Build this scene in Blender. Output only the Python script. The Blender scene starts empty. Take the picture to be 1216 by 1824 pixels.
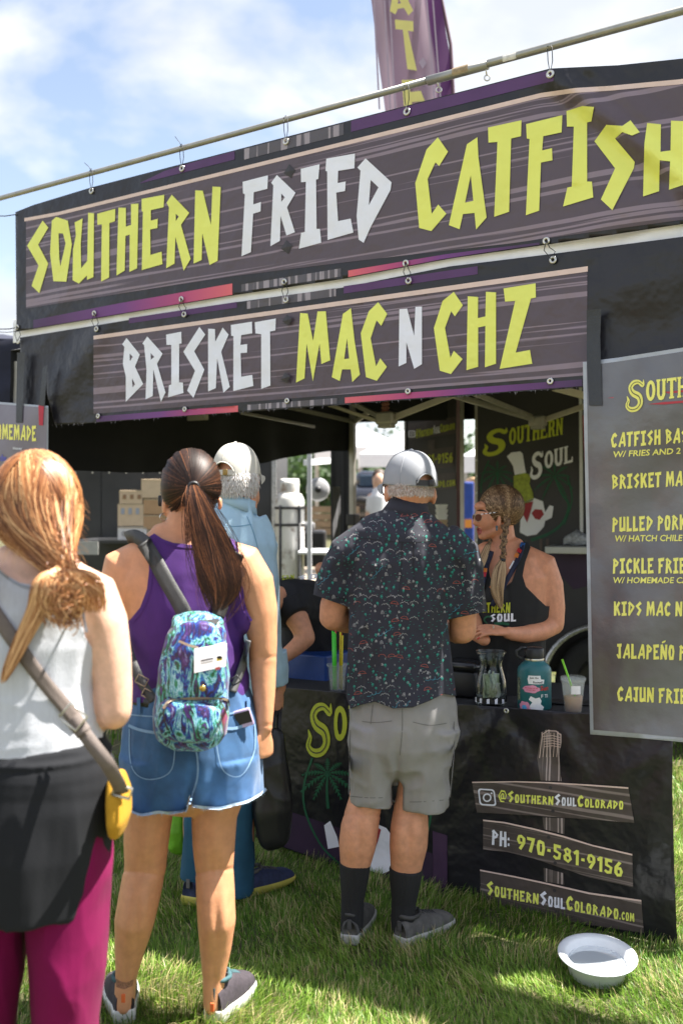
import bpy, bmesh, math, random
import numpy as np
from mathutils import Vector, Matrix
from mathutils.bvhtree import BVHTree
from mathutils.geometry import tessellate_polygon

rnd = random.Random(7)
R = math.radians
scene = bpy.context.scene
COL = scene.collection
F = 1773.0          # focal length in photo pixels (35 mm on a 36 mm tall frame of 1824 px)
EYE = 1.55

# ---------------------------------------------------------------- camera
cam_d = bpy.data.cameras.new('camera')
cam = bpy.data.objects.new('camera', cam_d)
COL.objects.link(cam)
cam.location = (0, 0, EYE)
cam.rotation_euler = (R(90), 0, 0)
cam_d.sensor_fit = 'VERTICAL'
cam_d.sensor_height = 36
cam_d.sensor_width = 24
cam_d.lens = 35.0
cam_d.clip_start = 0.05
cam_d.clip_end = 3000
cam_d.dof.use_dof = True
cam_d.dof.focus_distance = 3.85
cam_d.dof.aperture_fstop = 2.2
scene.camera = cam

# ---------------------------------------------------------------- world and sun
SUN_EL, SUN_AZ = 63.0, 84.0      # azimuth from +Y towards +X: the sun stands high at the right, a little behind the stall front
world = bpy.data.worlds.new('World')
scene.world = world
world.use_nodes = True
wn, wl = world.node_tree.nodes, world.node_tree.links
wn.clear()
sky = wn.new('ShaderNodeTexSky')
sky.sky_type = 'NISHITA'
sky.sun_disc = False
sky.sun_elevation = R(SUN_EL)
sky.sun_rotation = R(SUN_AZ)
sky.air_density = 1.0
sky.dust_density = 0.6
sky.ozone_density = 1.5
geo = wn.new('ShaderNodeNewGeometry')
mp = wn.new('ShaderNodeMapping'); mp.inputs['Scale'].default_value = (1.0, 1.0, 2.0)
mp.inputs['Location'].default_value = (2.3, 0.45, 0.2)
tc = wn.new('ShaderNodeTexCoord')
wl.new(tc.outputs['Generated'], mp.inputs['Vector'])
n1 = wn.new('ShaderNodeTexNoise'); n1.inputs['Scale'].default_value = 2.7; n1.inputs['Detail'].default_value = 9
n1.inputs['Roughness'].default_value = 0.52; n1.inputs['Distortion'].default_value = 0.25
wl.new(mp.outputs['Vector'], n1.inputs['Vector'])
cr = wn.new('ShaderNodeValToRGB')
cr.color_ramp.elements[0].position = 0.45; cr.color_ramp.elements[0].color = (0.04, 0.04, 0.04, 1)
cr.color_ramp.elements[1].position = 0.545; cr.color_ramp.elements[1].color = (1, 1, 1, 1)
wl.new(n1.outputs['Fac'], cr.inputs['Fac'])
n2 = wn.new('ShaderNodeTexNoise'); n2.inputs['Scale'].default_value = 4.0; n2.inputs['Detail'].default_value = 5
wl.new(mp.outputs['Vector'], n2.inputs['Vector'])
cc = wn.new('ShaderNodeValToRGB')
cc.color_ramp.elements[0].position = 0.35; cc.color_ramp.elements[0].color = (3.3, 3.5, 3.9, 1)
cc.color_ramp.elements[1].position = 0.62; cc.color_ramp.elements[1].color = (4.7, 4.75, 4.9, 1)
wl.new(n2.outputs['Fac'], cc.inputs['Fac'])
mixs = wn.new('ShaderNodeMix'); mixs.data_type = 'RGBA'
skg = wn.new('ShaderNodeMix'); skg.data_type = 'RGBA'; skg.blend_type = 'MULTIPLY'; skg.inputs[0].default_value = 1
skg.inputs[7].default_value = (1.25, 1.06, 0.92, 1)
wl.new(sky.outputs['Color'], skg.inputs[6])
wl.new(cr.outputs['Color'], mixs.inputs[0])
wl.new(skg.outputs[2], mixs.inputs[6])
wl.new(cc.outputs['Color'], mixs.inputs[7])
bg = wn.new('ShaderNodeBackground'); bg.inputs['Strength'].default_value = 0.066
wl.new(mixs.outputs[2], bg.inputs['Color'])
wo = wn.new('ShaderNodeOutputWorld')
wl.new(bg.outputs['Background'], wo.inputs['Surface'])

sun_d = bpy.data.lights.new('sun', 'SUN')
sun_d.energy = 4.5
sun_d.angle = R(0.53)
sun_d.color = (1.0, 0.95, 0.87)
sun = bpy.data.objects.new('sun', sun_d)
COL.objects.link(sun)
_el, _az = R(SUN_EL), R(SUN_AZ)
sdir = Vector((math.sin(_az) * math.cos(_el), math.cos(_az) * math.cos(_el), math.sin(_el)))
sun.rotation_euler = sdir.to_track_quat('Z', 'Y').to_euler()
sun.location = (0, 0, 20)

vs = scene.view_settings
scene.display_settings.display_device = 'sRGB'
vs.view_transform = 'Standard'
vs.look = 'None'
vs.exposure = 2.03
vs.gamma = 1.0
vs.use_curve_mapping = False
scene.render.engine = 'CYCLES'
scene.cycles.use_denoising = True
scene.cycles.max_bounces = 8
scene.cycles.transparent_max_bounces = 12
scene.cycles.transmission_bounces = 8

# ---------------------------------------------------------------- mapping helpers
def W(px, py, Y):
    return Vector(((px - 608) * Y / F, Y, EYE - (py - 912) * Y / F))

class Plane:
    """A vertical plane through two plan points; at() gives the point seen at a photo pixel, off metres towards the camera."""
    def __init__(s, a, b):
        s.p = Vector((a[0], a[1], 0)); d = Vector((b[0] - a[0], b[1] - a[1], 0)); s.len = d.length; s.u = d.normalized()
        s.m = Vector((s.u.y, -s.u.x, 0))
        if s.m.dot(Vector((0, 0, 0)) - s.p) < 0: s.m = -s.m
    def at(s, px, py, off=0.0):
        d = Vector(((px - 608) / F, 1.0, (912 - py) / F))
        t = (off + s.p.dot(s.m)) / d.dot(s.m)
        return Vector((0, 0, EYE)) + d * t
    def pt(s, u, z, off=0.0):
        q = s.p + s.u * u + s.m * off
        return Vector((q.x, q.y, z))

FAC = Plane((-1.809, 5.53), (0.9436, 3.70))       # the stall's front
NIN = -FAC.m                                        # into the stall
UU = FAC.u

# value noise -----------------------------------------------------
_tab = np.random.RandomState(3).rand(4096)
def vnoise(p, seed=0):
    p = np.asarray(p, float); i = np.floor(p).astype(np.int64); f = p - i; f = f * f * (3 - 2 * f)
    def h(a, b, c): return _tab[(a * 73856093 ^ b * 19349663 ^ c * 83492791 ^ (seed * 7919 + 13)) & 4095]
    x, y, z = i[..., 0], i[..., 1], i[..., 2]; u, v, w = f[..., 0], f[..., 1], f[..., 2]
    def l(a, b, t): return a + (b - a) * t
    return l(l(l(h(x, y, z), h(x + 1, y, z), u), l(h(x, y + 1, z), h(x + 1, y + 1, z), u), v),
             l(l(h(x, y, z + 1), h(x + 1, y, z + 1), u), l(h(x, y + 1, z + 1), h(x + 1, y + 1, z + 1), u), v), w)
def fbm(p, seed=0, o=3):
    s = 0; a = 0.5; p = np.asarray(p, float)
    for k in range(o):
        s = s + a * vnoise(p, seed + k); a *= 0.5; p = p * 2.03
    return s
def ridged(p, seed=0, o=2):
    s = 0; a = 0.6; p = np.asarray(p, float)
    for k in range(o):
        s = s + a * (1 - np.abs(2 * vnoise(p, seed + k) - 1)) ** 2; a *= 0.45; p = p * 1.9
    return s

# ---------------------------------------------------------------- materials
def nd(nt, t, **kw):
    n = nt.nodes.new(t)
    for k, v in kw.items(): n.inputs[k.replace('_', ' ')].default_value = v
    return n
_mats = {}
def M(name, col, rough=0.6, var=0.12, scale=18.0, bump=0.15, bscale=120.0, metal=0.0, stretch=(1, 1, 1), bdist=0.002, sheen=0.0,
      trans=0.0, ior=1.45, alpha=1.0, sss=0.0, col2=None, coat=0.0, spec=None, detail=4, band=None, emit=0.0):
    if name in _mats: return _mats[name]
    m = bpy.data.materials.new(name); m.use_nodes = True; nt = m.node_tree
    b = nt.nodes['Principled BSDF']
    b.inputs['Roughness'].default_value = rough; b.inputs['Metallic'].default_value = metal
    c = (*col, 1.0)
    if col2 is None: c2 = tuple(min(1, x * (1 + var)) for x in col) + (1.0,); c1 = tuple(x * (1 - var) for x in col) + (1.0,)
    else: c1 = c; c2 = (*col2, 1.0)
    t = nd(nt, 'ShaderNodeTexCoord'); mapn = nd(nt, 'ShaderNodeMapping'); mapn.inputs['Scale'].default_value = stretch
    nt.links.new(t.outputs['Object'], mapn.inputs['Vector'])
    if var > 0 or col2 is not None:
        n = nd(nt, 'ShaderNodeTexNoise', Scale=scale, Detail=detail, Roughness=0.6)
        nt.links.new(mapn.outputs['Vector'], n.inputs['Vector'])
        r = nd(nt, 'ShaderNodeValToRGB')
        lo, hi = band or (0.3, 0.7)
        r.color_ramp.elements[0].position = lo; r.color_ramp.elements[1].position = hi
        r.color_ramp.elements[0].color = c1; r.color_ramp.elements[1].color = c2
        nt.links.new(n.outputs['Fac'], r.inputs['Fac']); nt.links.new(r.outputs['Color'], b.inputs['Base Color'])
    else: b.inputs['Base Color'].default_value = c
    if bump > 0:
        n = nd(nt, 'ShaderNodeTexNoise', Scale=bscale, Detail=3.0)
        nt.links.new(mapn.outputs['Vector'], n.inputs['Vector'])
        bp = nd(nt, 'ShaderNodeBump', Strength=bump, Distance=bdist)
        nt.links.new(n.outputs['Fac'], bp.inputs['Height']); nt.links.new(bp.outputs['Normal'], b.inputs['Normal'])
    if sheen: b.inputs['Sheen Weight'].default_value = sheen; b.inputs['Sheen Roughness'].default_value = 0.5
    if trans: b.inputs['Transmission Weight'].default_value = trans; b.inputs['IOR'].default_value = ior
    if alpha < 1: b.inputs['Alpha'].default_value = alpha
    if sss: b.inputs['Subsurface Weight'].default_value = sss; b.inputs['Subsurface Radius'].default_value = (0.012, 0.005, 0.003); b.inputs['Subsurface Scale'].default_value = 1.0
    if coat: b.inputs['Coat Weight'].default_value = coat; b.inputs['Coat Roughness'].default_value = 0.25
    if spec is not None: b.inputs['Specular IOR Level'].default_value = spec
    _mats[name] = m
    return m

def attr_mat(name, stops, attr='tint', rough=0.5, sheen=0.0, trans=0.0, spec=0.5, aniso=0.0):
    """Colour from a per-vertex tint 0..1 (per-piece colour of grass blades, hair locks)."""
    m = bpy.data.materials.new(name); m.use_nodes = True; nt = m.node_tree; b = nt.nodes['Principled BSDF']
    a = nt.nodes.new('ShaderNodeAttribute'); a.attribute_name = attr
    r = nt.nodes.new('ShaderNodeValToRGB'); e = r.color_ramp.elements
    while len(e) < len(stops): e.new(0.5)
    for k, (p, c) in enumerate(stops): e[k].position = p; e[k].color = (*c, 1)
    nt.links.new(a.outputs['Fac'], r.inputs['Fac']); nt.links.new(r.outputs['Color'], b.inputs['Base Color'])
    b.inputs['Roughness'].default_value = rough; b.inputs['Specular IOR Level'].default_value = spec
    b.inputs['Sheen Weight'].default_value = sheen; b.inputs['Anisotropic'].default_value = aniso
    if trans:
        tr = nt.nodes.new('ShaderNodeBsdfTranslucent'); nt.links.new(r.outputs['Color'], tr.inputs['Color'])
        mx = nt.nodes.new('ShaderNodeMixShader'); mx.inputs[0].default_value = trans
        o = nt.nodes['Material Output']
        nt.links.new(b.outputs[0], mx.inputs[1]); nt.links.new(tr.outputs[0], mx.inputs[2]); nt.links.new(mx.outputs[0], o.inputs[0])
    return m

# ---------------------------------------------------------------- objects
def thing(name, label, cat, loc, group=None):
    o = bpy.data.objects.new(name, None); COL.objects.link(o); o.location = loc
    o.empty_display_size = 0.1
    o['label'] = label; o['category'] = cat
    if group: o['group'] = group
    return o
def tag(o, label, cat, group=None):
    o['label'] = label; o['category'] = cat
    if group: o['group'] = group
    return o
def origin_of(p):
    v = Vector((0, 0, 0))
    while p is not None: v = v + p.location; p = p.parent
    return v
def obj(name, verts, faces, mat, parent=None, smooth=True, kind=None, label=None, tint=None, uv=None, midx=None):
    me = bpy.data.meshes.new(name)
    off = origin_of(parent)
    v = np.asarray([tuple(x) for x in verts] if not isinstance(verts, np.ndarray) else verts, float) - np.array(off)
    me.from_pydata(v.tolist(), [], faces if isinstance(faces, list) else faces.tolist())
    mats = mat if isinstance(mat, (list, tuple)) else [mat]
    for mm in mats: me.materials.append(mm)
    if midx is not None: me.polygons.foreach_set('material_index', np.asarray(midx, np.int32))
    if smooth: me.polygons.foreach_set('use_smooth', [True] * len(me.polygons))
    if tint is not None:
        at = me.attributes.new('tint', 'FLOAT', 'POINT'); at.data.foreach_set('value', np.asarray(tint, np.float32))
    if uv is not None:
        ul = me.uv_layers.new(name='UVMap'); li = np.zeros(len(me.loops), np.int32); me.loops.foreach_get('vertex_index', li)
        ul.data.foreach_set('uv', np.asarray(uv, np.float32)[li].ravel())
    me.update()
    o = bpy.data.objects.new(name, me); COL.objects.link(o)
    if parent is not None: o.parent = parent
    if kind: o['kind'] = kind
    if label: o['label'] = label
    return o

class G:
    """Collects shapes into one mesh."""
    def __init__(s): s.v = []; s.f = []; s.m = []
    def add(s, v, f, mi=0):
        k = len(s.v); s.v += [Vector(x) for x in v]; s.f += [[i + k for i in q] for q in f]; s.m += [mi] * len(f); return s
    def box(s, c, d, rz=0.0, mi=0, bev=0.0, rot=None):
        bm = bmesh.new(); bmesh.ops.create_cube(bm, size=1)
        for v in bm.verts: v.co = Vector((v.co.x * d[0], v.co.y * d[1], v.co.z * d[2]))
        if bev: bmesh.ops.bevel(bm, geom=bm.edges[:], offset=bev, segments=2, affect='EDGES', profile=0.5)
        mt = Matrix.Translation(c) @ (rot.to_4x4() if rot is not None else Matrix.Rotation(rz, 4, 'Z'))
        bm.verts.index_update()
        s.add([mt @ v.co for v in bm.verts], [[v.index for v in f.verts] for f in bm.faces], mi); bm.free(); return s
    def bar(s, a, b, w, h=None, mi=0, up=Vector((0, 0, 1)), bev=0.0):
        a, b = Vector(a), Vector(b); h = h or w; t = (b - a).normalized()
        if abs(t.dot(up)) > 0.98: up = Vector((0, 1, 0))
        x = t.cross(up).normalized(); y = x.cross(t)
        rot = Matrix((x, t, y)).transposed()
        return s.box((a + b) / 2, (w, (b - a).length, h), rot=rot, mi=mi, bev=bev)
    def tube(s, pts, r, n=10, mi=0, caps=True):
        v, f = loft([(p, (r[i] if isinstance(r, (list, tuple)) else r)) for i, p in enumerate(pts)], n=n, flat=True)
        return s.add(v, f, mi)
    def lathe(s, c, prof, n=32, mi=0, axis=None):
        rings = []; v = []
        for (r_, z) in prof:
            for k in range(n):
                a = 2 * math.pi * k / n; p = Vector((r_ * math.cos(a), r_ * math.sin(a), z))
                if axis is not None: p = axis @ p
                v.append(Vector(c) + p)
        f = []
        for j in range(len(prof) - 1):
            for k in range(n): f.append([j * n + k, j * n + (k + 1) % n, (j + 1) * n + (k + 1) % n, (j + 1) * n + k])
        return s.add(v, f, mi)
    def build(s, name, mat, parent=None, smooth=False, **kw):
        return obj(name, s.v, s.f, mat, parent, smooth=smooth, midx=s.m if isinstance(mat, (list, tuple)) else None, **kw)

def loft(chain, n=16, ref=None, flat=False, power=2.0):
    """chain: [(point, ra[, rb[, ref]])]; a tube of (super)elliptic sections with rounded or flat ends."""
    pts = [Vector(c[0]) for c in chain]; v = []; f = []
    rings = []
    N = len(pts)
    for i in range(N):
        t = (pts[min(i + 1, N - 1)] - pts[max(i - 1, 0)]).normalized()
        ra = chain[i][1]; rb = chain[i][2] if len(chain[i]) > 2 and chain[i][2] is not None else ra
        rf = Vector(chain[i][3]) if len(chain[i]) > 3 else (Vector(ref) if ref is not None else Vector((0, 1, 0)))
        if abs(t.dot(rf.normalized())) > 0.93: rf = Vector((0, 0, 1))
        a = t.cross(rf).normalized(); b = a.cross(t).normalized()
        rings.append((pts[i], a, b, ra, rb, t))
    allr = []
    if not flat:
        p, a, b, ra, rb, t = rings[0]; m = min(ra, rb)
        allr += [(p - t * m * 0.85, a, b, ra * 0.45, rb * 0.45), (p - t * m * 0.5, a, b, ra * 0.84, rb * 0.84)]
    allr += [(p, a, b, ra, rb) for p, a, b, ra, rb, t in rings]
    if not flat:
        p, a, b, ra, rb, t = rings[-1]; m = min(ra, rb)
        allr += [(p + t * m * 0.5, a, b, ra * 0.84, rb * 0.84), (p + t * m * 0.85, a, b, ra * 0.45, rb * 0.45)]
    for p, a, b, ra, rb in allr:
        for k in range(n):
            th = 2 * math.pi * k / n; c, s_ = math.cos(th), math.sin(th)
            c = math.copysign(abs(c) ** (2 / power), c); s_ = math.copysign(abs(s_) ** (2 / power), s_)
            v.append(p + a * (ra * c) + b * (rb * s_))
    K = len(allr)
    for j in range(K - 1):
        for k in range(n): f.append([j * n + k, j * n + (k + 1) % n, (j + 1) * n + (k + 1) % n, (j + 1) * n + k])
    f.append(list(range(n))[::-1]); f.append([(K - 1) * n + k for k in range(n)])
    return v, f

def catmull(pts, k=4):
    pts = [np.array(tuple(p), float) for p in pts]; out = []
    for i in range(len(pts) - 1):
        p0 = pts[max(i - 1, 0)]; p1 = pts[i]; p2 = pts[i + 1]; p3 = pts[min(i + 2, len(pts) - 1)]
        for j in range(k):
            t = j / k
            out.append(0.5 * ((2 * p1) + (-p0 + p2) * t + (2 * p0 - 5 * p1 + 4 * p2 - p3) * t * t + (-p0 + 3 * p1 - 3 * p2 + p3) * t ** 3))
    out.append(pts[-1]); return out

def mesh_eval(g, mods):
    """Joins the shapes of g, runs modifiers and returns numpy verts, faces list, normals."""
    me = bpy.data.meshes.new('tmp'); me.from_pydata([tuple(x) for x in g.v], [], g.f); me.update()
    bm = bmesh.new(); bm.from_mesh(me); bmesh.ops.recalc_face_normals(bm, faces=bm.faces); bm.to_mesh(me); bm.free()
    o = bpy.data.objects.new('tmp', me); COL.objects.link(o)
    for fn in mods: fn(o)
    bpy.context.view_layer.update()
    ev = o.evaluated_get(bpy.context.evaluated_depsgraph_get()); m2 = ev.to_mesh()
    n = len(m2.vertices); v = np.zeros(n * 3); m2.vertices.foreach_get('co', v); nn = np.zeros(n * 3); m2.vertices.foreach_get('normal', nn)
    f = [list(p.vertices) for p in m2.polygons]
    ev.to_mesh_clear(); bpy.data.objects.remove(o); bpy.data.meshes.remove(me)
    return v.reshape(-1, 3), f, nn.reshape(-1, 3)
def remesh(vox, sm=6, fac=0.6):
    def fn(o):
        m = o.modifiers.new('r', 'REMESH'); m.mode = 'VOXEL'; m.voxel_size = vox; m.adaptivity = 0
        if sm:
            s = o.modifiers.new('s', 'SMOOTH'); s.factor = fac; s.iterations = sm
    return fn
def fuse(g, vox=0.007, sm=6, folds=None):
    v, f, n = mesh_eval(g, [remesh(vox, sm)])
    if folds is not None: v = v + n * folds(v, n)[:, None]
    return v, f
def cut(v, f, polys_v, polys_f, op='INTERSECT'):
    """Boolean of a surface with a prism (both closed)."""
    def mk(v_, f_):
        me = bpy.data.meshes.new('c'); me.from_pydata([tuple(x) for x in v_], [], f_); me.update()
        bm = bmesh.new(); bm.from_mesh(me); bmesh.ops.recalc_face_normals(bm, faces=bm.faces); bm.to_mesh(me); bm.free()
        o = bpy.data.objects.new('c', me); COL.objects.link(o); return o
    a, b = mk(v, f), mk(polys_v, polys_f)
    m = a.modifiers.new('b', 'BOOLEAN'); m.operation = op; m.object = b; m.solver = 'EXACT'
    bpy.context.view_layer.update()
    ev = a.evaluated_get(bpy.context.evaluated_depsgraph_get()); m2 = ev.to_mesh()
    n = len(m2.vertices); vv = np.zeros(n * 3); m2.vertices.foreach_get('co', vv); ff = [list(p.vertices) for p in m2.polygons]
    ev.to_mesh_clear()
    for o in (a, b): me = o.data; bpy.data.objects.remove(o); bpy.data.meshes.remove(me)
    return vv.reshape(-1, 3), ff
def prism(pxs, Y0, Y1, step=3):
    """A closed prism through a photo-pixel outline between two depths."""
    pts = [W(x, y, Y0) for x, y in pxs]; pts2 = [W(x, y, Y1) for x, y in pxs]; n = len(pxs)
    return pts + pts2, [list(range(n)), [n + k for k in range(n)][::-1]] + [[k, n + k, n + (k + 1) % n, (k + 1) % n] for k in range(n)]

# flat print ---------------------------------------------------------
def area2(p): return sum(p[i][0] * p[(i + 1) % len(p)][1] - p[(i + 1) % len(p)][0] * p[i][1] for i in range(len(p)))
def flat_tris(outer, holes=(), cell=None):
    """Triangles of a 2D polygon with holes, cut by a grid so that it can follow folds."""
    o = [Vector((x, y, 0)) for x, y in outer]; hs = [[Vector((x, y, 0)) for x, y in h] for h in holes]
    if area2(outer) < 0: o.reverse()
    hs = [h[::-1] if area2([(p.x, p.y) for p in h]) > 0 else h for h in hs]
    tri = tessellate_polygon([o] + hs); allp = o + [p for h in hs for p in h]
    bm = bmesh.new(); vv = [bm.verts.new(p) for p in allp]
    for t in tri:
        try: bm.faces.new([vv[i] for i in t])
        except ValueError: pass
    if cell:
        xs = [p.x for p in allp]; ys = [p.y for p in allp]
        for ax, lo, hi in ((0, min(xs), max(xs)), (1, min(ys), max(ys))):
            k = math.floor(lo / cell) + 1
            while (k + .0463) * cell < hi:
                co = Vector((0, 0, 0)); no = Vector((0, 0, 0)); co[ax] = (k + .0463) * cell; no[ax] = 1
                bmesh.ops.bisect_plane(bm, geom=bm.verts[:] + bm.edges[:] + bm.faces[:], plane_co=co, plane_no=no); k += 1
    bm.verts.index_update()
    v = [(p.co.x, p.co.y) for p in bm.verts]; f = [[q.index for q in fc.verts] for fc in bm.faces]; bm.free()
    return v, f
# ---------------------------------------------------------------- angular hand-cut lettering, unit boxes (y up)
GL = {
 'A': (.72, [(.42,1),(.62,.97),(.72,.1),(.56,0),(.5,.24),(.27,.24),(.2,0),(0,.06)], [[(.42,.68),(.48,.4),(.32,.4)]]),
 'B': (.66, [(.22,1),(.64,.74),(.5,.54),(.66,.28),(.1,0),(.12,.5),(.04,.92)], [[(.26,.8),(.42,.71),(.27,.62)], [(.28,.44),(.43,.3),(.27,.2)]]),
 'C': (.62, [(.4,1),(.62,.8),(.48,.66),(.34,.74),(.22,.52),(.32,.22),(.46,.32),(.6,.18),(.38,0),(.12,.06),(0,.55),(.18,.88)], []),
 'D': (.66, [(.2,1),(.66,.66),(.6,.5),(.16,0),(.04,.06),(.1,.78),(.02,.88)], [[(.26,.76),(.44,.6),(.24,.34)]]),
 'E': (.58, [(0,.97),(.56,1),(.54,.8),(.22,.78),(.22,.6),(.42,.62),(.42,.44),(.22,.43),(.22,.2),(.54,.24),(.58,.04),(.02,0),(.04,.78),(0,.78)], []),
 'F': (.58, [(0,.95),(.58,1),(.56,.79),(.25,.76),(.25,.58),(.42,.6),(.42,.43),(.25,.41),(.24,.04),(.02,0),(.05,.76),(0,.76)], []),
 'G': (.66, [(.4,1),(.62,.82),(.5,.66),(.34,.76),(.22,.52),(.3,.2),(.44,.22),(.44,.36),(.34,.36),(.34,.52),(.64,.54),(.6,.06),(.38,0),(.12,.06),(0,.55),(.18,.88)], []),
 'H': (.62, [(.04,.97),(.24,1),(.24,.62),(.4,.62),(.4,.98),(.6,1),(.62,.02),(.4,0),(.4,.44),(.23,.42),(.22,.03),(0,0)], []),
 'I': (.5, [(0,.96),(.5,1),(.48,.8),(.36,.79),(.36,.2),(.48,.2),(.5,.03),(0,0),(.02,.2),(.14,.2),(.14,.78),(.01,.78)], []),
 'J': (.5, [(.06,.97),(.5,1),(.48,.8),(.42,.8),(.42,.02),(.16,0),(0,.26),(.12,.32),(.2,.2),(.2,.78),(.06,.78)], []),
 'K': (.66, [(.02,1),(.22,.98),(.22,.66),(.46,1),(.64,.88),(.42,.58),(.66,.08),(.48,0),(.28,.4),(.24,.02),(.02,0)], []),
 'L': (.52, [(.02,1),(.24,.98),(.24,.2),(.5,.24),(.52,.03),(0,0)], []),
 'M': (.82, [(.08,1),(.27,1),(.42,.6),(.56,1),(.74,1),(.82,.1),(.64,0),(.58,.55),(.42,.02),(.26,.55),(.2,.04),(0,0)], []),
 'N': (.68, [(.04,.98),(.24,1),(.47,.5),(.48,.98),(.68,1),(.64,.04),(.46,0),(.22,.46),(.21,.05),(0,0)], []),
 'O': (.6, [(.1,.92),(.24,1),(.52,.93),(.6,.55),(.5,.02),(.1,0),(0,.5)], [[(.25,.74),(.37,.74),(.4,.5),(.33,.22),(.24,.24)]]),
 'P': (.6, [(.2,1),(.6,.72),(.48,.5),(.26,.42),(.24,.02),(.02,0),(.08,.8),(.02,.88)], [[(.26,.78),(.4,.68),(.27,.58)]]),
 'R': (.68, [(.22,1),(.62,.74),(.44,.5),(.68,.1),(.54,0),(.28,.4),(.25,.04),(.02,0),(.1,.8),(.02,.88)], [[(.27,.8),(.4,.7),(.28,.58)]]),
 'S': (.6, [(.42,1),(.6,.84),(.3,.66),(.58,.4),(.3,0),(.1,.12),(.32,.4),(0,.68)], []),
 'T': (.6, [(0,.96),(.6,1),(.58,.8),(.4,.79),(.38,.03),(.15,0),(.18,.78),(0,.78)], []),
 'U': (.62, [(.02,.96),(.24,1),(.22,.26),(.4,.3),(.4,1),(.6,.98),(.62,.04),(.42,.06),(.2,0),(.02,.06)], []),
 'W': (.86, [(0,1),(.2,1),(.28,.45),(.42,.9),(.56,.45),(.66,1),(.86,1),(.68,0),(.52,0),(.42,.35),(.32,0),(.16,0)], []),
 'Z': (.66, [(.02,.96),(.66,1),(.64,.8),(.3,.22),(.6,.24),(.62,.04),(0,0),(.36,.79),(.04,.76)], []),
 '0': (.6, [(.1,.92),(.24,1),(.52,.93),(.6,.55),(.5,.02),(.1,0),(0,.5)], [[(.24,.76),(.38,.76),(.4,.5),(.34,.22),(.24,.24)]]),
 '1': (.4, [(.0,.8),(.2,1),(.38,1),(.36,.02),(.16,0),(.18,.7),(.06,.66)], []),
 '5': (.6, [(.06,1),(.56,1),(.54,.8),(.26,.8),(.25,.64),(.58,.5),(.5,.08),(.2,0),(0,.14),(.1,.28),(.24,.2),(.36,.24),(.38,.42),(.06,.5)], []),
 '6': (.6, [(.3,1),(.5,.94),(.26,.62),(.46,.66),(.6,.4),(.48,.06),(.2,0),(0,.2),(.02,.6)], [[(.22,.44),(.38,.46),(.38,.24),(.24,.2)]]),
 '7': (.56, [(0,.97),(.56,1),(.5,.7),(.32,0),(.12,.06),(.32,.78),(.02,.78)], []),
 '8': (.62, [(.3,1),(.56,.88),(.5,.6),(.62,.3),(.36,0),(.06,.14),(.02,.4),(.16,.56),(.06,.82)], [[(.24,.82),(.38,.8),(.36,.64),(.25,.66)], [(.22,.42),(.4,.42),(.42,.26),(.28,.2)]]),
 '9': (.6, [(.32,1),(.58,.84),(.58,.5),(.3,0),(.12,.08),(.32,.42),(.14,.36),(0,.6),(.1,.92)], [[(.22,.8),(.38,.78),(.38,.56),(.24,.54)]]),
 '.': (.2, [(.02,.16),(.18,.18),(.18,0),(0,0)], []),
 '-': (.34, [(.06,.56),(.28,.58),(.28,.38),(.04,.38)], []),
 '@': (.84, [(.3,1),(.66,.96),(.84,.6),(.72,.24),(.46,.26),(.28,.2),(.2,.5),(.4,.76),(.58,.7),(.58,.36),(.7,.36),(.74,.6),(.62,.84),(.34,.86),(.12,.52),(.3,.12),(.6,.1),(.6,0),(.24,0),(0,.5)], [[(.32,.5),(.44,.64),(.48,.6),(.47,.37),(.36,.33)]]),
}
def glyph_tris(ch, cell=None):
    w, o, h = GL[ch]; v, f = flat_tris(o, h, cell); return w, v, f
def line_2d(text, small=1.0, gap=0.09, space=0.34):
    """[(verts, faces, index)] along x in cap-height units; lower-case letters are set as small capitals."""
    x = 0; out = []
    for i, ch in enumerate(text):
        if ch == ' ': x += space; continue
        if ch == ':':
            for dy in (.12, .48): out.append(([(x + a * .9, dy + b) for a, b in GL['.'][1]], [[0, 1, 2, 3]], i))
            x += .3; continue
        k = 1.0; c = ch
        if ch in 'ñÑ': c = 'N'
        if ch.isalpha() and ch.islower(): k = small; c = c.upper()
        w, v, f = glyph_tris(c); out.append(([(x + a * k, b * k) for a, b in v], f, i))
        if ch in 'ñÑ': out.append(([(x + .2, 1.06), (x + .5, 1.16), (x + .52, 1.28), (x + .16, 1.16)], [[0, 1, 2, 3]], i))
        x += w * k + gap
    return out, x - gap
def put_text(g, text, mapf, colour=lambda i, c: 0, **kw):
    """mapf(t, h): t 0..1 along the line, h 0..1 cap height -> world point"""
    segs, wd = line_2d(text, **kw)
    for v, f, i in segs: g.add([mapf(a / wd, b) for a, b in v], f, colour(i, text[i]))
def bfont(text):
    """Outline text of the built-in font as 2D triangles normalised to height 1."""
    cu = bpy.data.curves.new('t', 'FONT'); cu.body = text; cu.resolution_u = 2; cu.offset = .018
    o = bpy.data.objects.new('t', cu); COL.objects.link(o); bpy.context.view_layer.update()
    me = o.evaluated_get(bpy.context.evaluated_depsgraph_get()).to_mesh()
    v = [(p.co.x, p.co.y) for p in me.vertices]; f = [list(p.vertices) for p in me.polygons]
    o.evaluated_get(bpy.context.evaluated_depsgraph_get()).to_mesh_clear(); bpy.data.objects.remove(o); bpy.data.curves.remove(cu)
    x0 = min(a for a, b in v); x1 = max(a for a, b in v); y0 = min(b for a, b in v); y1 = max(b for a, b in v)
    return [((a - x0) / (x1 - x0), (b - y0) / (y1 - y0)) for a, b in v], f
def put_bfont(g, text, mapf, mi=0, bold=0.0):
    v, f = bfont(text); g.add([mapf(a, b) for a, b in v], f, mi)
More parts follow.
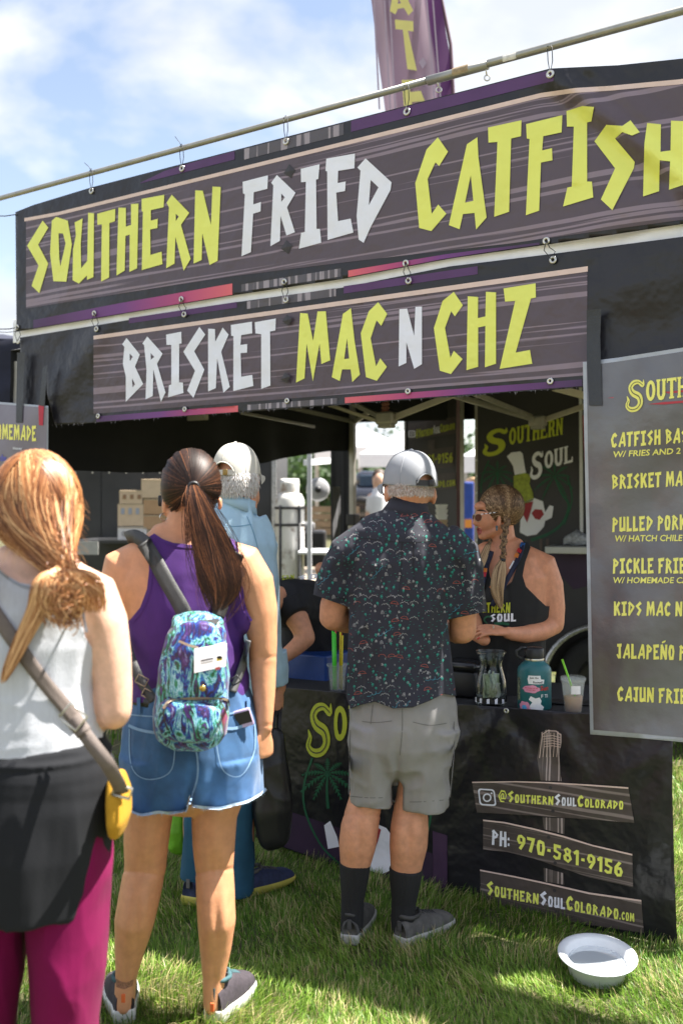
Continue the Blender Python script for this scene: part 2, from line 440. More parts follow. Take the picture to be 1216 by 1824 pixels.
def quadmap(tl, tr, br, bl):
    """Unit square (y up) to a pixel quad."""
    def fn(a, b):
        t = (tl[0] + (tr[0] - tl[0]) * a, tl[1] + (tr[1] - tl[1]) * a); q = (bl[0] + (br[0] - bl[0]) * a, bl[1] + (br[1] - bl[1]) * a)
        return (q[0] + (t[0] - q[0]) * b, q[1] + (t[1] - q[1]) * b)
    return fn
# the display S with a ball and a spur, as a thick curved band, and its inline
def band(pts, ws, k=5):
    c = catmull([(x, y, w) for (x, y), w in zip(pts, ws)], k); v = []; f = []
    for i, p in enumerate(c):
        a = c[max(i - 1, 0)]; b = c[min(i + 1, len(c) - 1)]; t = np.array([b[0] - a[0], b[1] - a[1]]); t /= (np.linalg.norm(t) + 1e-9)
        nx, ny = -t[1], t[0]; v += [(p[0] + nx * p[2], p[1] + ny * p[2]), (p[0] - nx * p[2], p[1] - ny * p[2])]
        if i: f.append([2 * i - 2, 2 * i - 1, 2 * i + 1, 2 * i])
    return v, f
S_PTS = [(.86, .98), (.83, .8), (.64, .92), (.42, .9), (.3, .76), (.4, .58), (.66, .44), (.72, .22), (.56, .06), (.3, .05), (.14, .18), (.2, .34), (.14, .5)]
S_W = [.01, .07, .07, .09, .1, .11, .12, .11, .09, .08, .07, .06, .01]
def logo_word(word, mapf, g, mi=0, dark=None, gd=None):
    """Display word: a tall curly S and condensed slab capitals; dark: inline in a second colour."""
    v, f = band(S_PTS, S_W); sw = 0.36
    g.add([mapf(a * sw, -.32 + b * 1.36) for a, b in v], f, mi)
    if gd is not None:
        v, f = band(S_PTS[1:-1], [w * .13 for w in S_W[1:-1]]); g2 = [mapf(a * sw, -.32 + b * 1.36, 1) for a, b in v]; gd.add(g2, f, 0)
    rest = word[1:]; n = len(rest); x = sw - .02; wl_ = (1 - x) / n
    for i, ch in enumerate(rest):
        w, o, h = LOGO[ch]
        vv, ff = flat_tris(o, h)
        g.add([mapf(x + wl_ * (i + .05 + a * .92), .02 + b * .92) for a, b in vv], ff, mi)
def _o(): return [(.5 + .5 * math.cos(t) * (1 if abs(math.cos(t)) < .5 else .98), .5 + .5 * math.sin(t)) for t in [k * math.pi / 10 for k in range(20)]]
def _oh(): return [(.5 + .18 * math.cos(t), .5 + .33 * math.sin(t)) for t in [k * math.pi / 6 for k in range(12)]]
LOGO = {
 'O': (1, _o(), [_oh()]),
 'U': (1, [(0,1),(.42,1),(.42,.9),(.34,.9),(.34,.3),(.42,.17),(.55,.17),(.63,.3),(.63,.9),(.56,.9),(.56,1),(1,1),(1,.9),(.93,.9),(.93,.24),(.75,.02),(.5,-.02),(.25,.02),(.06,.24),(.06,.9),(0,.9)], []),
 'T': (1, [(0,1),(1,1),(1,.78),(.9,.78),(.88,.86),(.66,.86),(.66,.1),(.76,.1),(.76,0),(.24,0),(.24,.1),(.34,.1),(.34,.86),(.12,.86),(.1,.78),(0,.78)], []),
 'H': (1, [(0,1),(.42,1),(.42,.9),(.34,.9),(.34,.58),(.66,.58),(.66,.9),(.58,.9),(.58,1),(1,1),(1,.9),(.93,.9),(.93,.1),(1,.1),(1,0),(.58,0),(.58,.1),(.66,.1),(.66,.44),(.34,.44),(.34,.1),(.42,.1),(.42,0),(0,0),(0,.1),(.07,.1),(.07,.9),(0,.9)], []),
 'E': (1, [(0,1),(.95,1),(.95,.74),(.85,.74),(.8,.87),(.38,.87),(.38,.57),(.6,.57),(.64,.64),(.7,.64),(.7,.37),(.64,.37),(.6,.44),(.38,.44),(.38,.13),(.82,.13),(.88,.28),(.98,.28),(.98,0),(0,0),(0,.1),(.08,.1),(.08,.9),(0,.9)], []),
 'R': (1, [(0,1),(.6,1),(.85,.92),(.92,.75),(.85,.55),(.7,.48),(.84,.38),(.88,.12),(1,.1),(1,0),(.72,0),(.6,.1),(.56,.36),(.46,.42),(.38,.42),(.38,.1),(.46,.1),(.46,0),(0,0),(0,.1),(.08,.1),(.08,.9),(0,.9)], [[(.38,.87),(.54,.87),(.62,.72),(.54,.56),(.38,.55)]]),
 'N': (1, [(0,1),(.36,1),(.68,.42),(.68,.9),(.6,.9),(.6,1),(1,1),(1,.9),(.93,.9),(.93,0),(.7,0),(.32,.66),(.32,.1),(.4,.1),(.4,0),(0,0),(0,.1),(.08,.1),(.08,.9),(0,.9)], []),
 'L': (1, [(0,1),(.46,1),(.46,.9),(.38,.9),(.38,.14),(.82,.14),(.88,.32),(.98,.32),(.98,0),(0,0),(0,.1),(.08,.1),(.08,.9),(0,.9)], []),
}
# ================================================================ ground
def shadez(px, z):                     # photo row of a height on the stall front
    return 912 - (z - 1.55) * 0.1536 * (px + 2059)
m_soil = M('soil under grass', (.05, .055, .022), .95, .4, 9, .6, 60, bdist=.01, col2=(.10, .09, .035))
gv = []; gf = []
xs = np.concatenate([np.array([-1500, -300, -60]), np.linspace(-14, 14, 29), np.array([60, 300, 1500])])
ys = np.concatenate([np.array([-1500, -300, -40, -6]), np.linspace(0, 16, 33), np.array([30, 80, 300, 1500])])
for y in ys:
    for x in xs: gv.append((x, y, 0))
nx_ = len(xs)
for j in range(len(ys) - 1):
    for i in range(nx_ - 1): gf.append([j * nx_ + i, j * nx_ + i + 1, (j + 1) * nx_ + i + 1, (j + 1) * nx_ + i])
obj('ground', gv, gf, m_soil, kind='structure')
# tan paved lane beyond the stalls
m_lane = M('tan packed lane', (.30, .24, .18), .9, .15, 3, .3, 40)
obj('path', [(-30, 13, .004), (30, 13, .004), (30, 40, .004), (-30, 40, .004)], [[0, 1, 2, 3]], m_lane, kind='structure', smooth=False)

def make_grass(name, n, xr, yfun, hmin, hmax, wid, seed):
    rs = np.random.RandomState(seed)
    y = yfun(rs.rand(n)); x = (rs.rand(n) * 2 - 1) * (y * .40 + .25) + xr
    cl = fbm(np.stack([x * 2.2, y * 2.2, x * 0], 1), 5); cl2 = vnoise(np.stack([x * 9, y * 9, x * 0], 1), 11)
    h = (hmin + (hmax - hmin) * rs.rand(n)) * (.55 + .9 * cl2 * (.6 + cl))
    ang = 6.28 * (fbm(np.stack([x * 1.3, y * 1.3, x * 0 + 4], 1), 21) * 2.2) + rs.randn(n) * .7
    lean = np.clip(.55 + .35 * rs.randn(n) + .5 * (cl - .45), .05, 1.5)
    dx, dy = np.cos(ang), np.sin(ang)
    wa = ang + math.pi / 2 + rs.randn(n) * .6; wx, wy = np.cos(wa) * wid, np.sin(wa) * wid
    wscale = .7 + .6 * rs.rand(n); wx *= wscale; wy *= wscale
    V = np.zeros((n, 7, 3)); z0 = -.004
    for k, (t, wf) in enumerate(((0, 1), (.38, .95), (.74, .7))):
        bx = x + dx * lean * h * t ** 1.7; by = y + dy * lean * h * t ** 1.7; bz = z0 + h * (t - .33 * lean * t * t)
        V[:, 2 * k] = np.stack([bx - wx * wf, by - wy * wf, bz], 1); V[:, 2 * k + 1] = np.stack([bx + wx * wf, by + wy * wf, bz], 1)
    V[:, 6] = np.stack([x + dx * lean * h, y + dy * lean * h, z0 + h * (1 - .33 * lean)], 1)
    base = (np.arange(n) * 7)[:, None]
    q = np.concatenate([base + np.array([[0, 1, 3, 2]]), base + np.array([[2, 3, 5, 4]])], 0); t = base + np.array([[4, 5, 6]])
    me = bpy.data.meshes.new(name); me.vertices.add(n * 7); me.vertices.foreach_set('co', V.ravel())
    loops = np.concatenate([q.ravel(), t.ravel()]).astype(np.int32); me.loops.add(len(loops)); me.loops.foreach_set('vertex_index', loops)
    ls = np.concatenate([np.arange(2 * n) * 4, 8 * n + np.arange(n) * 3]).astype(np.int32); me.polygons.add(3 * n); me.polygons.foreach_set('loop_start', ls)
    me.update(calc_edges=True)
    tint = np.clip(.12 + .5 * cl + .16 * rs.randn(n), 0, .72); dry = rs.rand(n) < (.10 + .20 * (cl2 > .58)); tint[dry] = .85 + .15 * rs.rand(dry.sum())
    a = me.attributes.new('tint', 'FLOAT', 'POINT'); a.data.foreach_set('value', np.repeat(tint, 7).astype(np.float32))
    me.materials.append(m_grass); o = bpy.data.objects.new(name, me); COL.objects.link(o); o['kind'] = 'stuff'; o['label'] = 'green lawn grass with dry blades'
    return o
m_grass = attr_mat('grass blades', [(0, (.05, .12, .014)), (.35, (.145, .28, .03)), (.7, (.33, .45, .075)), (.82, (.42, .37, .15)), (1, (.6, .5, .27))], rough=.45, trans=.35, spec=.35)
make_grass('lawn_grass', 190000, 0, lambda r: 2.35 + 3.6 * r ** 1.05, .026, .062, .00135, 1)
make_grass('lawn_grass', 26000, 0, lambda r: 5.4 + 8 * r, .04, .09, .004, 2)

# ================================================================ sheets on the stall front
m_vinyl = M('black printed vinyl', (.013, .012, .017), .34, .12, 6, .55, 6.5, bdist=.035, spec=.5)
def stripe_mat(name, base, light, sc=26, rough=.38, vertical=False, dark=None, thr=(.53, .56)):
    m = bpy.data.materials.new(name); m.use_nodes = True; nt = m.node_tree; b = nt.nodes['Principled BSDF']; b.inputs['Roughness'].default_value = rough
    t = nd(nt, 'ShaderNodeTexCoord'); s = nd(nt, 'ShaderNodeMapping')
    s.inputs['Rotation'].default_value = (0, 0, R(33.6)); nt.links.new(t.outputs['Object'], s.inputs['Vector'])
    s2 = nd(nt, 'ShaderNodeMapping'); s2.inputs['Scale'].default_value = (sc, 1, .5) if vertical else (.28, .28, sc); nt.links.new(s.outputs['Vector'], s2.inputs['Vector'])
    n = nd(nt, 'ShaderNodeTexNoise', Scale=1.0, Detail=1.0, Roughness=.5, Distortion=.0); nt.links.new(s2.outputs['Vector'], n.inputs['Vector'])
    r = nd(nt, 'ShaderNodeValToRGB'); e = r.color_ramp.elements; e[0].position = thr[0]; e[1].position = thr[1]
    e[0].color = (0, 0, 0, 1); e[1].color = (1, 1, 1, 1); nt.links.new(n.outputs['Fac'], r.inputs['Fac'])
    n2 = nd(nt, 'ShaderNodeTexNoise', Scale=1.7, Detail=2.0); nt.links.new(t.outputs['Object'], n2.inputs['Vector'])
    mb = nd(nt, 'ShaderNodeMix'); mb.data_type = 'RGBA'; mb.inputs[6].default_value = (*base, 1); mb.inputs[7].default_value = (*(dark or tuple(x * .75 for x in base)), 1)
    nt.links.new(n2.outputs['Fac'], mb.inputs[0])
    mx = nd(nt, 'ShaderNodeMix'); mx.data_type = 'RGBA'; nt.links.new(r.outputs['Color'], mx.inputs[0]); nt.links.new(mb.outputs[2], mx.inputs[6]); mx.inputs[7].default_value = (*light, 1)
    nt.links.new(mx.outputs[2], b.inputs['Base Color'])
    n3 = nd(nt, 'ShaderNodeTexNoise', Scale=6.5, Detail=3.0); bp = nd(nt, 'ShaderNodeBump', Strength=.55, Distance=.035); nt.links.new(t.outputs['Object'], n3.inputs['Vector'])
    nt.links.new(n3.outputs['Fac'], bp.inputs['Height']); nt.links.new(bp.outputs['Normal'], b.inputs['Normal'])
    return m
m_plank = stripe_mat('printed plank', (.118, .086, .112), (.27, .205, .245), 52, dark=(.085, .060, .070), thr=(.56, .585))
m_plank2 = stripe_mat('printed dark plank', (.10, .078, .072), (.27, .215, .20), 60, thr=(.54, .6))
m_slats = stripe_mat('printed upright slats', (.12, .105, .12), (.36, .31, .34), 34, vertical=True)
m_peach = M('peach print', (.80, .60, .53), .5, .06)
m_yel = M('yellow green print', (.88, .90, .17), .38, .05, 3, .55, 6.5, bdist=.035)
m_wht = M('pale white print', (.88, .88, .95), .38, .04, 3, .55, 6.5, bdist=.035)
m_menuyel = M('menu yellow print', (.95, .89, .20), .5, .03, 3, .05)
m_valance = M('white fabric strip', (.93, .93, .97), .7, .05)
def grad_mat(name, stops):
    return attr_mat(name, stops, rough=.5)
m_bar = grad_mat('purple to red print', [(0, (.07, .03, .10)), (.45, (.19, .05, .24)), (.75, (.5, .07, .2)), (1, (.80, .15, .17))])
m_metal = M('galvanised steel', (.42, .41, .37), .42, .25, 14, .2, 60, metal=.75, col2=(.34, .33, .30))
m_grom = M('grommet metal', (.62, .60, .55), .3, .05, metal=.9)
m_black = M('black plastic', (.015, .015, .017), .45, .1)
m_tape = M('black tape', (.03, .032, .035), .35, .15, 30, .5, 90, bdist=.004)
m_studs = M('printed stud', (.045, .04, .045), .5, .1)

def wr1(x, y):                          # folds of the upper banner, metres towards the camera
    d = .034 * (fbm(np.array([[x / 150., y / 210., 0]]), 2)[0] - .45)
    # diagonal fold from the corner at the fourth tie
    t = ((x - 985) * 231 + (y - 130) * 190) / (231 ** 2 + 190 ** 2); q = ((x - 985) * 190 - (y - 130) * 231) / math.hypot(231, 190)
    if t > -.05: k = min(1, max(0, t * 6 + .3)); d += k * (.034 * math.exp(-(q / 20.) ** 2) - .02 * math.exp(-((q + 36) / 22.) ** 2) + .014 * math.exp(-((q - 46) / 20.) ** 2))
    # crease down from the first tie at the left corner
    q2 = ((x - 60) * .83 + (y - 590) * .56); d += .012 * math.exp(-(q2 / 22.) ** 2) * min(1, max(0, (y - 440) / 150.))
    if x > 1000 and y > 330: d += .01 * math.sin((y - 330) / 28. + x / 90.) * min(1, (x - 1000) / 80.)
    return d
def wr2(x, y):
    d = .032 * (fbm(np.array([[x / 120., y / 180., 3]]), 4)[0] - .45)
    if x < 230: k = min(1, (230 - x) / 60.); d += k * .036 * math.exp(-(((x - 165) * .8 + (y - 600) * .6) / 26.) ** 2) - k * .024 * math.exp(-(((x - 120) * .85 + (y - 640) * .5) / 24.) ** 2)
    if x > 1040: d += .014 * math.sin(((x - 1040) * .4 + (y - 450) * .9) / 38.) * min(1, (x - 1040) / 60.)
    return d
def wr3(x, y):                          # table banner
    k = max(0, 1 - (y - 1255) / 190.); d = 0
    for (cx, cy, tx, ty, w, a) in ((900, 1275, 690, 1400, 13, .012), (900, 1275, 790, 1420, 12, .010), (903, 1275, 1000, 1375, 12, -.012), (1195, 1325, 1080, 1400, 16, .014), (820, 1260, 850, 1380, 11, -.008), (1197, 1330, 1160, 1500, 16, .012), (1000, 1290, 1040, 1400, 14, .009)):
        L = math.hypot(tx - cx, ty - cy); ux, uy = (tx - cx) / L, (ty - cy) / L; t = ((x - cx) * ux + (y - cy) * uy); q = (x - cx) * uy - (y - cy) * ux
        if t > -10: d += a * math.exp(-(q / (w + t * .07)) ** 2) * math.exp(-max(0, t - L * .75) / 60.) * min(1, (t + 10) / 40.)
    d += .02 * (fbm(np.array([[x / 150., y / 260., 7]]), 6)[0] - .45)
    return d
def wr4(x, y):                          # menu sheet
    return .018 * math.sin((y - 640) / 62. + .6 * math.sin(x / 60.)) + .020 * (fbm(np.array([[x / 40., y / 70., 9]]), 8)[0] - .45) + .02 * max(0, (y - 1230) / 90.) ** 2
def sheet(name, poly, mat, parent, wr, off, plane=FAC, cell=8, holes=(), tint=None, smooth=True, label=None, thick=0.0):
    v, f = flat_tris(poly, holes, cell)
    P = [plane.at(x, y, off + wr(x, y)) for x, y in v]; tn = [tint(x, y) for x, y in v] if tint else None
    if thick:
        n = len(P); P2 = [plane.at(x, y, off - thick + wr(x, y)) for x, y in v]
        from collections import Counter
        ec = Counter(); 
        for q in f:
            for a, b in zip(q, q[1:] + q[:1]): ec[(a, b)] += 1
        rim = [[b, a, a + n, b + n] for (a, b) in ec if (b, a) not in ec]
        f = f + [[i + n for i in q][::-1] for q in f] + rim; P = P + P2
        if tn: tn = tn + tn
    return obj(name, P, f, mat, parent, smooth=smooth, tint=tn, label=label)
def zpoly(x0, x1, z0, z1, step=60, zf0=None, zf1=None):
    """Band between two heights over a range of photo columns."""
    n = max(2, int(abs(x1 - x0) / step) + 1); xs = [x0 + (x1 - x0) * i / (n - 1) for i in range(n)]
    a = [(x, shadez(x, z1 if zf1 is None else zf1(x))) for x in xs]; b = [(x, shadez(x, z0 if zf0 is None else zf0(x))) for x in xs]
    return a + b[::-1]
def interp(pts):
    xs = [p[0] for p in pts]; zs = [p[1] for p in pts]
    return lambda x: float(np.interp(x, xs, zs))
def ring(g, c, nrm, r=.011, t=.0035, mi=0):
    q = Vector(nrm).to_track_quat('Z', 'Y').to_matrix()
    g.lathe(c, [(r - t, 0), (r - t, .002), (r, .003), (r + t, .002), (r + t, 0)], n=16, mi=mi, axis=q)

# ---------------------------------------------------------------- upper banner
B1 = thing('vinyl_banner', 'long dark banner reading SOUTHERN FRIED CATFISH hung from the steel pole', 'banner', FAC.pt(1.6, 2.9))
ztop = interp([(28, 3.216), (60, 3.23), (163, 3.244), (978, 3.243), (1003, 3.232), (1100, 3.19), (1216, 3.156), (1330, 3.15)])
z_wt = interp([(28, 2.55), (420, 2.565), (608, 2.562), (800, 2.577), (980, 2.572), (1216, 2.57), (1330, 2.57)])
b1poly = [(28, shadez(28, 3.216))] + [(x, shadez(x, ztop(x))) for x in (60, 163, 325, 509, 723, 978, 1003, 1100, 1216, 1330)] + [(x, shadez(x, z_wt(x))) for x in (1330, 1216, 980, 800, 608, 420, 200, 30)]
sheet('banner_sheet', b1poly, m_vinyl, B1, wr1, 0, thick=.0015)
zdip = interp([(0, 0), (990, 0), (1080, -.035), (1216, -.075), (1330, -.09)])
sheet('plank_print', zpoly(47, 1330, 0, 0, 60, interp([(47, 2.67), (414, 2.655), (620, 2.632), (900, 2.60), (1216, 2.585), (1330, 2.58)]), lambda x: 3.135 + (.02 if x < 100 else .008) + zdip(x)), m_plank, B1, wr1, .0015)
sheet('plank_edge_print', zpoly(44, 1330, 0, 0, 60, lambda x: 3.132 + (.02 if x < 100 else .008) + zdip(x), lambda x: 3.15 + (.02 if x < 100 else .008) + zdip(x)), m_peach, B1, wr1, .003)
def tg(x0, x1): return lambda x, y: (x - x0) / (x1 - x0)
sheet('bar_print', zpoly(60, 414, 0, 0, 50, lambda x: z_wt(x) + .004, interp([(60, 2.60), (200, 2.615), (414, 2.622)])), m_bar, B1, wr1, .0015, tint=tg(60, 414))
sheet('bar_print', zpoly(620, 960, 0, 0, 50, lambda x: z_wt(x) + .004, interp([(620, 2.595), (800, 2.598), (960, 2.585)])), m_bar, B1, wr1, .0015, tint=lambda x, y: 1 - (x - 620) / 300)
sheet('slat_print', zpoly(430, 607, 0, 0, 50, lambda x: z_wt(x) + .012, lambda x: 2.61), m_slats, B1, wr1, .0015)
m_purple = M('purple print', (.10, .035, .14), .5, .15, 4)
sheet('bar_print', zpoly(250, 418, 0, 0, 40, lambda x: 3.20, interp([(250, 3.203), (300, 3.236), (418, 3.24)])), m_purple, B1, wr1, .0015)
sheet('bar_print', zpoly(625, 985, 0, 0, 50, lambda x: 3.192, lambda x: ztop(x) - .004), m_purple, B1, wr1, .0015)
sheet('slat_print', zpoly(435, 612, 0, 0, 50, lambda x: 3.188, lambda x: ztop(x) - .006), m_slats, B1, wr1, .0015)
def cv(ox, oy, k, pts): return [(ox + a / k, oy + b / k) for a, b in pts]
CA, CB, CC, CD, CE = (20, 320, 3.04), (400, 240, 3.04), (720, 100, 2.4516), (160, 500, 3.04), (500, 460, 2.1714)
BIG1 = [
 (CA, 0, [(172,222),(203,260),(148,352),(202,455),(154,615),(112,575),(150,465),(88,358)], []),
 (CA, 0, [(222,222),(245,202),(308,222),(330,350),(300,553),(230,550),(212,400)], [[(258,290),(282,292),(296,345),(268,470),(262,430)]]),
 (CA, 0, [(345,232),(388,210),(378,350),(380,480),(413,440),(418,180),(450,182),(447,528),(412,543),(411,520),(368,563),(334,545),(336,380),(352,300)], []),
 (CA, 0, [(467,185),(565,158),(563,225),(533,235),(532,530),(488,552),(492,242),(468,245)], []),
 (CA, 0, [(582,152),(622,153),(622,255),(650,245),(650,132),(690,130),(683,480),(641,500),(643,298),(620,305),(616,492),(571,520)], []),
 (CA, 0, [(707,105),(830,82),(826,150),(757,165),(757,222),(794,212),(793,262),(754,270),(755,408),(815,390),(820,458),(708,490),(714,172),(708,172)], []),
 (CA, 0, [(870,82),(965,180),(920,245),(972,430),(935,493),(890,310),(885,455),(840,480),(855,150),(842,125)], [[(892,185),(908,200),(892,225)]]),
 (CA, 0, [(997,58),(1038,60),(1082,245),(1090,38),(1135,40),(1118,440),(1075,462),(1035,290),(1032,435),(988,455)], []),
 (CB, 1, [(98,255),(235,220),(232,293),(158,312),(156,378),(197,364),(195,416),(155,428),(143,636),(92,658),(110,322),(100,318)], []),
 (CB, 1, [(283,218),(384,315),(338,393),(381,528),(335,546),(303,440),(300,575),(248,604),(264,275),(252,260)], [[(307,318),(326,340),(307,363)]]),
 (CB, 1, [(412,185),(514,160),(507,240),(495,243),(498,510),(516,510),(523,585),(402,618),(414,532),(434,527),(440,255),(414,258)], []),
 (CB, 1, [(550,130),(705,102),(702,182),(614,196),(612,262),(655,253),(652,305),(604,314),(614,468),(682,454),(697,530),(557,570),(555,200),(546,195)], []),
 (CB, 1, [(762,128),(903,258),(897,300),(790,500),(752,586),(725,568),(714,440),(735,195),(718,178)], [[(790,245),(832,285),(780,382)]]),
 (CB, 0, [(1153,14),(1208,92),(1160,170),(1140,150),(1098,240),(1120,428),(1155,378),(1199,428),(1118,522),(1052,505),(1031,262),(1092,80)], []),
 (CC, 0, [(318,354),(322,440),(358,705),(312,757),(305,685),(255,690),(240,756),(193,738),(272,385)], [[(289,520),(300,632),(264,640)]]),
 (CC, 0, [(364,312),(510,280),(508,350),(465,360),(456,680),(391,702),(405,375),(366,378)], []),
 (CC, 0, [(530,297),(688,258),(685,333),(605,350),(600,412),(643,402),(645,455),(595,465),(587,675),(529,695),(545,362),(533,360)], []),
 (CC, 0, [(706,240),(775,218),(826,222),(815,285),(796,290),(796,548),(817,548),(823,617),(691,657),(710,574),(729,570),(738,308),(708,308)], []),
 (CC, 0, [(985,280),(1026,333),(992,347),(950,332),(918,360),(1004,462),(1000,490),(906,673),(856,626),(918,490),(828,372),(880,300),(950,305)], []),
 (CC, 0, [(1058,292),(1118,298),(1116,418),(1160,412),(1162,282),(1238,285),(1238,555),(1153,584),(1158,460),(1113,455),(1110,590),(1040,613),(1046,380)], []),
]
for c, mi, o_, h_ in BIG1:
    o_ = cv(*c, o_); h_ = [cv(*c, q) for q in h_]; v, f = flat_tris(o_, h_, 8)
    obj('letter', [FAC.at(x, y, .0050 + wr1(x, y)) for x, y in v], f, m_wht if mi else m_yel, B1)
def stud(px, py, r, wr, parent):
    g = G(); c = [(px, py - r * 1.15), (px + r, py - r * .2), (px + r * .3, py + r * 1.1), (px - r * .9, py + r * .3)]
    P = [FAC.at(x, y, .0035 + wr(x, y)) for x, y in c]; mid = FAC.at(px, py, .010 + wr(px, py)); g.add(P + [mid], [[0, 1, 4], [1, 2, 4], [2, 3, 4], [3, 0, 4]])
    for dx, dy in ((-1.9, -.2), (1.9, -.5), (-1.6, .7), (1.7, .3)):
        g.add([FAC.at(px, py + dy * r - .8, .0032 + wr(px, py)), FAC.at(px + dx * r, py + dy * r - .3, .0032 + wr(px, py)), FAC.at(px, py + dy * r + .8, .0032 + wr(px, py))], [[0, 1, 2]])
    g.build('stud_print', m_studs, parent)
stud(515, 305, 11, wr1, B1); stud(510, 440, 11, wr1, B1)
TIE1 = [(163, 340), (324, 300), (509, 252), (724, 199), (979, 132)]
for k, (x, y) in enumerate(TIE1):
    g = G(); ring(g, FAC.at(x, y, .006 + wr1(x, y)), FAC.m, .0115, .005); g.build('grommet', m_grom, B1, True)
    g = G(); s_ = .1536 * (x + 2059); yp = shadez(x, 3.322)
    a = FAC.at(x, y, .012); w = 3.2 + k * .4
    g.tube([FAC.at(x - w, yp + 2, .018), FAC.at(x - w * .8, (y + yp) / 2, .016), FAC.at(x, y, .010), FAC.at(x + w * .9, (y + yp) / 2, .02), FAC.at(x + w * .7, yp, .03), FAC.at(x, yp - 7, .0), FAC.at(x - w, yp - 2, .018)], .0018, 6)
    if k < 2: g.tube([FAC.at(x, yp - 2, .02), FAC.at(x - 4, yp - 10, .03), FAC.at(x - 12, yp - 17 - 3 * k, .03)], .0015, 5)
    g.build('cable_tie', m_black, B1, True)
for k, (x, y) in enumerate([(168, 558), (323, 533), (506, 502), (722, 469), (972, 429), (31, 583)]):
    g = G(); ring(g, FAC.at(x, y, .008 + wr1(x, y)), FAC.m, .0105, .0045); g.build('grommet', m_grom, B1, True)

# ---------------------------------------------------------------- lower banner
B2 = thing('vinyl_banner', 'dark banner reading BRISKET MAC N CHZ tied below the long banner', 'banner', FAC.pt(1.6, 2.2))
z_wb = interp([(34, 2.514), (420, 2.531), (608, 2.525), (800, 2.546), (980, 2.534), (1216, 2.525), (1330, 2.525)])
bot = interp([(85, 2.016), (170, 2.014), (1038, 2.017), (1216, 2.03), (1330, 2.03)])
rr = random.Random(4)
b2 = [(36, shadez(36, 2.515))] + [(x, shadez(x, z_wb(x))) for x in (170, 420, 608, 800, 980, 1216, 1330)] + [(x, shadez(x, bot(x)) + rr.uniform(-.8, .8)) for x in range(1330, 86, -22)] + [(84, 700), (82, 660), (78, 700), (74, 752), (40, 752)]
sheet('banner_sheet', b2, m_vinyl, B2, wr2, -.012, thick=.0015)
sheet('plank_print', zpoly(167, 1045, 2.061, 2.455, 60), m_plank, B2, wr2, -.0105)
sheet('plank_edge_print', zpoly(167, 1046, 2.448, 2.468, 60), m_peach, B2, wr2, -.009)
sheet('bar_print', zpoly(172, 424, 2.018, 2.047, 50), m_bar, B2, wr2, -.0105, tint=tg(172, 424))
sheet('bar_print', zpoly(614, 1036, 2.022, 2.047, 50), m_bar, B2, wr2, -.0105, tint=lambda x, y: 1 - (x - 614) / 420)
sheet('slat_print', zpoly(440, 600, 2.022, 2.047, 50), m_slats, B2, wr2, -.0105)
sheet('bar_print', zpoly(230, 422, 2.505, 2.532, 50), m_purple, B2, wr2, -.0105)
sheet('slat_print', zpoly(440, 598, 2.492, 2.527, 50), m_slats, B2, wr2, -.0105)
sheet('bar_print', zpoly(612, 850, 2.498, 2.53, 50), m_purple, B2, wr2, -.0105)
BIG2 = [
 (CD, 1, [(200,310),(272,400),(246,465),(290,560),(196,656),(196,520),(180,450),(188,358),(176,345)], [[(217,395),(234,413),(218,435)], [(230,528),(246,562),(232,578)]]),
 (CD, 1, [(312,302),(395,395),(365,450),(411,605),(386,657),(345,480),(342,625),(303,642),(308,480),(295,350),(286,340)], [[(330,393),(350,412),(332,428)]]),
 (CD, 1, [(414,292),(496,276),(498,340),(485,342),(484,550),(505,552),(508,608),(424,632),(430,565),(442,562),(442,348),(416,348)], []),
 (CD, 1, [(594,250),(626,292),(566,382),(621,482),(562,635),(528,595),(570,488),(507,385)], []),
 (CD, 1, [(641,260),(678,262),(680,330),(720,254),(752,292),(712,385),(759,575),(724,607),(690,420),(683,582),(641,600)], []),
 (CD, 1, [(764,240),(878,222),(880,285),(820,295),(816,348),(853,343),(852,390),(817,392),(820,520),(880,510),(886,570),(777,598),(778,300),(766,298)], []),
 (CD, 1, [(893,225),(1007,205),(1005,270),(976,275),(978,568),(928,586),(928,290),(897,285)], []),
 (CE, 0, [(75,212),(104,214),(125,320),(142,206),(174,205),(191,395),(157,409),(150,330),(124,476),(100,330),(92,465),(59,481)], []),
 (CE, 0, [(271,193),(285,320),(306,450),(276,479),(270,430),(237,430),(228,475),(197,460),(240,215)], [[(256,310),(264,388),(245,390)]]),
 (CE, 0, [(376,170),(411,215),(388,262),(370,240),(347,310),(368,418),(384,387),(410,420),(371,474),(329,460),(309,290),(340,205)], []),
 (CE, 1, [(458,197),(488,195),(515,300),(520,188),(545,187),(545,410),(515,428),(485,325),(485,405),(455,419)], []),
 (CE, 0, [(668,130),(703,182),(672,225),(658,205),(634,270),(655,385),(668,358),(702,390),(657,448),(614,435),(591,270),(625,165)], []),
 (CE, 0, [(722,147),(762,150),(761,232),(790,225),(792,130),(831,132),(831,408),(788,422),(790,262),(762,268),(762,420),(717,433)], []),
 (CE, 0, [(860,117),(984,97),(985,152),(966,156),(907,365),(962,355),(971,408),(845,428),(905,165),(866,168)], []),
]
for c, mi, o_, h_ in BIG2:
    o_ = cv(*c, o_); h_ = [cv(*c, q) for q in h_]; v, f = flat_tris(o_, h_, 8)
    obj('letter', [FAC.at(x, y, -.0075 + wr2(x, y)) for x, y in v], f, m_wht if mi else m_yel, B2)
stud(511, 570, 9, wr2, B2); stud(508, 673, 9, wr2, B2)
for (x, y) in [(175, 741), (329, 729), (511, 714), (726, 697), (979, 679)]:
    g = G(); ring(g, FAC.at(x, y, -.004 + wr2(x, y)), FAC.m, .009, .0045); g.build('grommet', m_grom, B2, True)
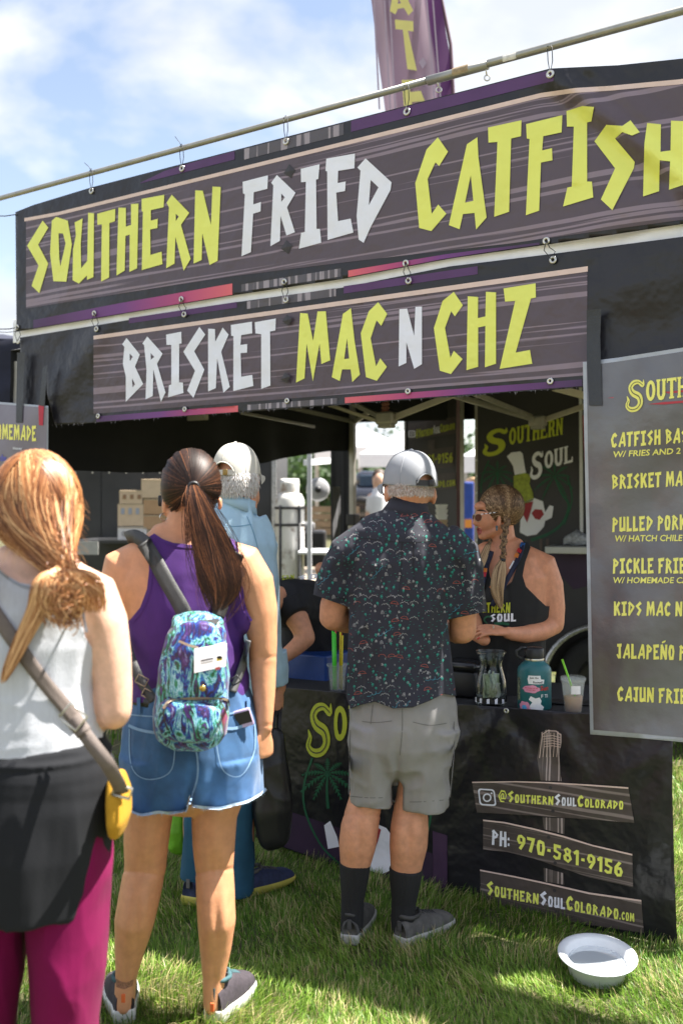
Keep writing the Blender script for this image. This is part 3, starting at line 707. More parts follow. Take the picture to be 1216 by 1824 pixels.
for (x, y), (x2, y2) in zip([(168, 558), (323, 533), (506, 502), (722, 469), (972, 429), (31, 583)], [(172, 586), (328, 560), (509, 534), (727, 500), (984, 463), (33, 608)]):
    g = G(); ring(g, FAC.at(x2, y2, -.002 + wr2(x2, y2)), FAC.m, .0105, .0045); g.build('grommet', m_grom, B2, True)
    g = G(); g.tube([FAC.at(x, y, .012), FAC.at(x - 4, (y + y2) / 2, .03), FAC.at(x2 - 2, y2, .008), FAC.at(x2 + 4, (y + y2) / 2 + 2, .024), FAC.at(x + 6, y + 12, .02), FAC.at(x + 1, y, .014)], .0017, 6); g.build('cable_tie', m_black, B2, True)
fr = G()
for k in range(80):                    # frayed threads of the cut lower edge
    x = rr.uniform(90, 1035); y = shadez(x, bot(x)); o_ = -.012 + wr2(x, y)
    fr.add([FAC.at(x, y - 1, o_ + .002), FAC.at(x + .7, y - 1, o_ + .002), FAC.at(x + rr.uniform(-3, 3), y + rr.uniform(1, 6), o_ + .004)], [[0, 1, 2]])
fr.build('frayed_edge', M('loose threads', (.35, .32, .34), .9, 0, bump=0), B2, kind='stuff')
# white strip behind both
ws = thing('canopy_trim', 'white fabric strip showing between the two dark banners', 'trim', FAC.pt(1.6, 2.55))
sheet('fabric_strip', zpoly(24, 1330, 0, 0, 60, lambda x: 2.49, lambda x: 2.62), m_valance, ws, lambda x, y: min(wr1(x, y), wr2(x, y)), -.020, thick=.002)

# pole
pole = thing('steel_pole', 'long galvanised steel pole from which the upper banner hangs', 'pole', FAC.pt(1.6, 3.32))
g = G(); pts = [FAC.at(x, shadez(x, 3.316 + .00001 * x), .0) for x in (-260, 100, 400, 760)]; g.tube(pts, .0135, 14); g.build('pole_section', m_metal, pole, True)
g = G(); g.tube([FAC.at(x, shadez(x, 3.326 - .0), .0) for x in (760, 872, 1100, 1400)], .0155, 14); g.build('pole_section', m_metal, pole, True)
g = G(); g.tube([FAC.at(x, shadez(x, 3.322), .0) for x in (762, 868)], .019, 14); g.build('pole_sleeve', m_metal, pole, True)
for x, y in ((781, 160), (867, 139)):
    g = G(); yp = shadez(x, 3.322); q = (FAC.m + Vector((.5, 0, 0))).to_track_quat('Z', 'Y').to_matrix()
    prof = [(.011 + .0028 * math.cos(t), .0028 * math.sin(t)) for t in [i * math.pi / 4 for i in range(9)]]
    g.lathe(FAC.at(x, y, .0), prof, n=18, axis=q); g.tube([FAC.at(x - 3, yp, 0), FAC.at(x - 1, y - 6, 0)], .003, 8); g.build('eye_bolt', m_grom, pole, True)
for (x0, x1, mi) in ((808, 836, 1), (897, 921, 0)):
    P = []; g = G()
    for i in range(5):
        for x in (x0, x1):
            a = -.9 + i * .45; c = FAC.at(x, shadez(x, 3.324), 0); rad = .0205 if mi else .0168
            P.append(c + FAC.m * rad * math.cos(a) + Vector((0, 0, 1)) * rad * math.sin(a))
    g.add(P, [[2 * i, 2 * i + 1, 2 * i + 3, 2 * i + 2] for i in range(4)])
    g.build('paper_label', M('worn brown label', (.35, .26, .16), .7, .4, 60) if mi else M('paper label', (.75, .72, .68), .6, .2, 60), pole, True)

# ---------------------------------------------------------------- canopy tent
FL, FR = Vector((-1.86, 5.60, 0)), Vector((1.36, 3.46, 0)); INW = NIN * 3.0
BL, BR = Vector((.085, 8.02, 0)), FR + INW
m_canvas = M('black canopy cloth', (.012, .012, .014), .9, .25, 5, .4, 300, sheen=.15)
m_alu = M('grey canopy frame', (.40, .38, .34), .45, .12, 12, .1, 80, metal=.55)
m_alu2 = M('cream canopy bar', (.55, .50, .42), .5, .1, 12)
tent = thing('canopy_tent', 'black pop-up canopy tent over the food stall', 'tent', (FL + BR) / 2)
g = G(); pk = (FL + FR + BL + BR) / 4 + Vector((0, 0, 3.14)); ev = [p + Vector((0, 0, 2.46)) for p in (FL, FR, BR, BL)]
ev[2] = ev[2] + Vector((0, 0, .0))
nn = 10; V = []; Fc = []
for a_, b_ in ((0, 1), (1, 2), (2, 3), (3, 0)):
    k0 = len(V)
    for i in range(nn + 1):
        for j in range(nn + 1):
            e = ev[a_].lerp(ev[b_], j / nn); p = e.lerp(pk, i / nn); p = p - Vector((0, 0, .05 * math.sin(math.pi * i / nn) + .02 * math.sin(math.pi * j / nn) * (1 - i / nn))); V.append(p)
    for i in range(nn):
        for j in range(nn): k = k0 + i * (nn + 1) + j; Fc.append([k, k + 1, k + nn + 2, k + nn + 1])
g.add(V, Fc); g.build('roof', m_canvas, tent, True)
def curtain(name, a, b, ztop_, zbot_, mat, parent, amp=.03, n=60, waves=14, m=14, kind=None, label=None):
    a, b = Vector(a), Vector(b); u = (b - a).normalized(); nr = Vector((u.y, -u.x, 0)); V = []
    for j in range(m + 1):
        for i in range(n + 1):
            t = i / n; zt, zb = ztop_(t), zbot_(t); z = zt + (zb - zt) * j / m
            d = amp * (.4 + .6 * j / m) * (math.sin(t * waves * 6.28 + 1.3 * math.sin(t * 9)) * .6 + (vnoise(np.array([[t * 9, j * .3, 2.]]))[0] - .5))
            p = a.lerp(b, t) + nr * d; V.append((p.x, p.y, z))
    return obj(name, V, [[j * (n + 1) + i, j * (n + 1) + i + 1, (j + 1) * (n + 1) + i + 1, (j + 1) * (n + 1) + i] for j in range(m) for i in range(n)], mat, parent, kind=kind, label=label)
drz = interp([(0, 1.90), (.10, 1.80), (.25, 1.795), (.45, 1.82), (.65, 1.90), (.8, 1.98), (.92, 2.03), (1, 2.04)])
curtain('side_drape', FL, BL, lambda t: 2.46, drz, m_canvas, tent, .035, waves=5)
curtain('valance', BL, BR, lambda t: 2.46, lambda t: 2.27 - .11 * t, m_canvas, tent, .006)
FX = FR + UU * 2.6; curtain('valance', FR, FX, lambda t: 3.2, lambda t: 2.0, m_canvas, tent, .01)  # out-of-view extension of the front, added to lengthen the shade on the grass
curtain('valance', BR, FR, lambda t: 2.46, lambda t: 2.15, m_canvas, tent, .006)
m_curt = M('black side curtain', (.014, .014, .017), .85, .2, 5, .3, 200)
p0 = W(589, 800, 8.1); p1 = W(624, 800, 7.95)
curtain('side_curtain', (p0.x, p0.y, 0), (p1.x, p1.y, 0), lambda t: 2.3, lambda t: .1, m_curt, tent, .02, n=30, waves=2)
m_gcurt = M('lit curtain grey', (.16, .16, .17), .85, .2, 8)  # light on the black curtain's left edge, put into a grey strip
p0 = W(592, 800, 7.8); p1 = W(606, 800, 7.85)
curtain('lit_curtain_edge', (p0.x, p0.y, 0), (p1.x, p1.y, 0), lambda t: 1.75 - t * .0, lambda t: .1, m_gcurt, tent, .01, n=12, waves=1)
def leg(px, Y, w, z1=2.4, nm='leg'):
    g = G(); c = W(px, 912, Y); g.box((c.x, c.y, z1 * .62 / 2 + 0), (w, w, z1 * .62), rz=R(-33), bev=.004); g.box((c.x, c.y, z1 * .8), (w * .78, w * .78, z1 * .42), rz=R(-33), bev=.004)
    g.build(nm, m_alu, tent, False)
    g = G(); g.box((c.x, c.y, z1 * .62), (w * 1.5, w * 1.5, .09), rz=R(-33), bev=.008); g.build('slider', m_black, tent, False)
leg(628, 7.9, .055); leg(1385, 6.1, .05)
g = G(); g.box((FL.x + .03, FL.y + .03, 1.2), (.045, .045, 2.4), rz=R(-33), bev=.004); g.build('leg', m_alu, tent)
g = G(); g.box((FR.x, FR.y + .05, 1.65), (.045, .045, 3.3), rz=R(-33), bev=.004); g.build('leg', m_alu, tent)
def strut(a, b, w=.03, mat=None):
    g = G(); A, B = W(*a), W(*b); g.bar(A, B, w * .6, w, bev=.003); g.build('truss_bar', mat or m_alu, tent)
strut((696, 746, 5.6), (822, 697, 5.3), .034, m_alu2); strut((592, 700, 6.2), (680, 744, 5.6), .03); strut((560, 712, 6.6), (672, 750, 5.62), .022, m_alu2)
strut((480, 718, 7.3), (634, 752, 7.8), .03); strut((655, 735, 6.2), (632, 752, 7.8), .03)
strut((800, 702, 5.6), (950, 747, 6.6), .034); strut((842, 700, 5.4), (946, 742, 6.6), .03); strut((968, 748, 6.6), (1045, 722, 6.3), .034, m_alu2)
strut((985, 690, 5.6), (1045, 706, 5.7), .04, m_alu2); strut((430, 735, 6.3), (560, 760, 7.3), .02)
for (x, y, Y) in ((688, 745, 5.6), (957, 750, 6.6)):
    g = G(); c = W(x, y, Y); g.box(c, (.11, .08, .07), rz=R(-33), bev=.012); g.box(c + Vector((0, 0, -.04)), (.085, .06, .03), rz=R(-33), bev=.006); g.build('truss_hub', m_alu, tent)
g = G(); c = W(686, 725, 5.6); g.lathe(c - Vector((0, 0, .04)), [(.018, 0), (.018, .18)], 12)
for k in range(6): g.lathe(c + Vector((0, 0, -.03 + k * .02)), [(.021, 0), (.024, .004), (.024, .008), (.021, .011)], 12)
g.build('spring_rod', M('rusty spring', (.22, .08, .05), .6, .3, 40), tent, True)
for x0, y0, x1, y1, w in ((362, 700, 4, 4, 0),): pass
g = G(); g.box(W(352, 742, 6.6), (.16, .03, .05), rz=R(-33)); g.build('truss_bar', m_alu2, tent)

# ---------------------------------------------------------------- menu sheet
MS = thing('menu_sign', 'laminated black menu sheet with yellow dish names taped up at right', 'sign', FAC.at(1120, 960, .05))
m_lam = M('laminated dark grey sheet', (.16, .165, .185), .30, .5, 1.8, .30, 22, bdist=.012, col2=(.085, .075, .08), coat=.8, band=(.38, .62))
m_lame = M('clear laminate rim', (.42, .44, .47), .3, .1)
mo = [(1037, 645), (1100, 637), (1216, 619), (1330, 602), (1330, 1332), (1216, 1322), (1130, 1314), (1050, 1308), (1047, 1150), (1044, 980), (1040, 800)]
mi_ = [(1044, 651), (1100, 644), (1216, 626), (1330, 610), (1330, 1324), (1216, 1314), (1130, 1306), (1056, 1300), (1053, 1150), (1050, 980), (1046, 800)]
sheet('clear_rim', mo, m_lame, MS, wr4, .040, cell=18, thick=.002)
sheet('menu_sheet', mi_, m_lam, MS, wr4, .042, cell=12)
def mline(g, text, x0, yb, uw, cap, slope=-.06, mi=0, off=.044, plane=FAC, wr=wr4, **kw):
    segs, wd = line_2d(text, **kw)
    for v, f, i in segs:
        P = []
        for a, b in v: x = x0 + a * uw; y = yb + slope * (x - x0) - b * cap * (1 + (x - x0) * .0003); P.append(plane.at(x, y, off + wr(x, y)))
        g.add(P, f, mi)
def bline(g, text, x0, yb, wpx, cap, slope=-.06, mi=0, off=.044, plane=FAC, wr=wr4, shear=.0):
    v, f = bfont(text); P = []
    for a, b in v: x = x0 + a * wpx + b * shear * cap; y = yb + slope * (x - x0) - b * cap; P.append(plane.at(x, y, off + wr(x, y)))
    g.add(P, f, mi)
for tx, x0, yb, uw, cap, sl in (('CATFISH BAS', 1087, 798, 18.5, 27, -.065), ('BRISKET MA', 1088, 872, 18.4, 27, -.045), ('PULLED PORK', 1089, 948, 18.4, 27, -.03), ('PICKLE FRIE', 1090, 1022, 18.6, 28, 0), ('KIDS MAC N', 1092, 1097, 18.6, 26, .01), ('JALAPEÑO P', 1097, 1173, 18.6, 27, .03), ('CAJUN FRIE', 1098, 1249, 18.8, 27, .045)):
    g = G(); mline(g, tx, x0, yb, uw, cap, sl); g.build('dish_name', m_menuyel, MS)
for tx, x0, yb, w, cap, sl in (('W/ FRIES AND 2 H', 1090, 815, 137, 11, -.055), ('W/ HATCH CHILE C', 1093, 965, 135, 11.5, -.01), ('W/ HOMEMADE CA', 1090, 1039, 134, 11, .0)):
    g = G(); bline(g, tx, x0, yb, w, cap, sl, shear=.12); g.build('dish_note', m_menuyel, MS)
g = G(); gd = G()
def lm(a, b, lift=0): x = 1110 + a * 182; y = 716 - .12 * (x - 1150) - b * 40; return FAC.at(x, y, .0455 + lift * .0015 + wr4(x, y))
logo_word('SOUTH', lambda a, b, lift=0: lm(a * .62, b, lift), g, 0, gd=gd); g.build('logo_word', m_menuyel, MS); gd.build('logo_inline', M('dark inline print', (.06, .06, .05), .5, 0, bump=0), MS)
g = G()
for a, b in (((1080, 709), (1225, 696)), ((1152, 720), (1225, 715))):
    g.add([FAC.at(a[0], a[1], .0438 + wr4(*a)), FAC.at(a[0] + 30, a[1] - 4, .0438 + wr4(*a)), FAC.at(b[0], b[1] - 2, .0438 + wr4(*b)), FAC.at(b[0], b[1] + 1.5, .0438 + wr4(*b)), FAC.at(a[0] + 30, a[1] + .5, .0438 + wr4(*a))], [[0, 1, 2, 3, 4]])
g.build('red_line', M('red print', (.5, .04, .06), .5, 0, bump=0), MS)
sheet('tape_strip', [(1044, 552), (1070, 550), (1068, 600), (1071, 722), (1048, 722), (1044, 640)], m_tape, MS, wr4, .049, cell=10)

# ---------------------------------------------------------------- small sign at the left
HS = thing('menu_sign', 'laminated purple sign reading HOMEMADE hanging at the left corner of the stall', 'sign', FAC.at(20, 780, .05))
m_lam2 = M('laminated purple sheet', (.12, .09, .13), .3, .4, 3, .2, 20, bdist=.004, coat=.6, col2=(.20, .18, .22))
w0 = lambda x, y: .006 * math.sin(y / 30. + x / 25.)
sheet('clear_rim', [(-120, 700), (0, 716), (87, 723), (86, 868), (-120, 860)], m_lame, HS, w0, .03, thick=.002)
sheet('sign_sheet', [(-120, 704), (0, 720), (84, 726), (83, 864), (-120, 856)], m_lam2, HS, w0, .032)
g = G(); mline(g, 'HOMEMADE', -14, 782, 13.1, 28, .06, off=.034, wr=w0); g.build('sign_word', m_menuyel, HS)
g = G(); bline(g, 'Honey', 24, 802, 16, 6, .03, off=.034, wr=w0); g.build('sign_note', m_wht, HS)
g = G(); bline(g, 'Lemonade', -40, 820, 52, 12, .03, off=.034, wr=w0); g.build('sign_note', M('blue print', (.12, .12, .5), .5, 0, bump=0), HS)
sheet('red_tape', [(69, 722), (79, 722), (77, 758), (70, 757)], M('red tape', (.5, .02, .05), .4, .1), HS, w0, .035)
sheet('tape_strip', [(31, 628), (45, 628), (40, 753), (29, 753)], m_tape, HS, w0, .037)
sheet('tape_strip', [(77, 655), (85, 650), (80, 724), (70, 722)], m_tape, HS, w0, .037)
# ================================================================ counter
m_cloth = M('black table cloth', (.016, .016, .018), .85, .2, 8, .3, 200)
ztab = lambda px: float(np.interp(px, [440, 606, 820, 1050, 1200], [.748, .765, .776, .787, .792])) - .006
tb = thing('folding_table', 'long black counter table behind the printed banner', 'table', FAC.at(820, 1650, -.35))
g = G(); a = FAC.at(430, 1400, -.012); b = FAC.at(1203, 1400, -.012); V = []
for off in (0, .72):
    for p, z in ((a, .742), (b, .786)): q = p + NIN * off; V += [(q.x, q.y, z), (q.x, q.y, z - .03)]
g.add(V, [[0, 2, 6, 4], [1, 5, 7, 3], [0, 1, 3, 2], [4, 6, 7, 5], [0, 4, 5, 1], [2, 3, 7, 6]]); g.build('table_top', m_cloth, tb)
for p in (a + UU * .08 + NIN * .08, b - UU * .08 + NIN * .08, a + UU * .08 + NIN * .62, b - UU * .08 + NIN * .62):
    g = G(); g.tube([(p.x, p.y, 0), (p.x, p.y, .72)], .014, 10); g.build('leg', m_alu, tb, True)
TB = thing('table_banner', 'black banner with plank sign print hanging down the counter front', 'banner', FAC.at(820, 1600, 0))
tp = [(478, 1222), (606, 1233), (720, 1246), (820, 1254), (900, 1260), (1050, 1271), (1198, 1281), (1196, 1401.3), (1200, 1551), (1206, 1697), (1160, 1676), (1060, 1655), (860, 1618), (600, 1546), (455, 1491), (462, 1403.1)]
sheet('banner_sheet', tp, m_vinyl, TB, wr3, .004, thick=.002)
m_dplum = M('dark plum print', (.035, .015, .045), .5, .2, 4)
sheet('plum_print', [(470, 1430), (620, 1480), (770, 1520), (770, 1585), (600, 1543), (462, 1492)], m_dplum, TB, wr3, .0055)
sheet('plum_print', [(770, 1480), (796, 1488), (796, 1606), (771, 1600)], M('plum print', (.06, .025, .07), .5, .2, 4), TB, wr3, .0065)
CH = (820, 1280, 3.0707)
pl = [[(62,345),(300,342),(480,347),(700,360),(915,375),(948,570),(720,552),(400,530),(88,513),(75,430)],
      [(122,552),(240,565),(400,600),(560,640),(720,690),(937,740),(941,922),(700,868),(400,765),(250,728),(122,716)],
      [(105,825),(300,862),(480,900),(700,950),(986,992),(1000,1172),(700,1128),(400,1085),(112,1004)]]
for q in pl:
    sheet('plank_print', cv(*CH, q), m_plank2, TB, wr3, .0075)
    n = 5 if q[4][0] > 850 or True else 4
for q in ([(62,345),(300,342),(480,347),(700,360),(915,375),(915,384),(700,368),(480,354),(300,348),(62,352)], [(122,552),(240,565),(400,600),(560,640),(720,690),(937,740),(937,749),(720,698),(560,650),(400,609),(240,573),(122,560)], [(105,825),(300,862),(480,900),(700,950),(986,992),(986,1001),(700,960),(480,909),(300,870),(105,833)]):
    sheet('plank_edge_print', cv(*CH, q), m_peach, TB, wr3, .009)
post = [[(440,75),(470,60),(520,62),(550,85),(552,120),(538,200),(550,342),(436,338),(417,215),(430,130)], [(446,540),(568,545),(566,632),(455,605)], [(452,815),(560,845),(566,908),(455,890)], [(470,1090),(540,1100),(545,1135),(470,1120)]]
m_post = stripe_mat('printed post', (.13, .105, .10), (.42, .34, .32), 130, vertical=True, dark=(.07, .055, .05))
for q in post: sheet('post_print', cv(*CH, q), m_post, TB, wr3, .006)
g = G(); gl = [(440,75),(470,60),(520,62),(550,85)]
def ln(g, pts, w, off, mi=0):
    pts = cv(*CH, pts)
    for (x0, y0), (x1, y1) in zip(pts, pts[1:]):
        L = math.hypot(x1 - x0, y1 - y0); nx, ny = -(y1 - y0) / L * w, (x1 - x0) / L * w
        g.add([FAC.at(x, y, off + wr3(x, y)) for x, y in ((x0 + nx, y0 + ny), (x1 + nx, y1 + ny), (x1 - nx, y1 - ny), (x0 - nx, y0 - ny))], [[0, 1, 2, 3]], mi)
ln(g, [(430,215),(440,130),(446,85),(475,66),(520,68),(546,90)], .6, .0075)
for k in range(5): ln(g, [(448 + k * 2, 98 + 14 * k), (500, 92 + 14 * k), (544, 104 + 13 * k)], .45, .0082)
for k in range(5): ln(g, [(455 + 18 * k, 78), (456 + 18 * k, 150), (448 + 19 * k, 210)], .4, .0078)
g.build('post_grid_print', m_peach, TB)
def tline(text, p0, p1, cap, mis, small=.78, off=.0095, mats=None, curve=None):
    g = G(); p0, p1 = cv(*CH, [p0, p1]); cap /= CH[2]
    def mp(t, h):
        x = p0[0] + (p1[0] - p0[0]) * t; y = p0[1] + (p1[1] - p0[1]) * t - h * cap + (curve(t) if curve else 0); return FAC.at(x, y, off + wr3(x, y))
    put_text(g, text, mp, lambda i, c: mis(i), small=small); g.build('lettering', [m_yel, m_wht], TB)
tline('@SouthernSoulColorado', (204, 455), (888, 498), 66, lambda i: 1 if 9 <= i < 13 else 0, .74)
tline('PH: ', (168, 690), (290, 712), 86, lambda i: 1, .86)
tline('970-581-9156', (306, 712), (886, 872), 84, lambda i: 0)
tline('SouthernSoulColorado', (140, 965), (862, 1100), 82, lambda i: 1 if 8 <= i < 12 else 0, .74)
tline('.com', (866, 1098), (948, 1114), 60, lambda i: 0, .8)
# camera glyph
g = G(); cx, cy, r_ = 144, 430, 44
def rr_(cx, cy, r, k=.35, n=6):
    out = []
    for qx, qy, a0 in ((1, 1, 0), (-1, 1, 90), (-1, -1, 180), (1, -1, 270)):
        for i in range(n + 1): a = R(a0 + 90 * i / n); out.append((cx + qx * r * (1 - k) + r * k * math.cos(a), cy + qy * r * (1 - k) + r * k * math.sin(a)))
    return out
def bandp(outer, inner, g, off): 
    o, i_ = cv(*CH, outer), cv(*CH, inner); v, f = flat_tris(o, [i_], 30); g.add([FAC.at(x, y, off + wr3(x, y)) for x, y in v], f)
sk = lambda pts: [(x + (y - cy) * .12, y + (x - cx) * .06) for x, y in pts]
bandp(sk(rr_(cx, cy, 46)), sk(rr_(cx, cy, 38)), g, .0095)
circ = lambda x, y, r, n=18: [(x + r * math.cos(6.283 * k / n), y + r * math.sin(6.283 * k / n)) for k in range(n)]
bandp(circ(cx, cy + 2, 24), circ(cx, cy + 2, 16), g, .0095); v, f = flat_tris(cv(*CH, circ(168, 408, 5, 8))); g.add([FAC.at(x, y, .0095 + wr3(x, y)) for x, y in v], f); g.build('camera_glyph', m_wht, TB)
g = G()
for x, y in ((490, 378), (503, 505), (480, 648), (515, 790), (512, 940), (525, 1056)):
    v, f = flat_tris(cv(*CH, circ(x, y, 10, 7))); g.add([FAC.at(a, b, .0092 + wr3(a, b)) for a, b in v], f)
g.build('nail_print', m_studs, TB)
for x, y in ((901, 1266), (909, 1629), (1198, 1693), (668, 1573)):
    g = G(); ring(g, FAC.at(x, y, .010 + wr3(x, y)), FAC.m, .0075, .0035); g.build('grommet', m_grom, TB, True)
# logo half hidden behind the man in grey shorts
m_lyel = M('olive yellow print', (.55, .60, .045), .5, .08, 8)
g = G(); gd = G()
def lg(a, b, lift=0): x = 541 + (a * 155 if a < .36 else 55.8 + (a - .36) * 300); y = 1320 - .045 * (x - 541) - b * 68 + 4; return FAC.at(x, y, .007 + lift * .0015 + wr3(x, y))
logo_word('SOUTHERN', lg, g, gd=gd); g.build('logo_word', m_lyel, TB); gd.build('logo_inline', m_studs, TB)
m_palm = M('green print', (.012, .11, .05), .5, .15, 10); m_palm2 = m_palm
def palm(g, fn, cx, cy, r, n=8, seed=1, w=.13):
    q = random.Random(seed)
    for k in range(n):
        a = -math.pi / 2 + (k - (n - 1) / 2) * (2 * math.pi / (n + 1.2)); L = r * q.uniform(.85, 1.15); pts = []
        for i in range(9):
            t = i / 8; x = cx + math.cos(a) * L * t; y = cy + math.sin(a) * L * t + L * .38 * t * t; pts.append((x, y))
        for i in range(8):
            x0, y0 = pts[i]; x1, y1 = pts[i + 1]; dx, dy = x1 - x0, y1 - y0; l = math.hypot(dx, dy); nx, ny = -dy / l, dx / l; ww = r * w * math.sin(math.pi * min(1, (i + .8) / 9)) 
            for sg in (1, -1): g.add([fn(x0, y0), fn(x1, y1), fn(x0 + nx * ww * sg + dx * 1.2, y0 + ny * ww * sg + dy * 1.2 + ww * .3)], [[0, 1, 2]])
tf = lambda x, y: FAC.at(x, y, .0062 + wr3(x, y))
g = G(); palm(g, tf, 583, 1378, 44, 9); 
def stroke(g, fn, pts, w0, w1):
    c = catmull([(x, y) for x, y in pts], 5)
    for i in range(len(c) - 1):
        x0, y0 = c[i]; x1, y1 = c[i + 1]; l = math.hypot(x1 - x0, y1 - y0) + 1e-6; nx, ny = -(y1 - y0) / l, (x1 - x0) / l; a = w0 + (w1 - w0) * i / len(c); b = w0 + (w1 - w0) * (i + 1) / len(c)
        g.add([fn(x0 + nx * a, y0 + ny * a), fn(x1 + nx * b, y1 + ny * b), fn(x1 - nx * b, y1 - ny * b), fn(x0 - nx * a, y0 - ny * a)], [[0, 1, 2, 3]])
stroke(g, tf, [(583, 1378), (582, 1410), (584, 1440)], 1.5, 3)
stroke(g, tf, [(556, 1350), (541, 1400), (545, 1450), (575, 1510), (620, 1550)], 2, 1.5)
g.build('palm_print', m_palm, TB); g = G(); stroke(g, tf, [(760, 1370), (768, 1440), (755, 1500), (735, 1535)], 2, 1.5); g.build('palm_print', m_palm, TB)
# chef's coat of the printed emblem, its creature left out
sheet('coat_print', [(577, 1470), (588, 1462), (600, 1490), (604, 1508), (584, 1512)], m_wht, TB, wr3, .0065)
sheet('coat_print', [(672, 1468), (688, 1475), (700, 1492), (708, 1520), (700, 1548), (680, 1557), (655, 1550), (650, 1530), (660, 1500)], m_wht, TB, wr3, .0065)
sheet('kerchief_print', [(668, 1470), (678, 1478), (672, 1500), (662, 1525), (664, 1490)], M('red kerchief print', (.36, .02, .03), .5, .1), TB, wr3, .008)
sheet('plank_print', [(464, 1500), (480, 1500), (510, 1543), (490, 1538), (468, 1508)], m_plank2, TB, wr3, .0065)

# ---------------------------------------------------------------- things on the counter
def gls(name, col=(1, 1, 1), rough=.02, ior=1.2):
    m = bpy.data.materials.new(name); m.use_nodes = True; nt = m.node_tree; b = nt.nodes['Principled BSDF']
    b.inputs['Base Color'].default_value = (*col, 1); b.inputs['Roughness'].default_value = rough; b.inputs['Transmission Weight'].default_value = 1; b.inputs['IOR'].default_value = ior
    return m
m_glass = gls('clear glass', (.9, .96, .93), .02, 1.35)
m_clear = M('clear plastic', (.75, .8, .78), .12, 0, bump=0, alpha=.20)
def shell_prof(prof, t): return prof + [(max(.001, r - t), z + (t if i == len(prof) - 1 or False else 0)) for i, (r, z) in reversed(list(enumerate(prof)))]
def tabpt(px, back): p = FAC.at(px, 1255, -.0); q = p + NIN * back; return Vector((q.x, q.y, ztab(px)))
def at_tab(px, back):
    """point on the counter seen at photo column px, back metres behind its front edge"""
    p = FAC.at(px, 1255, -back); return Vector((p.x, p.y, ztab(px)))
def puts(a, h0, k): return [(r * k, z * k + h0) for r, z in a]
# tip jar
c = at_tab(874, .09); k = 1
jar = thing('glass_jar', 'glass carafe tip jar stuffed with banknotes on the counter', 'jar', c)
prof = [(.001, .002), (.058, .002), (.064, .012), (.065, .05), (.060, .10), (.046, .15), (.043, .165), (.052, .195), (.060, .212)]
pi_ = [(.057, .212), (.049, .194), (.040, .165), (.043, .149), (.056, .10), (.061, .05), (.060, .015), (.001, .008)]
g = G(); g.lathe(c, prof + [(.0615, .214), (.060, .216), (.057, .214)] + pi_[0:], 36); g.build('glass_body', m_glass, jar, True)
m_bill = M('banknote green', (.32, .38, .24), .8, .35, 60, .2, 200, col2=(.62, .66, .50))
rb = random.Random(12); bills = thing('banknotes', 'crumpled green and white banknotes inside the tip jar', 'money', c + Vector((0, 0, .02)))
for k in range(15):
    g = G(); a0 = rb.uniform(0, 6.28); rad = rb.uniform(.0, .026); z = .016 + rb.uniform(0, .07); wdt, hgt = rb.uniform(.026, .036), rb.uniform(.06, .085) ; til = rb.uniform(-.35, .35); V = []; yaw = rb.uniform(0, 3.14)
    for i in range(6):
        for j in range(7):
            x = (i / 5 - .5) * wdt; zz = j / 6 * hgt; y = .004 * math.sin(i * 1.4 + k) + .004 * math.sin(j * 1.3 + k * 2); x += til * zz * .5
            V.append((c.x + rad * math.cos(a0) + x * math.cos(yaw) - y * math.sin(yaw), c.y + rad * math.sin(a0) + x * math.sin(yaw) + y * math.cos(yaw), c.z + z + zz))
    obj('banknote', V, [[j + 7 * i, j + 1 + 7 * i, j + 8 + 7 * i, j + 7 + 7 * i] for i in range(5) for j in range(6)], m_bill if k % 4 else M('pale paper slip', (.62, .62, .6), .8, .1), bills)
g = G(); cc = c
for i in range(9):
    a0 = R(-150 + i * 14 - 20); q = 0.0665
    g.add([(c.x + q * math.cos(a0), c.y + q * math.sin(a0), c.z + .012), (c.x + q * math.cos(a0 + .18), c.y + q * math.sin(a0 + .18), c.z + .012), (c.x + q * math.cos(a0 + .18), c.y + q * math.sin(a0 + .18), c.z + .03 + rb.uniform(-.004, .006)), (c.x + q * math.cos(a0), c.y + q * math.sin(a0), c.z + .03)], [[0, 1, 2, 3]], i % 2)
g.build('decal_strip', [m_wht, m_black], jar)
# water bottle
c = at_tab(951, .09)
bt = thing('water_bottle', 'teal insulated bottle with black lid and stickers on the counter', 'bottle', c)
m_teal = M('teal powder coat', (.018, .13, .145), .38, .08, 40, .1, 600)
g = G(); g.lathe(c, [(.001, 0), (.062, 0), (.066, .006), (.066, .150), (.063, .162), (.052, .175), (.040, .184), (.036, .188), (.036, .196)], 40); g.build('bottle_body', m_teal, bt, True)
g = G(); g.lathe(c + Vector((0, 0, .190)), [(.0375, 0), (.0385, .004), (.0375, .008)], 32); g.build('steel_neck', m_grom, bt, True)
g = G(); g.lathe(c + Vector((0, 0, .199)), [(.036, 0), (.037, .004), (.037, .034), (.033, .040), (.001, .042)], 32)
g.tube([c + Vector((-.030, 0, .236)), c + Vector((-.052, -.01, .240)), c + Vector((-.072, -.012, .228)), c + Vector((-.072, -.012, .208)), c + Vector((-.055, -.01, .198)), c + Vector((-.036, -.004, .204))], .0055, 10); g.build('bottle_lid', m_black, bt, True)
def cyl_decal(name, c, rad, pts, z0, a0, k, mat, parent, lift=.0008, yaw=-math.pi / 2):
    """flat outline (metres) wrapped round an upright cylinder, centred at angle a0 from the side that faces the camera"""
    v, f = flat_tris(pts, (), .006); P = []
    fa = math.atan2(-c.y, -c.x)
    for x, y in v: a = fa + a0 + x * k / rad; P.append((c.x + (rad + lift) * math.cos(a), c.y + (rad + lift) * math.sin(a), c.z + z0 + y * k))
    return obj(name, P, f, mat, parent)
m_stk = M('white sticker', (.8, .8, .82), .4, .03); m_pink = M('pink sticker', (.7, .28, .42), .4, .1); m_redp = M('red sticker', (.6, .03, .03), .4, .05)
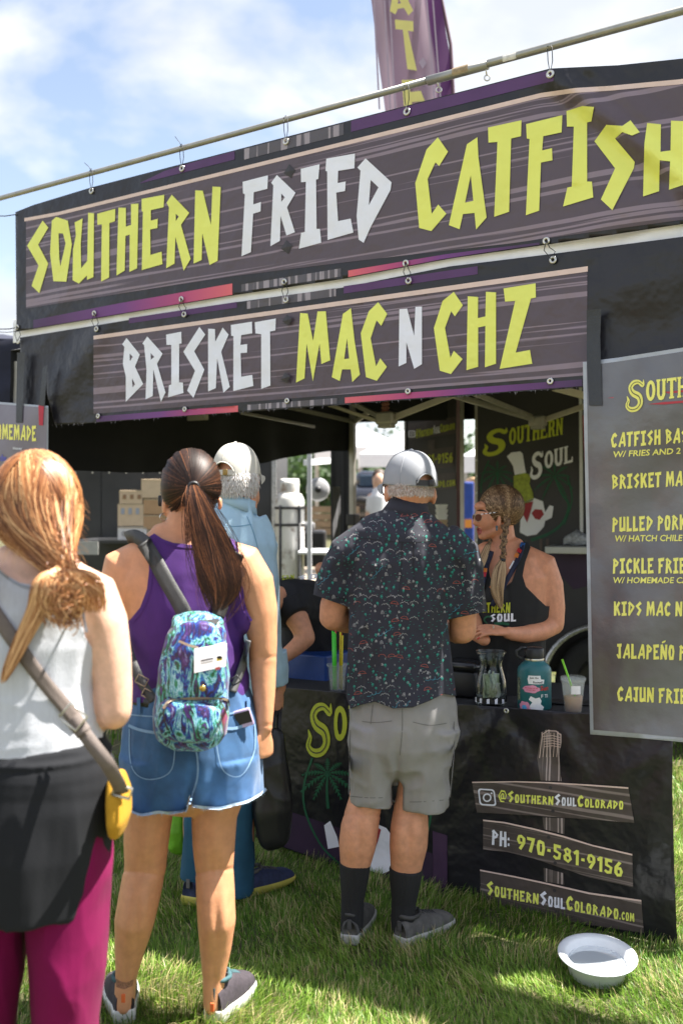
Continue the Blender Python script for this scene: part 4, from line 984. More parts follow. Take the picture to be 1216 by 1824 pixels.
blob = lambda rx, ry, n=18, s=0: [(rx * math.cos(6.283 * k / n) * (1 + .12 * math.sin(k * 2.3 + s)), ry * math.sin(6.283 * k / n) * (1 + .12 * math.cos(k * 1.7 + s))) for k in range(n)]
def cyl_text(text, c, rad, z0, a0, h, w, mat, parent, lift=.0018):
    v, f = bfont(text); fa = math.atan2(-c.y, -c.x); P = []
    for x, y in v: a = fa + a0 + (x - .5) * w / rad; P.append((c.x + (rad + lift) * math.cos(a), c.y + (rad + lift) * math.sin(a), c.z + z0 + y * h))
    obj('sticker_text', P, f, mat, parent)
m_blk2 = M('black print', (.01, .01, .01), .5, 0, bump=0)
cyl_decal('sticker', c, .066, [(-.026, -.013), (.012, -.013), (.034, -.012), (.036, .004), (.022, .006), (.02, .02), (-.026, .02), (-.03, .006)], .118, .05, 1, m_stk, bt)
cyl_text('Just Go', c, .066, .124, -.02, .009, .034, m_blk2, bt); cyl_text('Rooted!', c, .066, .108, .2, .009, .036, m_blk2, bt)
cyl_decal('sticker', c, .066, blob(.034, .015), .085, -.2, 1, m_pink, bt)
cyl_text('the best of all', c, .066, .087, -.2, .005, .05, m_redp, bt); cyl_text('every day', c, .066, .079, -.2, .005, .035, m_redp, bt)
cyl_text('Sun', c, .066, .080, .62, .019, .036, m_redp, bt); cyl_text('F TI', c, .066, .052, .62, .013, .03, m_stk, bt)
cyl_decal('sticker', c, .066, [(-.026, -.026), (.024, -.026), (.03, -.012), (.016, .0), (.02, .012), (.012, .026), (-.004, .022), (-.022, .03), (-.03, .016), (-.016, .006), (-.026, -.008)], .028, .12, 1, m_stk, bt)
cyl_decal('sticker', c, .066, blob(.026, .024, s=2), .012, -.62, 1, m_pink, bt); cyl_decal('sticker', c, .066, blob(.011, .01, s=1), .012, -.62, 1, M('blue sticker', (.1, .4, .7), .4, .1), bt, lift=.0016)
cyl_decal('sticker', c, .066, [(-.012, -.04), (.012, -.04), (.012, .05), (-.012, .05)], .075, -1.15, 1, M('patterned sticker', (.3, .33, .2), .5, .8, 150, col2=(.03, .03, .03), band=(.4, .6)), bt)
# iced coffee
c = at_tab(1020, .08)
ic = thing('plastic_cup', 'clear plastic cup of iced coffee with a green straw beside the menu', 'cup', c)
cp = [(.001, .0), (.030, 0), (.032, .002), (.044, .118), (.047, .122), (.048, .128)]
g = G(); g.lathe(c, cp + [(.0455, .128), (.0425, .116), (.0305, .004), (.001, .003)], 36); g.build('cup_body', m_clear, ic, True)
g = G(); g.lathe(c, [(.001, .005), (.0295, .005), (.0355, .062), (.0350, .063), (.001, .063)], 36); g.build('coffee', M('milky coffee', (.42, .22, .11), .3, .05, bump=0), ic, True)
g = G(); g.lathe(c + Vector((0, 0, .126)), [(.0485, 0), (.0495, .003), (.047, .010), (.042, .013), (.001, .014)], 36); g.build('cup_lid', m_clear, ic, True)
g = G(); g.tube([c + Vector((.012, -.004, .045)), c + Vector((-.045, -.012, .205))], .0042, 10); g.build('straw', M('lime green plastic', (.22, .62, .02), .35, 0, bump=0), ic, True)
cyl_decal('cup_label', c, .0405, [(-.017, -.016), (.017, -.016), (.017, .016), (-.017, .016)], .092, .25, 1, m_stk, ic, lift=.003)
# straws in a jar at the left
c = at_tab(601, .06)
sc_ = thing('plastic_cup', 'clear plastic jar holding green yellow and red straws', 'cup', c)
g = G(); g.lathe(c, [(.001, 0), (.030, 0), (.033, .004), (.037, .05), (.041, .105), (.050, .112), (.052, .118), (.048, .118), (.038, .107), (.034, .05), (.030, .007), (.001, .004)], 32); g.build('cup_body', m_clear, sc_, True)
for k in range(15):
    a0 = rb.uniform(0, 6.28); r0 = .020 * rb.random() ** .5; g = G(); colr = [(.05, .62, .03), (.05, .62, .03), (.75, .62, .02), (.7, .03, .06)][k % 4]
    if k % 4 < 2: a0 = rb.uniform(2.2, 4.2)
    elif k % 4 == 2: a0 = rb.uniform(-1, 1)
    b0 = c + Vector((r0 * math.cos(a0), r0 * math.sin(a0), .008)); t0 = c + Vector((r0 * 1.3 * math.cos(a0), r0 * 1.3 * math.sin(a0), .255 + rb.uniform(-.012, .01))); g.tube([b0, t0], .0038, 8)
    g.build('straw', M('straw plastic %d' % (k % 4), colr, .35, 0, bump=0), sc_, True)
# black lidded box, cash box and papers, blue box
def simple_box(name, label, cat, c, d, mat, rz=-33.6, bev=.008, grp=None, children=None):
    t = thing(name, label, cat, Vector(c) - Vector((0, 0, d[2] / 2))); g = G(); g.box(c, d, rz=R(rz), bev=bev); g.build('box_body', mat, t); return t
c = at_tab(828, .22); t = thing('plastic_case', 'black plastic lidded case left of the tip jar', 'case', c)
g = G(); g.box(c + Vector((0, 0, .055)), (.15, .12, .11), rz=R(-33.6), bev=.012); g.build('case_body', m_black, t, True)
g = G(); g.box(c + Vector((0, 0, .13)), (.17, .14, .04), rz=R(-33.6), bev=.018); g.build('case_lid', M('glossy black plastic', (.02, .02, .022), .2, 0, bump=0), t, True)
c = at_tab(858, .45); cash = thing('cash_box', 'black cash register box under the hands of the worker', 'box', c)
g = G(); g.box(c + Vector((0, 0, .115)), (.42, .30, .23), rz=R(-20), bev=.01); g.build('box_body', m_cloth, cash); 
cash_top = c.z + .23
pp = thing('paper_stack', 'white receipt papers on the black register box', 'papers', c + Vector((-.02, -.08, .23)))
for k in range(4): g = G(); g.box(W(858, 1146, c.y - .07) + Vector((0, 0, .0)) * 1 + Vector((.004 * k, .003 * k, -.03 + .012 * k)), (.075, .10, .004), rz=R(10 * k - 20)); g.build('paper_sheet', m_stk, pp)
c = at_tab(530, .40); t = thing('plastic_bin', 'blue plastic bin behind the left end of the counter', 'bin', c)
g = G(); g.box(c + Vector((0, 0, .05)), (.5, .24, .13), rz=R(-33), bev=.01); g.build('bin_body', M('blue plastic', (.01, .05, .22), .4, .1), t)
sheet2 = thing('warning_card', 'small yellow card leaning on the blue bin', 'card', at_tab(566, .30)); c = at_tab(566, .30)
g = G(); g.add([c + Vector((-.03, 0, .0)), c + Vector((.035, -.01, 0)), c + Vector((.02, .01, .05)), c + Vector((.035, -.012, 0)), c + Vector((-.03, -.003, 0))], [[0, 1, 2], [4, 3, 2]]); g.build('card_face', M('yellow card', (.75, .6, .02), .5, 0, bump=0), sheet2)
c = at_tab(975, .25); t = thing('phone', 'black phone lying on the counter between bottle and cup', 'phone', c + Vector((.08, 0, 0))); g = G(); g.box(c + Vector((.08, -.05, .005)), (.16, .08, .009), rz=R(-20), bev=.003); g.build('phone_body', m_black, t)
# bowl on the grass
Yb = 3.31; c = W(1062, 1700, Yb); c.z = .03
bowl_z = .82
bowl = thing('plastic_bowl', 'white plastic bowl of water standing on the grass by the counter', 'bowl', (c.x, c.y, .02))
m_bowl = M('white plastic', (.70, .73, .76), .35, .03, 30)
g = G(); o_ = Vector((c.x, c.y, .012))
g.lathe(o_, [(r_, z_ * bowl_z) for r_, z_ in [(.001, 0), (.082, 0), (.090, .006), (.104, .075), (.110, .080), (.124, .083), (.129, .086), (.129, .089), (.122, .091), (.108, .088), (.100, .082), (.086, .012), (.001, .008)]], 56); g.build('bowl_body', m_bowl, bowl, True)
g = G(); g.lathe(o_, [(.001, .046), (.0945, .046)], 48); bowl.rotation_euler = (R(7), 0, 0); g.build('water', M('water film', (.62, .68, .72), .04, 0, bump=0, trans=.4, ior=1.33), bowl, True)
# ================================================================ behind the stall
m_trail = M('black trailer side', (.030, .031, .034), .5, .3, 2.5, .15, 40)
m_whitec = M('white tent fabric', (.72, .73, .76), .7, .04)
m_wood = M('tan wood', (.5, .33, .2), .6, .2, 5)
m_card = M('cardboard', (.46, .29, .16), .8, .08, 14, .1); m_card2 = M('pale cardboard', (.62, .48, .33), .8, .08, 14, .1); m_cardw = M('white carton', (.68, .66, .64), .7, .05)
def qbox(g, x0, y0, x1, y1, Y, dep, mi=0, bev=.0):
    a = W(x0, y0, Y); b = W(x1, y1, Y); g.box(((a.x + b.x) / 2, Y + dep / 2, (a.z + b.z) / 2), (abs(b.x - a.x), dep, abs(a.z - b.z)), mi=mi, bev=bev)
YT = 10.0
tr = thing('food_trailer', 'black enclosed trailer parked behind the stall at left', 'trailer', (W(280, 912, YT).x, YT + 1, 0))
g = G(); qbox(g, 30, 700, 491, 1090, YT, 2.2, bev=.02); g.build('trailer_body', m_trail, tr)
g = G(); qbox(g, 484, 700, 492, 1000, YT - .03, .03); g.build('corner_trim', M('diamond plate', (.5, .5, .5), .35, .6, 120, .6, 120, metal=.8), tr)
g = G(); qbox(g, 130, 962, 300, 968, YT - .9, .9); g.build('fold_down_shelf', m_trail, tr)
g = G(); qbox(g, 131, 964, 175, 988, YT - .92, .02); g.build('shelf_skirt', M('grey plastic panel', (.35, .35, .34), .6, .1), tr)
for x0, x1 in ((100, 180), (182, 260), (262, 340), (342, 420)):
    g = G(); qbox(g, x0, 790, x1, 960, YT - .012, .012); g.build('wall_panel', m_trail, tr)
g = G()
for k in range(12):
    x = 105 + k * 30; g.lathe(W(x, 842, YT - .02), [(.0, 0), (.008, 0)], 6, axis=Matrix.Rotation(R(90), 3, 'X'))
g.build('rivet', m_grom, tr, kind='stuff')
CT = [((213, 873, 254, 897), m_card2, 'small tan carton, topmost of the left stack of cartons', 1), ((210, 897, 256, 937), m_card2, 'tan carton with faint blue print in the middle of the left stack', 2), ((210, 938, 262, 962), m_cardw, 'white carton with black lettering at the foot of the left stack', 3),
      ((252, 853, 294, 887), m_card2, 'tallest tan carton on top of the right stack', 4), ((256, 888, 298, 916), m_card, 'brown carton second from top of the right stack', 0), ((256, 917, 300, 943), m_card, 'brown carton third from top of the right stack', 0), ((263, 944, 305, 962), m_card2, 'pale carton at the foot of the right stack', 0)]
for (x0, y0, x1, y1), mt, lb, kind_ in CT:
    a = W((x0 + x1) / 2, y1, 9.3); t = thing('cardboard_box', lb, 'box', a, group='cartons stacked on the trailer shelf'); g = G(); qbox(g, x0, y0 + .5, x1, y1, 9.3, .3, bev=.004); g.build('carton_body', mt, t)
    g = G(); qbox(g, x0, (y0 + y0) / 2 + 1, x1, y0 + 2.6, 9.296, .003); g.build('packing_tape', M('packing tape', (.5, .4, .26), .3, .05), t)
    if kind_ in (1, 2, 3):
        g = G(); tx = {1: '8 000 8', 2: '= 00 =', 3: 'CATFISH'}[kind_]
        if kind_ != 3:
            for q in range(3): qbox(g, x0 + 6 + q * 13, y0 + 8, x0 + 12 + q * 13, y0 + 16 + (3 if kind_ == 2 else 0), 9.294, .002)
        else:
            put_bfont(g, 'CATFISH', lambda u, v: W(x0 + 7 + u * (x1 - x0 - 14), y1 - 7 - v * 9, 9.292))
        g.build('carton_print', M('carton ink %d' % kind_, ((.3, .18, .1), (.35, .38, .45), (.08, .08, .08))[kind_ - 1], .8, 0, bump=0), t)
# propane cylinder
m_prop = M('rusty white paint', (.62, .61, .58), .55, .1, 9, .3, 40, col2=(.20, .13, .09), band=(.55, .72))
Yp = 9.4; s_ = F / Yp; c = W(516, 1018, Yp); c.z = 0
pr = thing('propane_cylinder', 'tall white propane cylinder with rust stains behind the stall', 'cylinder', c)
hz = lambda y: EYE - (y - 912) / s_
g = G(); r_ = 26 / s_
g.lathe(c, [(.001, .12), (r_ * .8, .12), (r_, .2), (r_, hz(905)), (r_ * .98, hz(890)), (r_ * .8, hz(880)), (r_ * .3, hz(876)), (.001, hz(876))], 32); g.build('cylinder_body', m_prop, pr, True)
g = G(); g.lathe(c, [(r_ * .62, hz(880)), (r_ * .66, hz(862)), (r_ * .62, hz(853)), (r_ * .56, hz(862)), (r_ * .56, hz(880))], 24); g.build('valve_collar', m_prop, pr, True)
g = G(); g.lathe(c, [(.03, hz(878)), (.03, hz(862)), (.045, hz(858)), (.001, hz(855))], 14); g.build('valve', M('brass', (.5, .33, .1), .35, .1, metal=.9), pr, True)
g = G(); g.lathe(c, [(r_ * .9, .02), (r_ * .95, .15), (r_ * .8, .15), (r_ * .8, .02)], 24); g.build('foot_ring', m_prop, pr, True)
g = G()
for z in (hz(935), hz(905)): g.lathe(c, [(r_ + .004, z - .012), (r_ + .008, z), (r_ + .004, z + .012)], 24)
for dx in (-.6, .7): g.tube([c + Vector((r_ * dx, -r_ * .85, .1)), c + Vector((r_ * dx, -r_ * .85, hz(900)))], .012, 8)
g.build('strap_band', m_black, pr, True)
# white folding table and pole behind
Yw = 9.0; wt = thing('folding_table', 'white folding table far behind the counter beside the propane cylinder', 'table', (W(570, 912, Yw).x, Yw, 0))
g = G(); qbox(g, 530, 982, 620, 988, Yw, .7, bev=.01); g.build('table_top', m_whitec, wt)
for x in (536, 612): g = G(); p = W(x, 988, Yw + .1); g.tube([(p.x, p.y, p.z), (p.x, p.y, 0)], .015, 8); g.build('leg', m_alu, wt, True)
wp = thing('tent_pole', 'slim white canopy pole standing behind the stall', 'pole', (W(552, 912, 8.6).x, 8.6, 0)); g = G(); p = W(551, 912, 8.6); g.box((p.x, p.y, 1.1), (.04, .04, 2.2), bev=.005); g.build('pole_shaft', m_whitec, wp)
g = G(); g.bar(W(545, 824, 8.7), W(600, 820, 9.6), .05); g.build('cross_bar', m_whitec, wp)
fn = thing('round_fan', 'round grey fan head beside the white pole', 'fan', W(566, 872, 9.2)); g = G(); g.lathe(W(566, 872, 9.2), [(.001, -.03), (.09, -.03), (.11, 0), (.09, .03), (.001, .03)], 24, axis=Matrix.Rotation(R(90), 3, 'X')); g.build('fan_housing', M('grey plastic', (.32, .32, .33), .5, .1), fn, True)
g = G(); g.lathe(W(566, 872, 9.15), [(.001, .01), (.03, .01), (.03, -.01)], 16, axis=Matrix.Rotation(R(90), 3, 'X')); g.build('fan_hub', m_black, fn, True)
tbx = thing('wooden_crate', 'tan wooden crate on the lane behind the white pole', 'crate', (W(580, 912, 13).x, 13, 0))
for k in range(4): g = G(); qbox(g, 545, 902 + k * 13, 640, 913 + k * 13, 13, .8); g.build('plank', m_wood, tbx)
# small dark generator and bits
gn = thing('generator', 'dark machine standing on the lane behind the counter', 'generator', (W(560, 912, 11).x, 11, 0)); g = G(); qbox(g, 500, 945, 580, 1010, 11, .5, bev=.03); g.build('machine_body', m_black, gn); g = G(); qbox(g, 510, 930, 560, 945, 11.1, .3, bev=.03); g.build('machine_top', M('grey metal', (.3, .3, .3), .4, .3, 10, metal=.5), gn)

# ---------------------------------------------------------------- sign panel beside the rear
def px_sheet(name, poly, mat, parent, pl, off=0, cell=None, thick=.0, **kw): return sheet(name, poly, mat, parent, lambda x, y: 0, off, plane=pl, cell=cell, thick=thick, smooth=False, **kw)
P1 = Plane((W(722, 0, 7.9).x, 7.9), (W(822, 0, 7.4).x, 7.4))
sp = thing('sign_panel', 'black upright panel printed with plank signs behind the cap man', 'sign', P1.at(772, 1290))
m_panel = M('dark panel skin', (.042, .040, .042), .45, .15, 4, .1, 60)
px_sheet('panel_skin', [(722, 690), (822, 690), (822, 1270), (722, 1270)], m_panel, sp, P1, 0, thick=.03)
px_sheet('panel_edge', [(816, 690), (826, 690), (826, 1270), (816, 1270)], m_alu, sp, P1, .01, thick=.04)
px_sheet('panel_edge', [(719, 690), (722, 690), (722, 1270), (719, 1270)], m_alu, sp, P1, .01, thick=.04)
for q in ([(726, 755), (812, 742), (812, 772), (728, 784)], [(728, 806), (808, 795), (808, 832), (728, 838)], [(728, 846), (811, 842), (811, 870), (728, 878)], [(762, 784), (774, 783), (774, 800), (762, 800)]): px_sheet('plank_print', q, M('dull plank print', (.075, .06, .06), .5, .2, 20), sp, P1, .004)
def pline(text, x0, y0, x1, y1, cap, mis, parent, pl, off=.008, small=.75, mats=None):
    g = G(); put_text(g, text, lambda t, h: pl.at(x0 + (x1 - x0) * t, y0 + (y1 - y0) * t - h * cap, off), lambda i, c: mis(i), small=small); g.build('lettering', mats or [m_lyel, m_wht], parent)
pline('@SouthernSoulColorado', 740, 781, 809, 765, 16, lambda i: 1 if 9 <= i < 13 else 0, sp, P1)
pline('PH: 970-581-9156', 702, 832, 806, 824, 18, lambda i: 0, sp, P1)
pline('SouthernSoulColorado.com', 690, 876, 810, 866, 16, lambda i: 0, sp, P1)
g = G(); 
def bandp2(outer, inner, g, pl, off): v, f = flat_tris(outer, [inner]); g.add([pl.at(x, y, off) for x, y in v], f)
bandp2(rr_(733, 773, 6, .35, 4), rr_(733, 773, 4.6, .35, 4), g, P1, .008); bandp2(circ(733, 773, 3, 12), circ(733, 773, 1.9, 12), g, P1, .008); g.build('camera_glyph', m_wht, sp)
# cups hanging at the foot of the panel
cu = thing('cup_stack', 'stack of pale paper cups in front of the black panel', 'cups', W(786, 950, 6.9))
for k in range(5): g = G(); g.lathe(W(786, 948 - k * 9, 6.9), [(.030, 0), (.044, .05), (.046, .052), (.040, .05)], 20); g.build('paper_cup', M('kraft paper cup', (.5, .38, .27), .7, .1) if k < 2 else m_stk, cu, True)

# ---------------------------------------------------------------- printed trailer at the right
P2 = Plane((W(845, 0, 7.05).x, 7.05), (W(1050, 0, 6.75).x, 6.75))
t2 = thing('food_trailer', 'black food trailer printed with green palm trees and a chef hat behind the worker', 'trailer', P2.at(950, 1260))
g = G(); A = P2.at(846, 912, 0); B = P2.at(1400, 912, 0); dp = -P2.m * 2.0; V = []
for p in (A, B, B + dp, A + dp): V += [(p.x, p.y, .45), (p.x, p.y, 3.0)]
g.add(V, [[0, 2, 3, 1], [2, 4, 5, 3], [4, 6, 7, 5], [6, 0, 1, 7], [1, 3, 5, 7], [0, 6, 4, 2]]); g.build('trailer_body', m_panel, t2)
px_sheet('corner_trim', [(845, 690), (850, 690), (850, 1100), (845, 1100)], m_alu, t2, P2, .012, thick=.03)
px_sheet('plum_print', [(972, 985), (1060, 985), (1060, 1040), (1020, 1050), (985, 1010)], m_dplum, t2, P2, .004)
for x in (858, 884, 960, 972): px_sheet('plank_print', [(x, 960), (x + 5, 960), (x + 4, 1050), (x, 1050)], M('brown streak print', (.12, .085, .07), .5, .2, 20), t2, P2, .005)
for y in (763, 820, 848, 878, 962): 
    g = G(); g.lathe(P2.at(848, y, .02), [(.001, 0), (.007, 0)], 8, axis=P2.m.to_track_quat('Z', 'Y').to_matrix()); g.build('rivet', m_stk, t2)
g = G(); g2 = G()
def mk_lg(x0, yb, w, cap, slope): 
    return lambda a, b, lift=0: P2.at(x0 + a * w + b * cap * .02, yb + slope * a * w - b * cap, .010 + lift * .002)
logo_word('SOUTHERN', mk_lg(855, 804, 147, 33, -.20), g); g.build('logo_word', m_lyel, t2)
g = G(); logo_word('SOUL', lambda a, b, lift=0: P2.at(941 + a * 79, 844 - .26 * a * 79 - b * 34, .016), g)
g.build('logo_word', m_wht, t2)
g = G(); pf = lambda x, y: P2.at(x, y, .006)
palm(g, pf, 885, 842, 33, 9, 3, .10)
stroke(g, pf, [(885, 842), (886, 866)], 2, 2); stroke(g, pf, [(870, 820), (858, 850), (856, 878)], 1.4, 1.2); g.build('palm_print', m_palm, t2); g = G(); palm(g, pf, 987, 848, 34, 9, 5, .10)
stroke(g, pf, [(986, 848), (1000, 880), (1012, 900), (1002, 930), (978, 950), (945, 962)], 1.5, 3); stroke(g, pf, [(1010, 850), (1018, 890), (1004, 935)], 1.5, 1)
g.build('palm_print', m_palm, t2)
hat = [(902, 813), (910, 806), (926, 804), (930, 808), (934, 832), (936, 842), (916, 846), (913, 830)]
px_sheet('hat_print', hat, m_wht, t2, P2, .012)
px_sheet('emblem_shape_print', [(914, 848), (930, 841), (945, 846), (942, 862), (948, 876), (950, 890), (935, 900), (925, 896), (914, 872)], M('yellow green emblem print', (.34, .40, .04), .5, .35, 40), t2, P2, .009)  # plain green shape standing in for the emblem's creature
px_sheet('coat_print', [(926, 925), (930, 895), (950, 887), (966, 893), (970, 912), (978, 900), (985, 902), (982, 922), (970, 928), (968, 938), (955, 952), (938, 955), (925, 948)], m_wht, t2, P2, .009)
px_sheet('kerchief_print', [(930, 898), (949, 893), (944, 912), (938, 931), (930, 915)], M('red kerchief print', (.36, .02, .03), .5, .1), t2, P2, .013)
px_sheet('badge_print', [(946, 914), (952, 907), (964, 908), (968, 916), (960, 926), (952, 924)], M('red kerchief print', (.36, .02, .03), .5, .1), t2, P2, .013)
g = G(); a = P2.at(983, 978, .0); b = P2.at(1120, 978, .0); c_ = (a + b) / 2 + P2.m * .14; g.box(c_, ((b - a).length, .28, .045), rz=math.atan2((b - a).y, (b - a).x), bev=.006); g.build('serving_shelf', M('white shelf', (.6, .6, .58), .5, .05), t2)
px_sheet('side_post', [(1030, 690), (1036, 690), (1038, 968), (1032, 968)], m_whitec, t2, P2, .02, thick=.03)
px_sheet('red_drape', [(1036, 740), (1060, 740), (1060, 860), (1040, 820)], M('faded red cloth', (.45, .12, .14), .7, .2), t2, P2, .03)
bag = thing('plastic_bag', 'crumpled clear plastic bag on the trailer shelf', 'bag', P2.at(1018, 968, .12)); g = G(); v, f = loft([(P2.at(1010, 962, .12), .03, .03), (P2.at(1024, 958, .12), .05, .05), (P2.at(1044, 964, .12), .03, .04)], n=14)
vv = np.array([tuple(x) for x in v]); vv += (fbm(vv * 40, 3)[:, None] - .45) * .05; obj('bag_body', vv, f, M('crumpled clear film', (.55, .58, .62), .2, .4, 60, .6, 60, bdist=.02, alpha=.8), bag)
# wheel under it
wc = P2.at(1080, 1218, .05); ax = P2.m.to_track_quat('Z', 'Y').to_matrix()
g = G(); g.lathe(wc, [(.20, -.09), (.30, -.09), (.335, -.06), (.34, 0), (.335, .06), (.30, .09), (.20, .09), (.19, .05)], 48, axis=ax); g.build('tyre', M('tyre rubber', (.018, .018, .019), .8, .2, 60, .4, 80), t2, True)
g = G(); g.lathe(wc, [(.001, .03), (.06, .05), (.08, .02), (.17, .03), (.195, .07), (.20, .085)], 36, axis=ax); g.build('wheel_rim', M('dark rim', (.03, .03, .032), .4, .1, metal=.4), t2, True)
g = G(); 
for k in range(15):
    a0 = R(40 + k * 10.5); 
    for rr0, zz in ((.385, .14), (.40, .12), (.40, -.1)): g.v.append(wc + ax @ Vector((rr0 * math.cos(a0), rr0 * math.sin(a0), zz)))
g.f = [[3 * k + i, 3 * k + i + 1, 3 * k + i + 4, 3 * k + i + 3] for k in range(14) for i in range(2)]; g.m = [0] * len(g.f); g.build('fender', m_alu, t2, True)
g = G()
for k in range(20):
    a0 = R(20 + k * 8.2); rr0 = .385; g.v += [wc + ax @ Vector((rr0 * math.cos(a0), rr0 * math.sin(a0), .12)), wc + ax @ Vector(((rr0 + .035) * math.cos(a0), (rr0 + .035) * math.sin(a0), .12)), wc + ax @ Vector(((rr0 + .035) * math.cos(a0), (rr0 + .035) * math.sin(a0), .15)), wc + ax @ Vector((rr0 * math.cos(a0), rr0 * math.sin(a0), .15))]
g.f = [[4 * k + i, 4 * k + (i + 1) % 4, 4 * k + 4 + (i + 1) % 4, 4 * k + 4 + i] for k in range(19) for i in range(4)]; g.m = [0] * len(g.f); g.build('fender_lip', M('diamond plate', (.5, .5, .5), .35, .6, 120), t2, True)

# ---------------------------------------------------------------- far things
def far_tent(label, x0, x1, yb, ya, yt, Y, roofc=m_whitec):
    a = W(x0, yb, Y); b = W(x1, yb, Y); t = thing('market_tent', label, 'tent', ((a.x + b.x) / 2, Y + 1.5, 0), group='white market tents beyond the stall')
    e = W(x0, ya, Y).z; p = W((x0 + x1) / 2, yt, Y + 1.5).z; L = b.x - a.x; g = G()
    V = [(a.x, Y, e), (b.x, Y, e), (b.x, Y + L, e), (a.x, Y + L, e), ((a.x + b.x) / 2, Y + L / 2, p)]; g.add(V, [[0, 1, 4], [1, 2, 4], [2, 3, 4], [3, 0, 4]]); g.build('roof', roofc, t)
    g = G(); z2 = a.z; g.add([(a.x, Y, e), (b.x, Y, e), (b.x, Y, z2), (a.x, Y, z2)], [[0, 1, 2, 3]]); g.add([(a.x, Y, e), (a.x, Y + L, e), (a.x, Y + L, z2), (a.x, Y, z2)], [[0, 1, 2, 3]]); g.add([(b.x, Y, e), (b.x, Y + L, e), (b.x, Y + L, z2), (b.x, Y, z2)], [[0, 1, 2, 3]]); g.build('valance', roofc, t)
    for x, y in ((a.x + .03, Y + .03), (b.x - .03, Y + .03), (a.x + .03, Y + L - .03), (b.x - .03, Y + L - .03)): g = G(); g.box((x, y, e / 2), (.05, .05, e)); g.build('leg', m_alu, t)
far_tent('white market tent seen between the grey post and the black panel', 640, 812, 832, 808, 770, 19)
far_tent('white market tent standing farthest back behind the panel', 560, 720, 818, 795, 760, 25)
far_tent('white market tent seen in the narrow gap left of the printed trailer', 826, 1010, 842, 812, 770, 17)
Yk = 15.0; tk = thing('parked_truck', 'dark pickup truck parked beyond the stall', 'truck', (W(690, 912, Yk).x, Yk, 0))
m_tk = M('dark blue car paint', (.015, .018, .03), .25, .1, coat=.8)
g = G(); qbox(g, 600, 868, 800, 925, Yk, 1.8, bev=.12); g.build('truck_body', m_tk, tk, True)
g = G(); qbox(g, 632, 838, 722, 872, Yk + .2, 1.5, bev=.12); g.build('cab', m_tk, tk, True)
g = G(); qbox(g, 640, 846, 715, 866, Yk + .19, .05, bev=.01); g.build('window', M('car glass', (.06, .09, .13), .05, .1), tk)
for x in (640, 770): g = G(); g.lathe(W(x, 925, Yk + .1), [(.001, 0), (.2, .0), (.22, .1), (.34, .12), (.37, .05), (.37, -.1)], 24, axis=Matrix.Rotation(R(90), 3, 'X')); g.build('wheel', m_black, tk, True)
for x in (655, 676): g = G(); qbox(g, x, 905, x + 9, 910, Yk - .02, .03); g.build('lamp', M('amber lamp', (.6, .2, .03), .3, 0, bump=0), tk)
# boxes and colour behind the gap
for (x0, y0, x1, y1, Y, colr, nm, lb) in ((826, 858, 838, 935, 12, (.02, .06, .3), 'vendor_display', 'tall blue vendor display seen in the gap beside the trailer'), (838, 850, 850, 960, 13, (.55, .35, .2), 'vendor_display', 'tan and orange vendor display seen in the gap beside the trailer')):
    t = thing(nm, lb, 'display', (W(x0, 912, Y).x, Y, 0)); g = G(); qbox(g, x0, y0, x1 + 6, 1050, Y, .5, bev=.02); g.build('display_body', M(lb[:12], colr, .6, .3, 6), t)
    g = G(); qbox(g, x0 + 1, 925, x1 + 2, 940, Y - .01, .01); g.build('display_card', M('orange card', (.8, .3, .05), .6, 0, bump=0), t)
# neighbouring dark tent at the far left
nt_ = thing('canopy_tent', 'neighbouring navy canopy tent at the left edge', 'tent', (W(-60, 912, 9).x, 9, 0)); m_navy = M('navy canopy cloth', (.014, .016, .035), .8, .3, 6)
g = G(); V = [];
for j in range(7):
    for i in range(13): x = -260 + i * 26; z = 600 + (x + 260) * .012 + j * 24; p = W(x, z, 8.2 + .04 * math.sin(j * 2.1 + i * .3)); V.append(p)
g.add(V, [[j * 13 + i, j * 13 + i + 1, (j + 1) * 13 + i + 1, (j + 1) * 13 + i] for j in range(6) for i in range(12)]); g.build('valance', m_navy, nt_, True)
a = W(-260, 600, 8.2); b = W(52, 604, 8.2)
g = G(); g.add([a, b, b + Vector((-.2, 3, 0)), a + Vector((0, 3, 0)), (a + b) / 2 + Vector((0, 1.5, .3))], [[0, 1, 4], [1, 2, 4], [2, 3, 4], [3, 0, 4]]); g.build('roof', m_navy, nt_)
for p in (a, b): g = G(); g.box((p.x, p.y + .05, p.z / 2), (.05, .05, p.z)); g.build('leg', m_alu, nt_)
gy = thing('guy_rope', 'thin black rope running left from the banner corner', 'rope', FAC.at(0, 384)); g = G(); g.tube([FAC.at(30, 382, .01), FAC.at(10, 385, .0), FAC.at(-200, 380, -.1)], .003, 6); g.build('rope_line', m_black, gy, True)
gy = thing('guy_rope', 'thin black rope tied at the lower left banner corner', 'rope', FAC.at(0, 588)); g = G(); g.tube([FAC.at(31, 583, .01), FAC.at(18, 586, .0), FAC.at(-200, 590, -.1)], .003, 6); g.tube([FAC.at(33, 590, .01), FAC.at(14, 592, .0), FAC.at(-200, 584, -.1)], .002, 6); g.build('rope_line', m_black, gy, True)
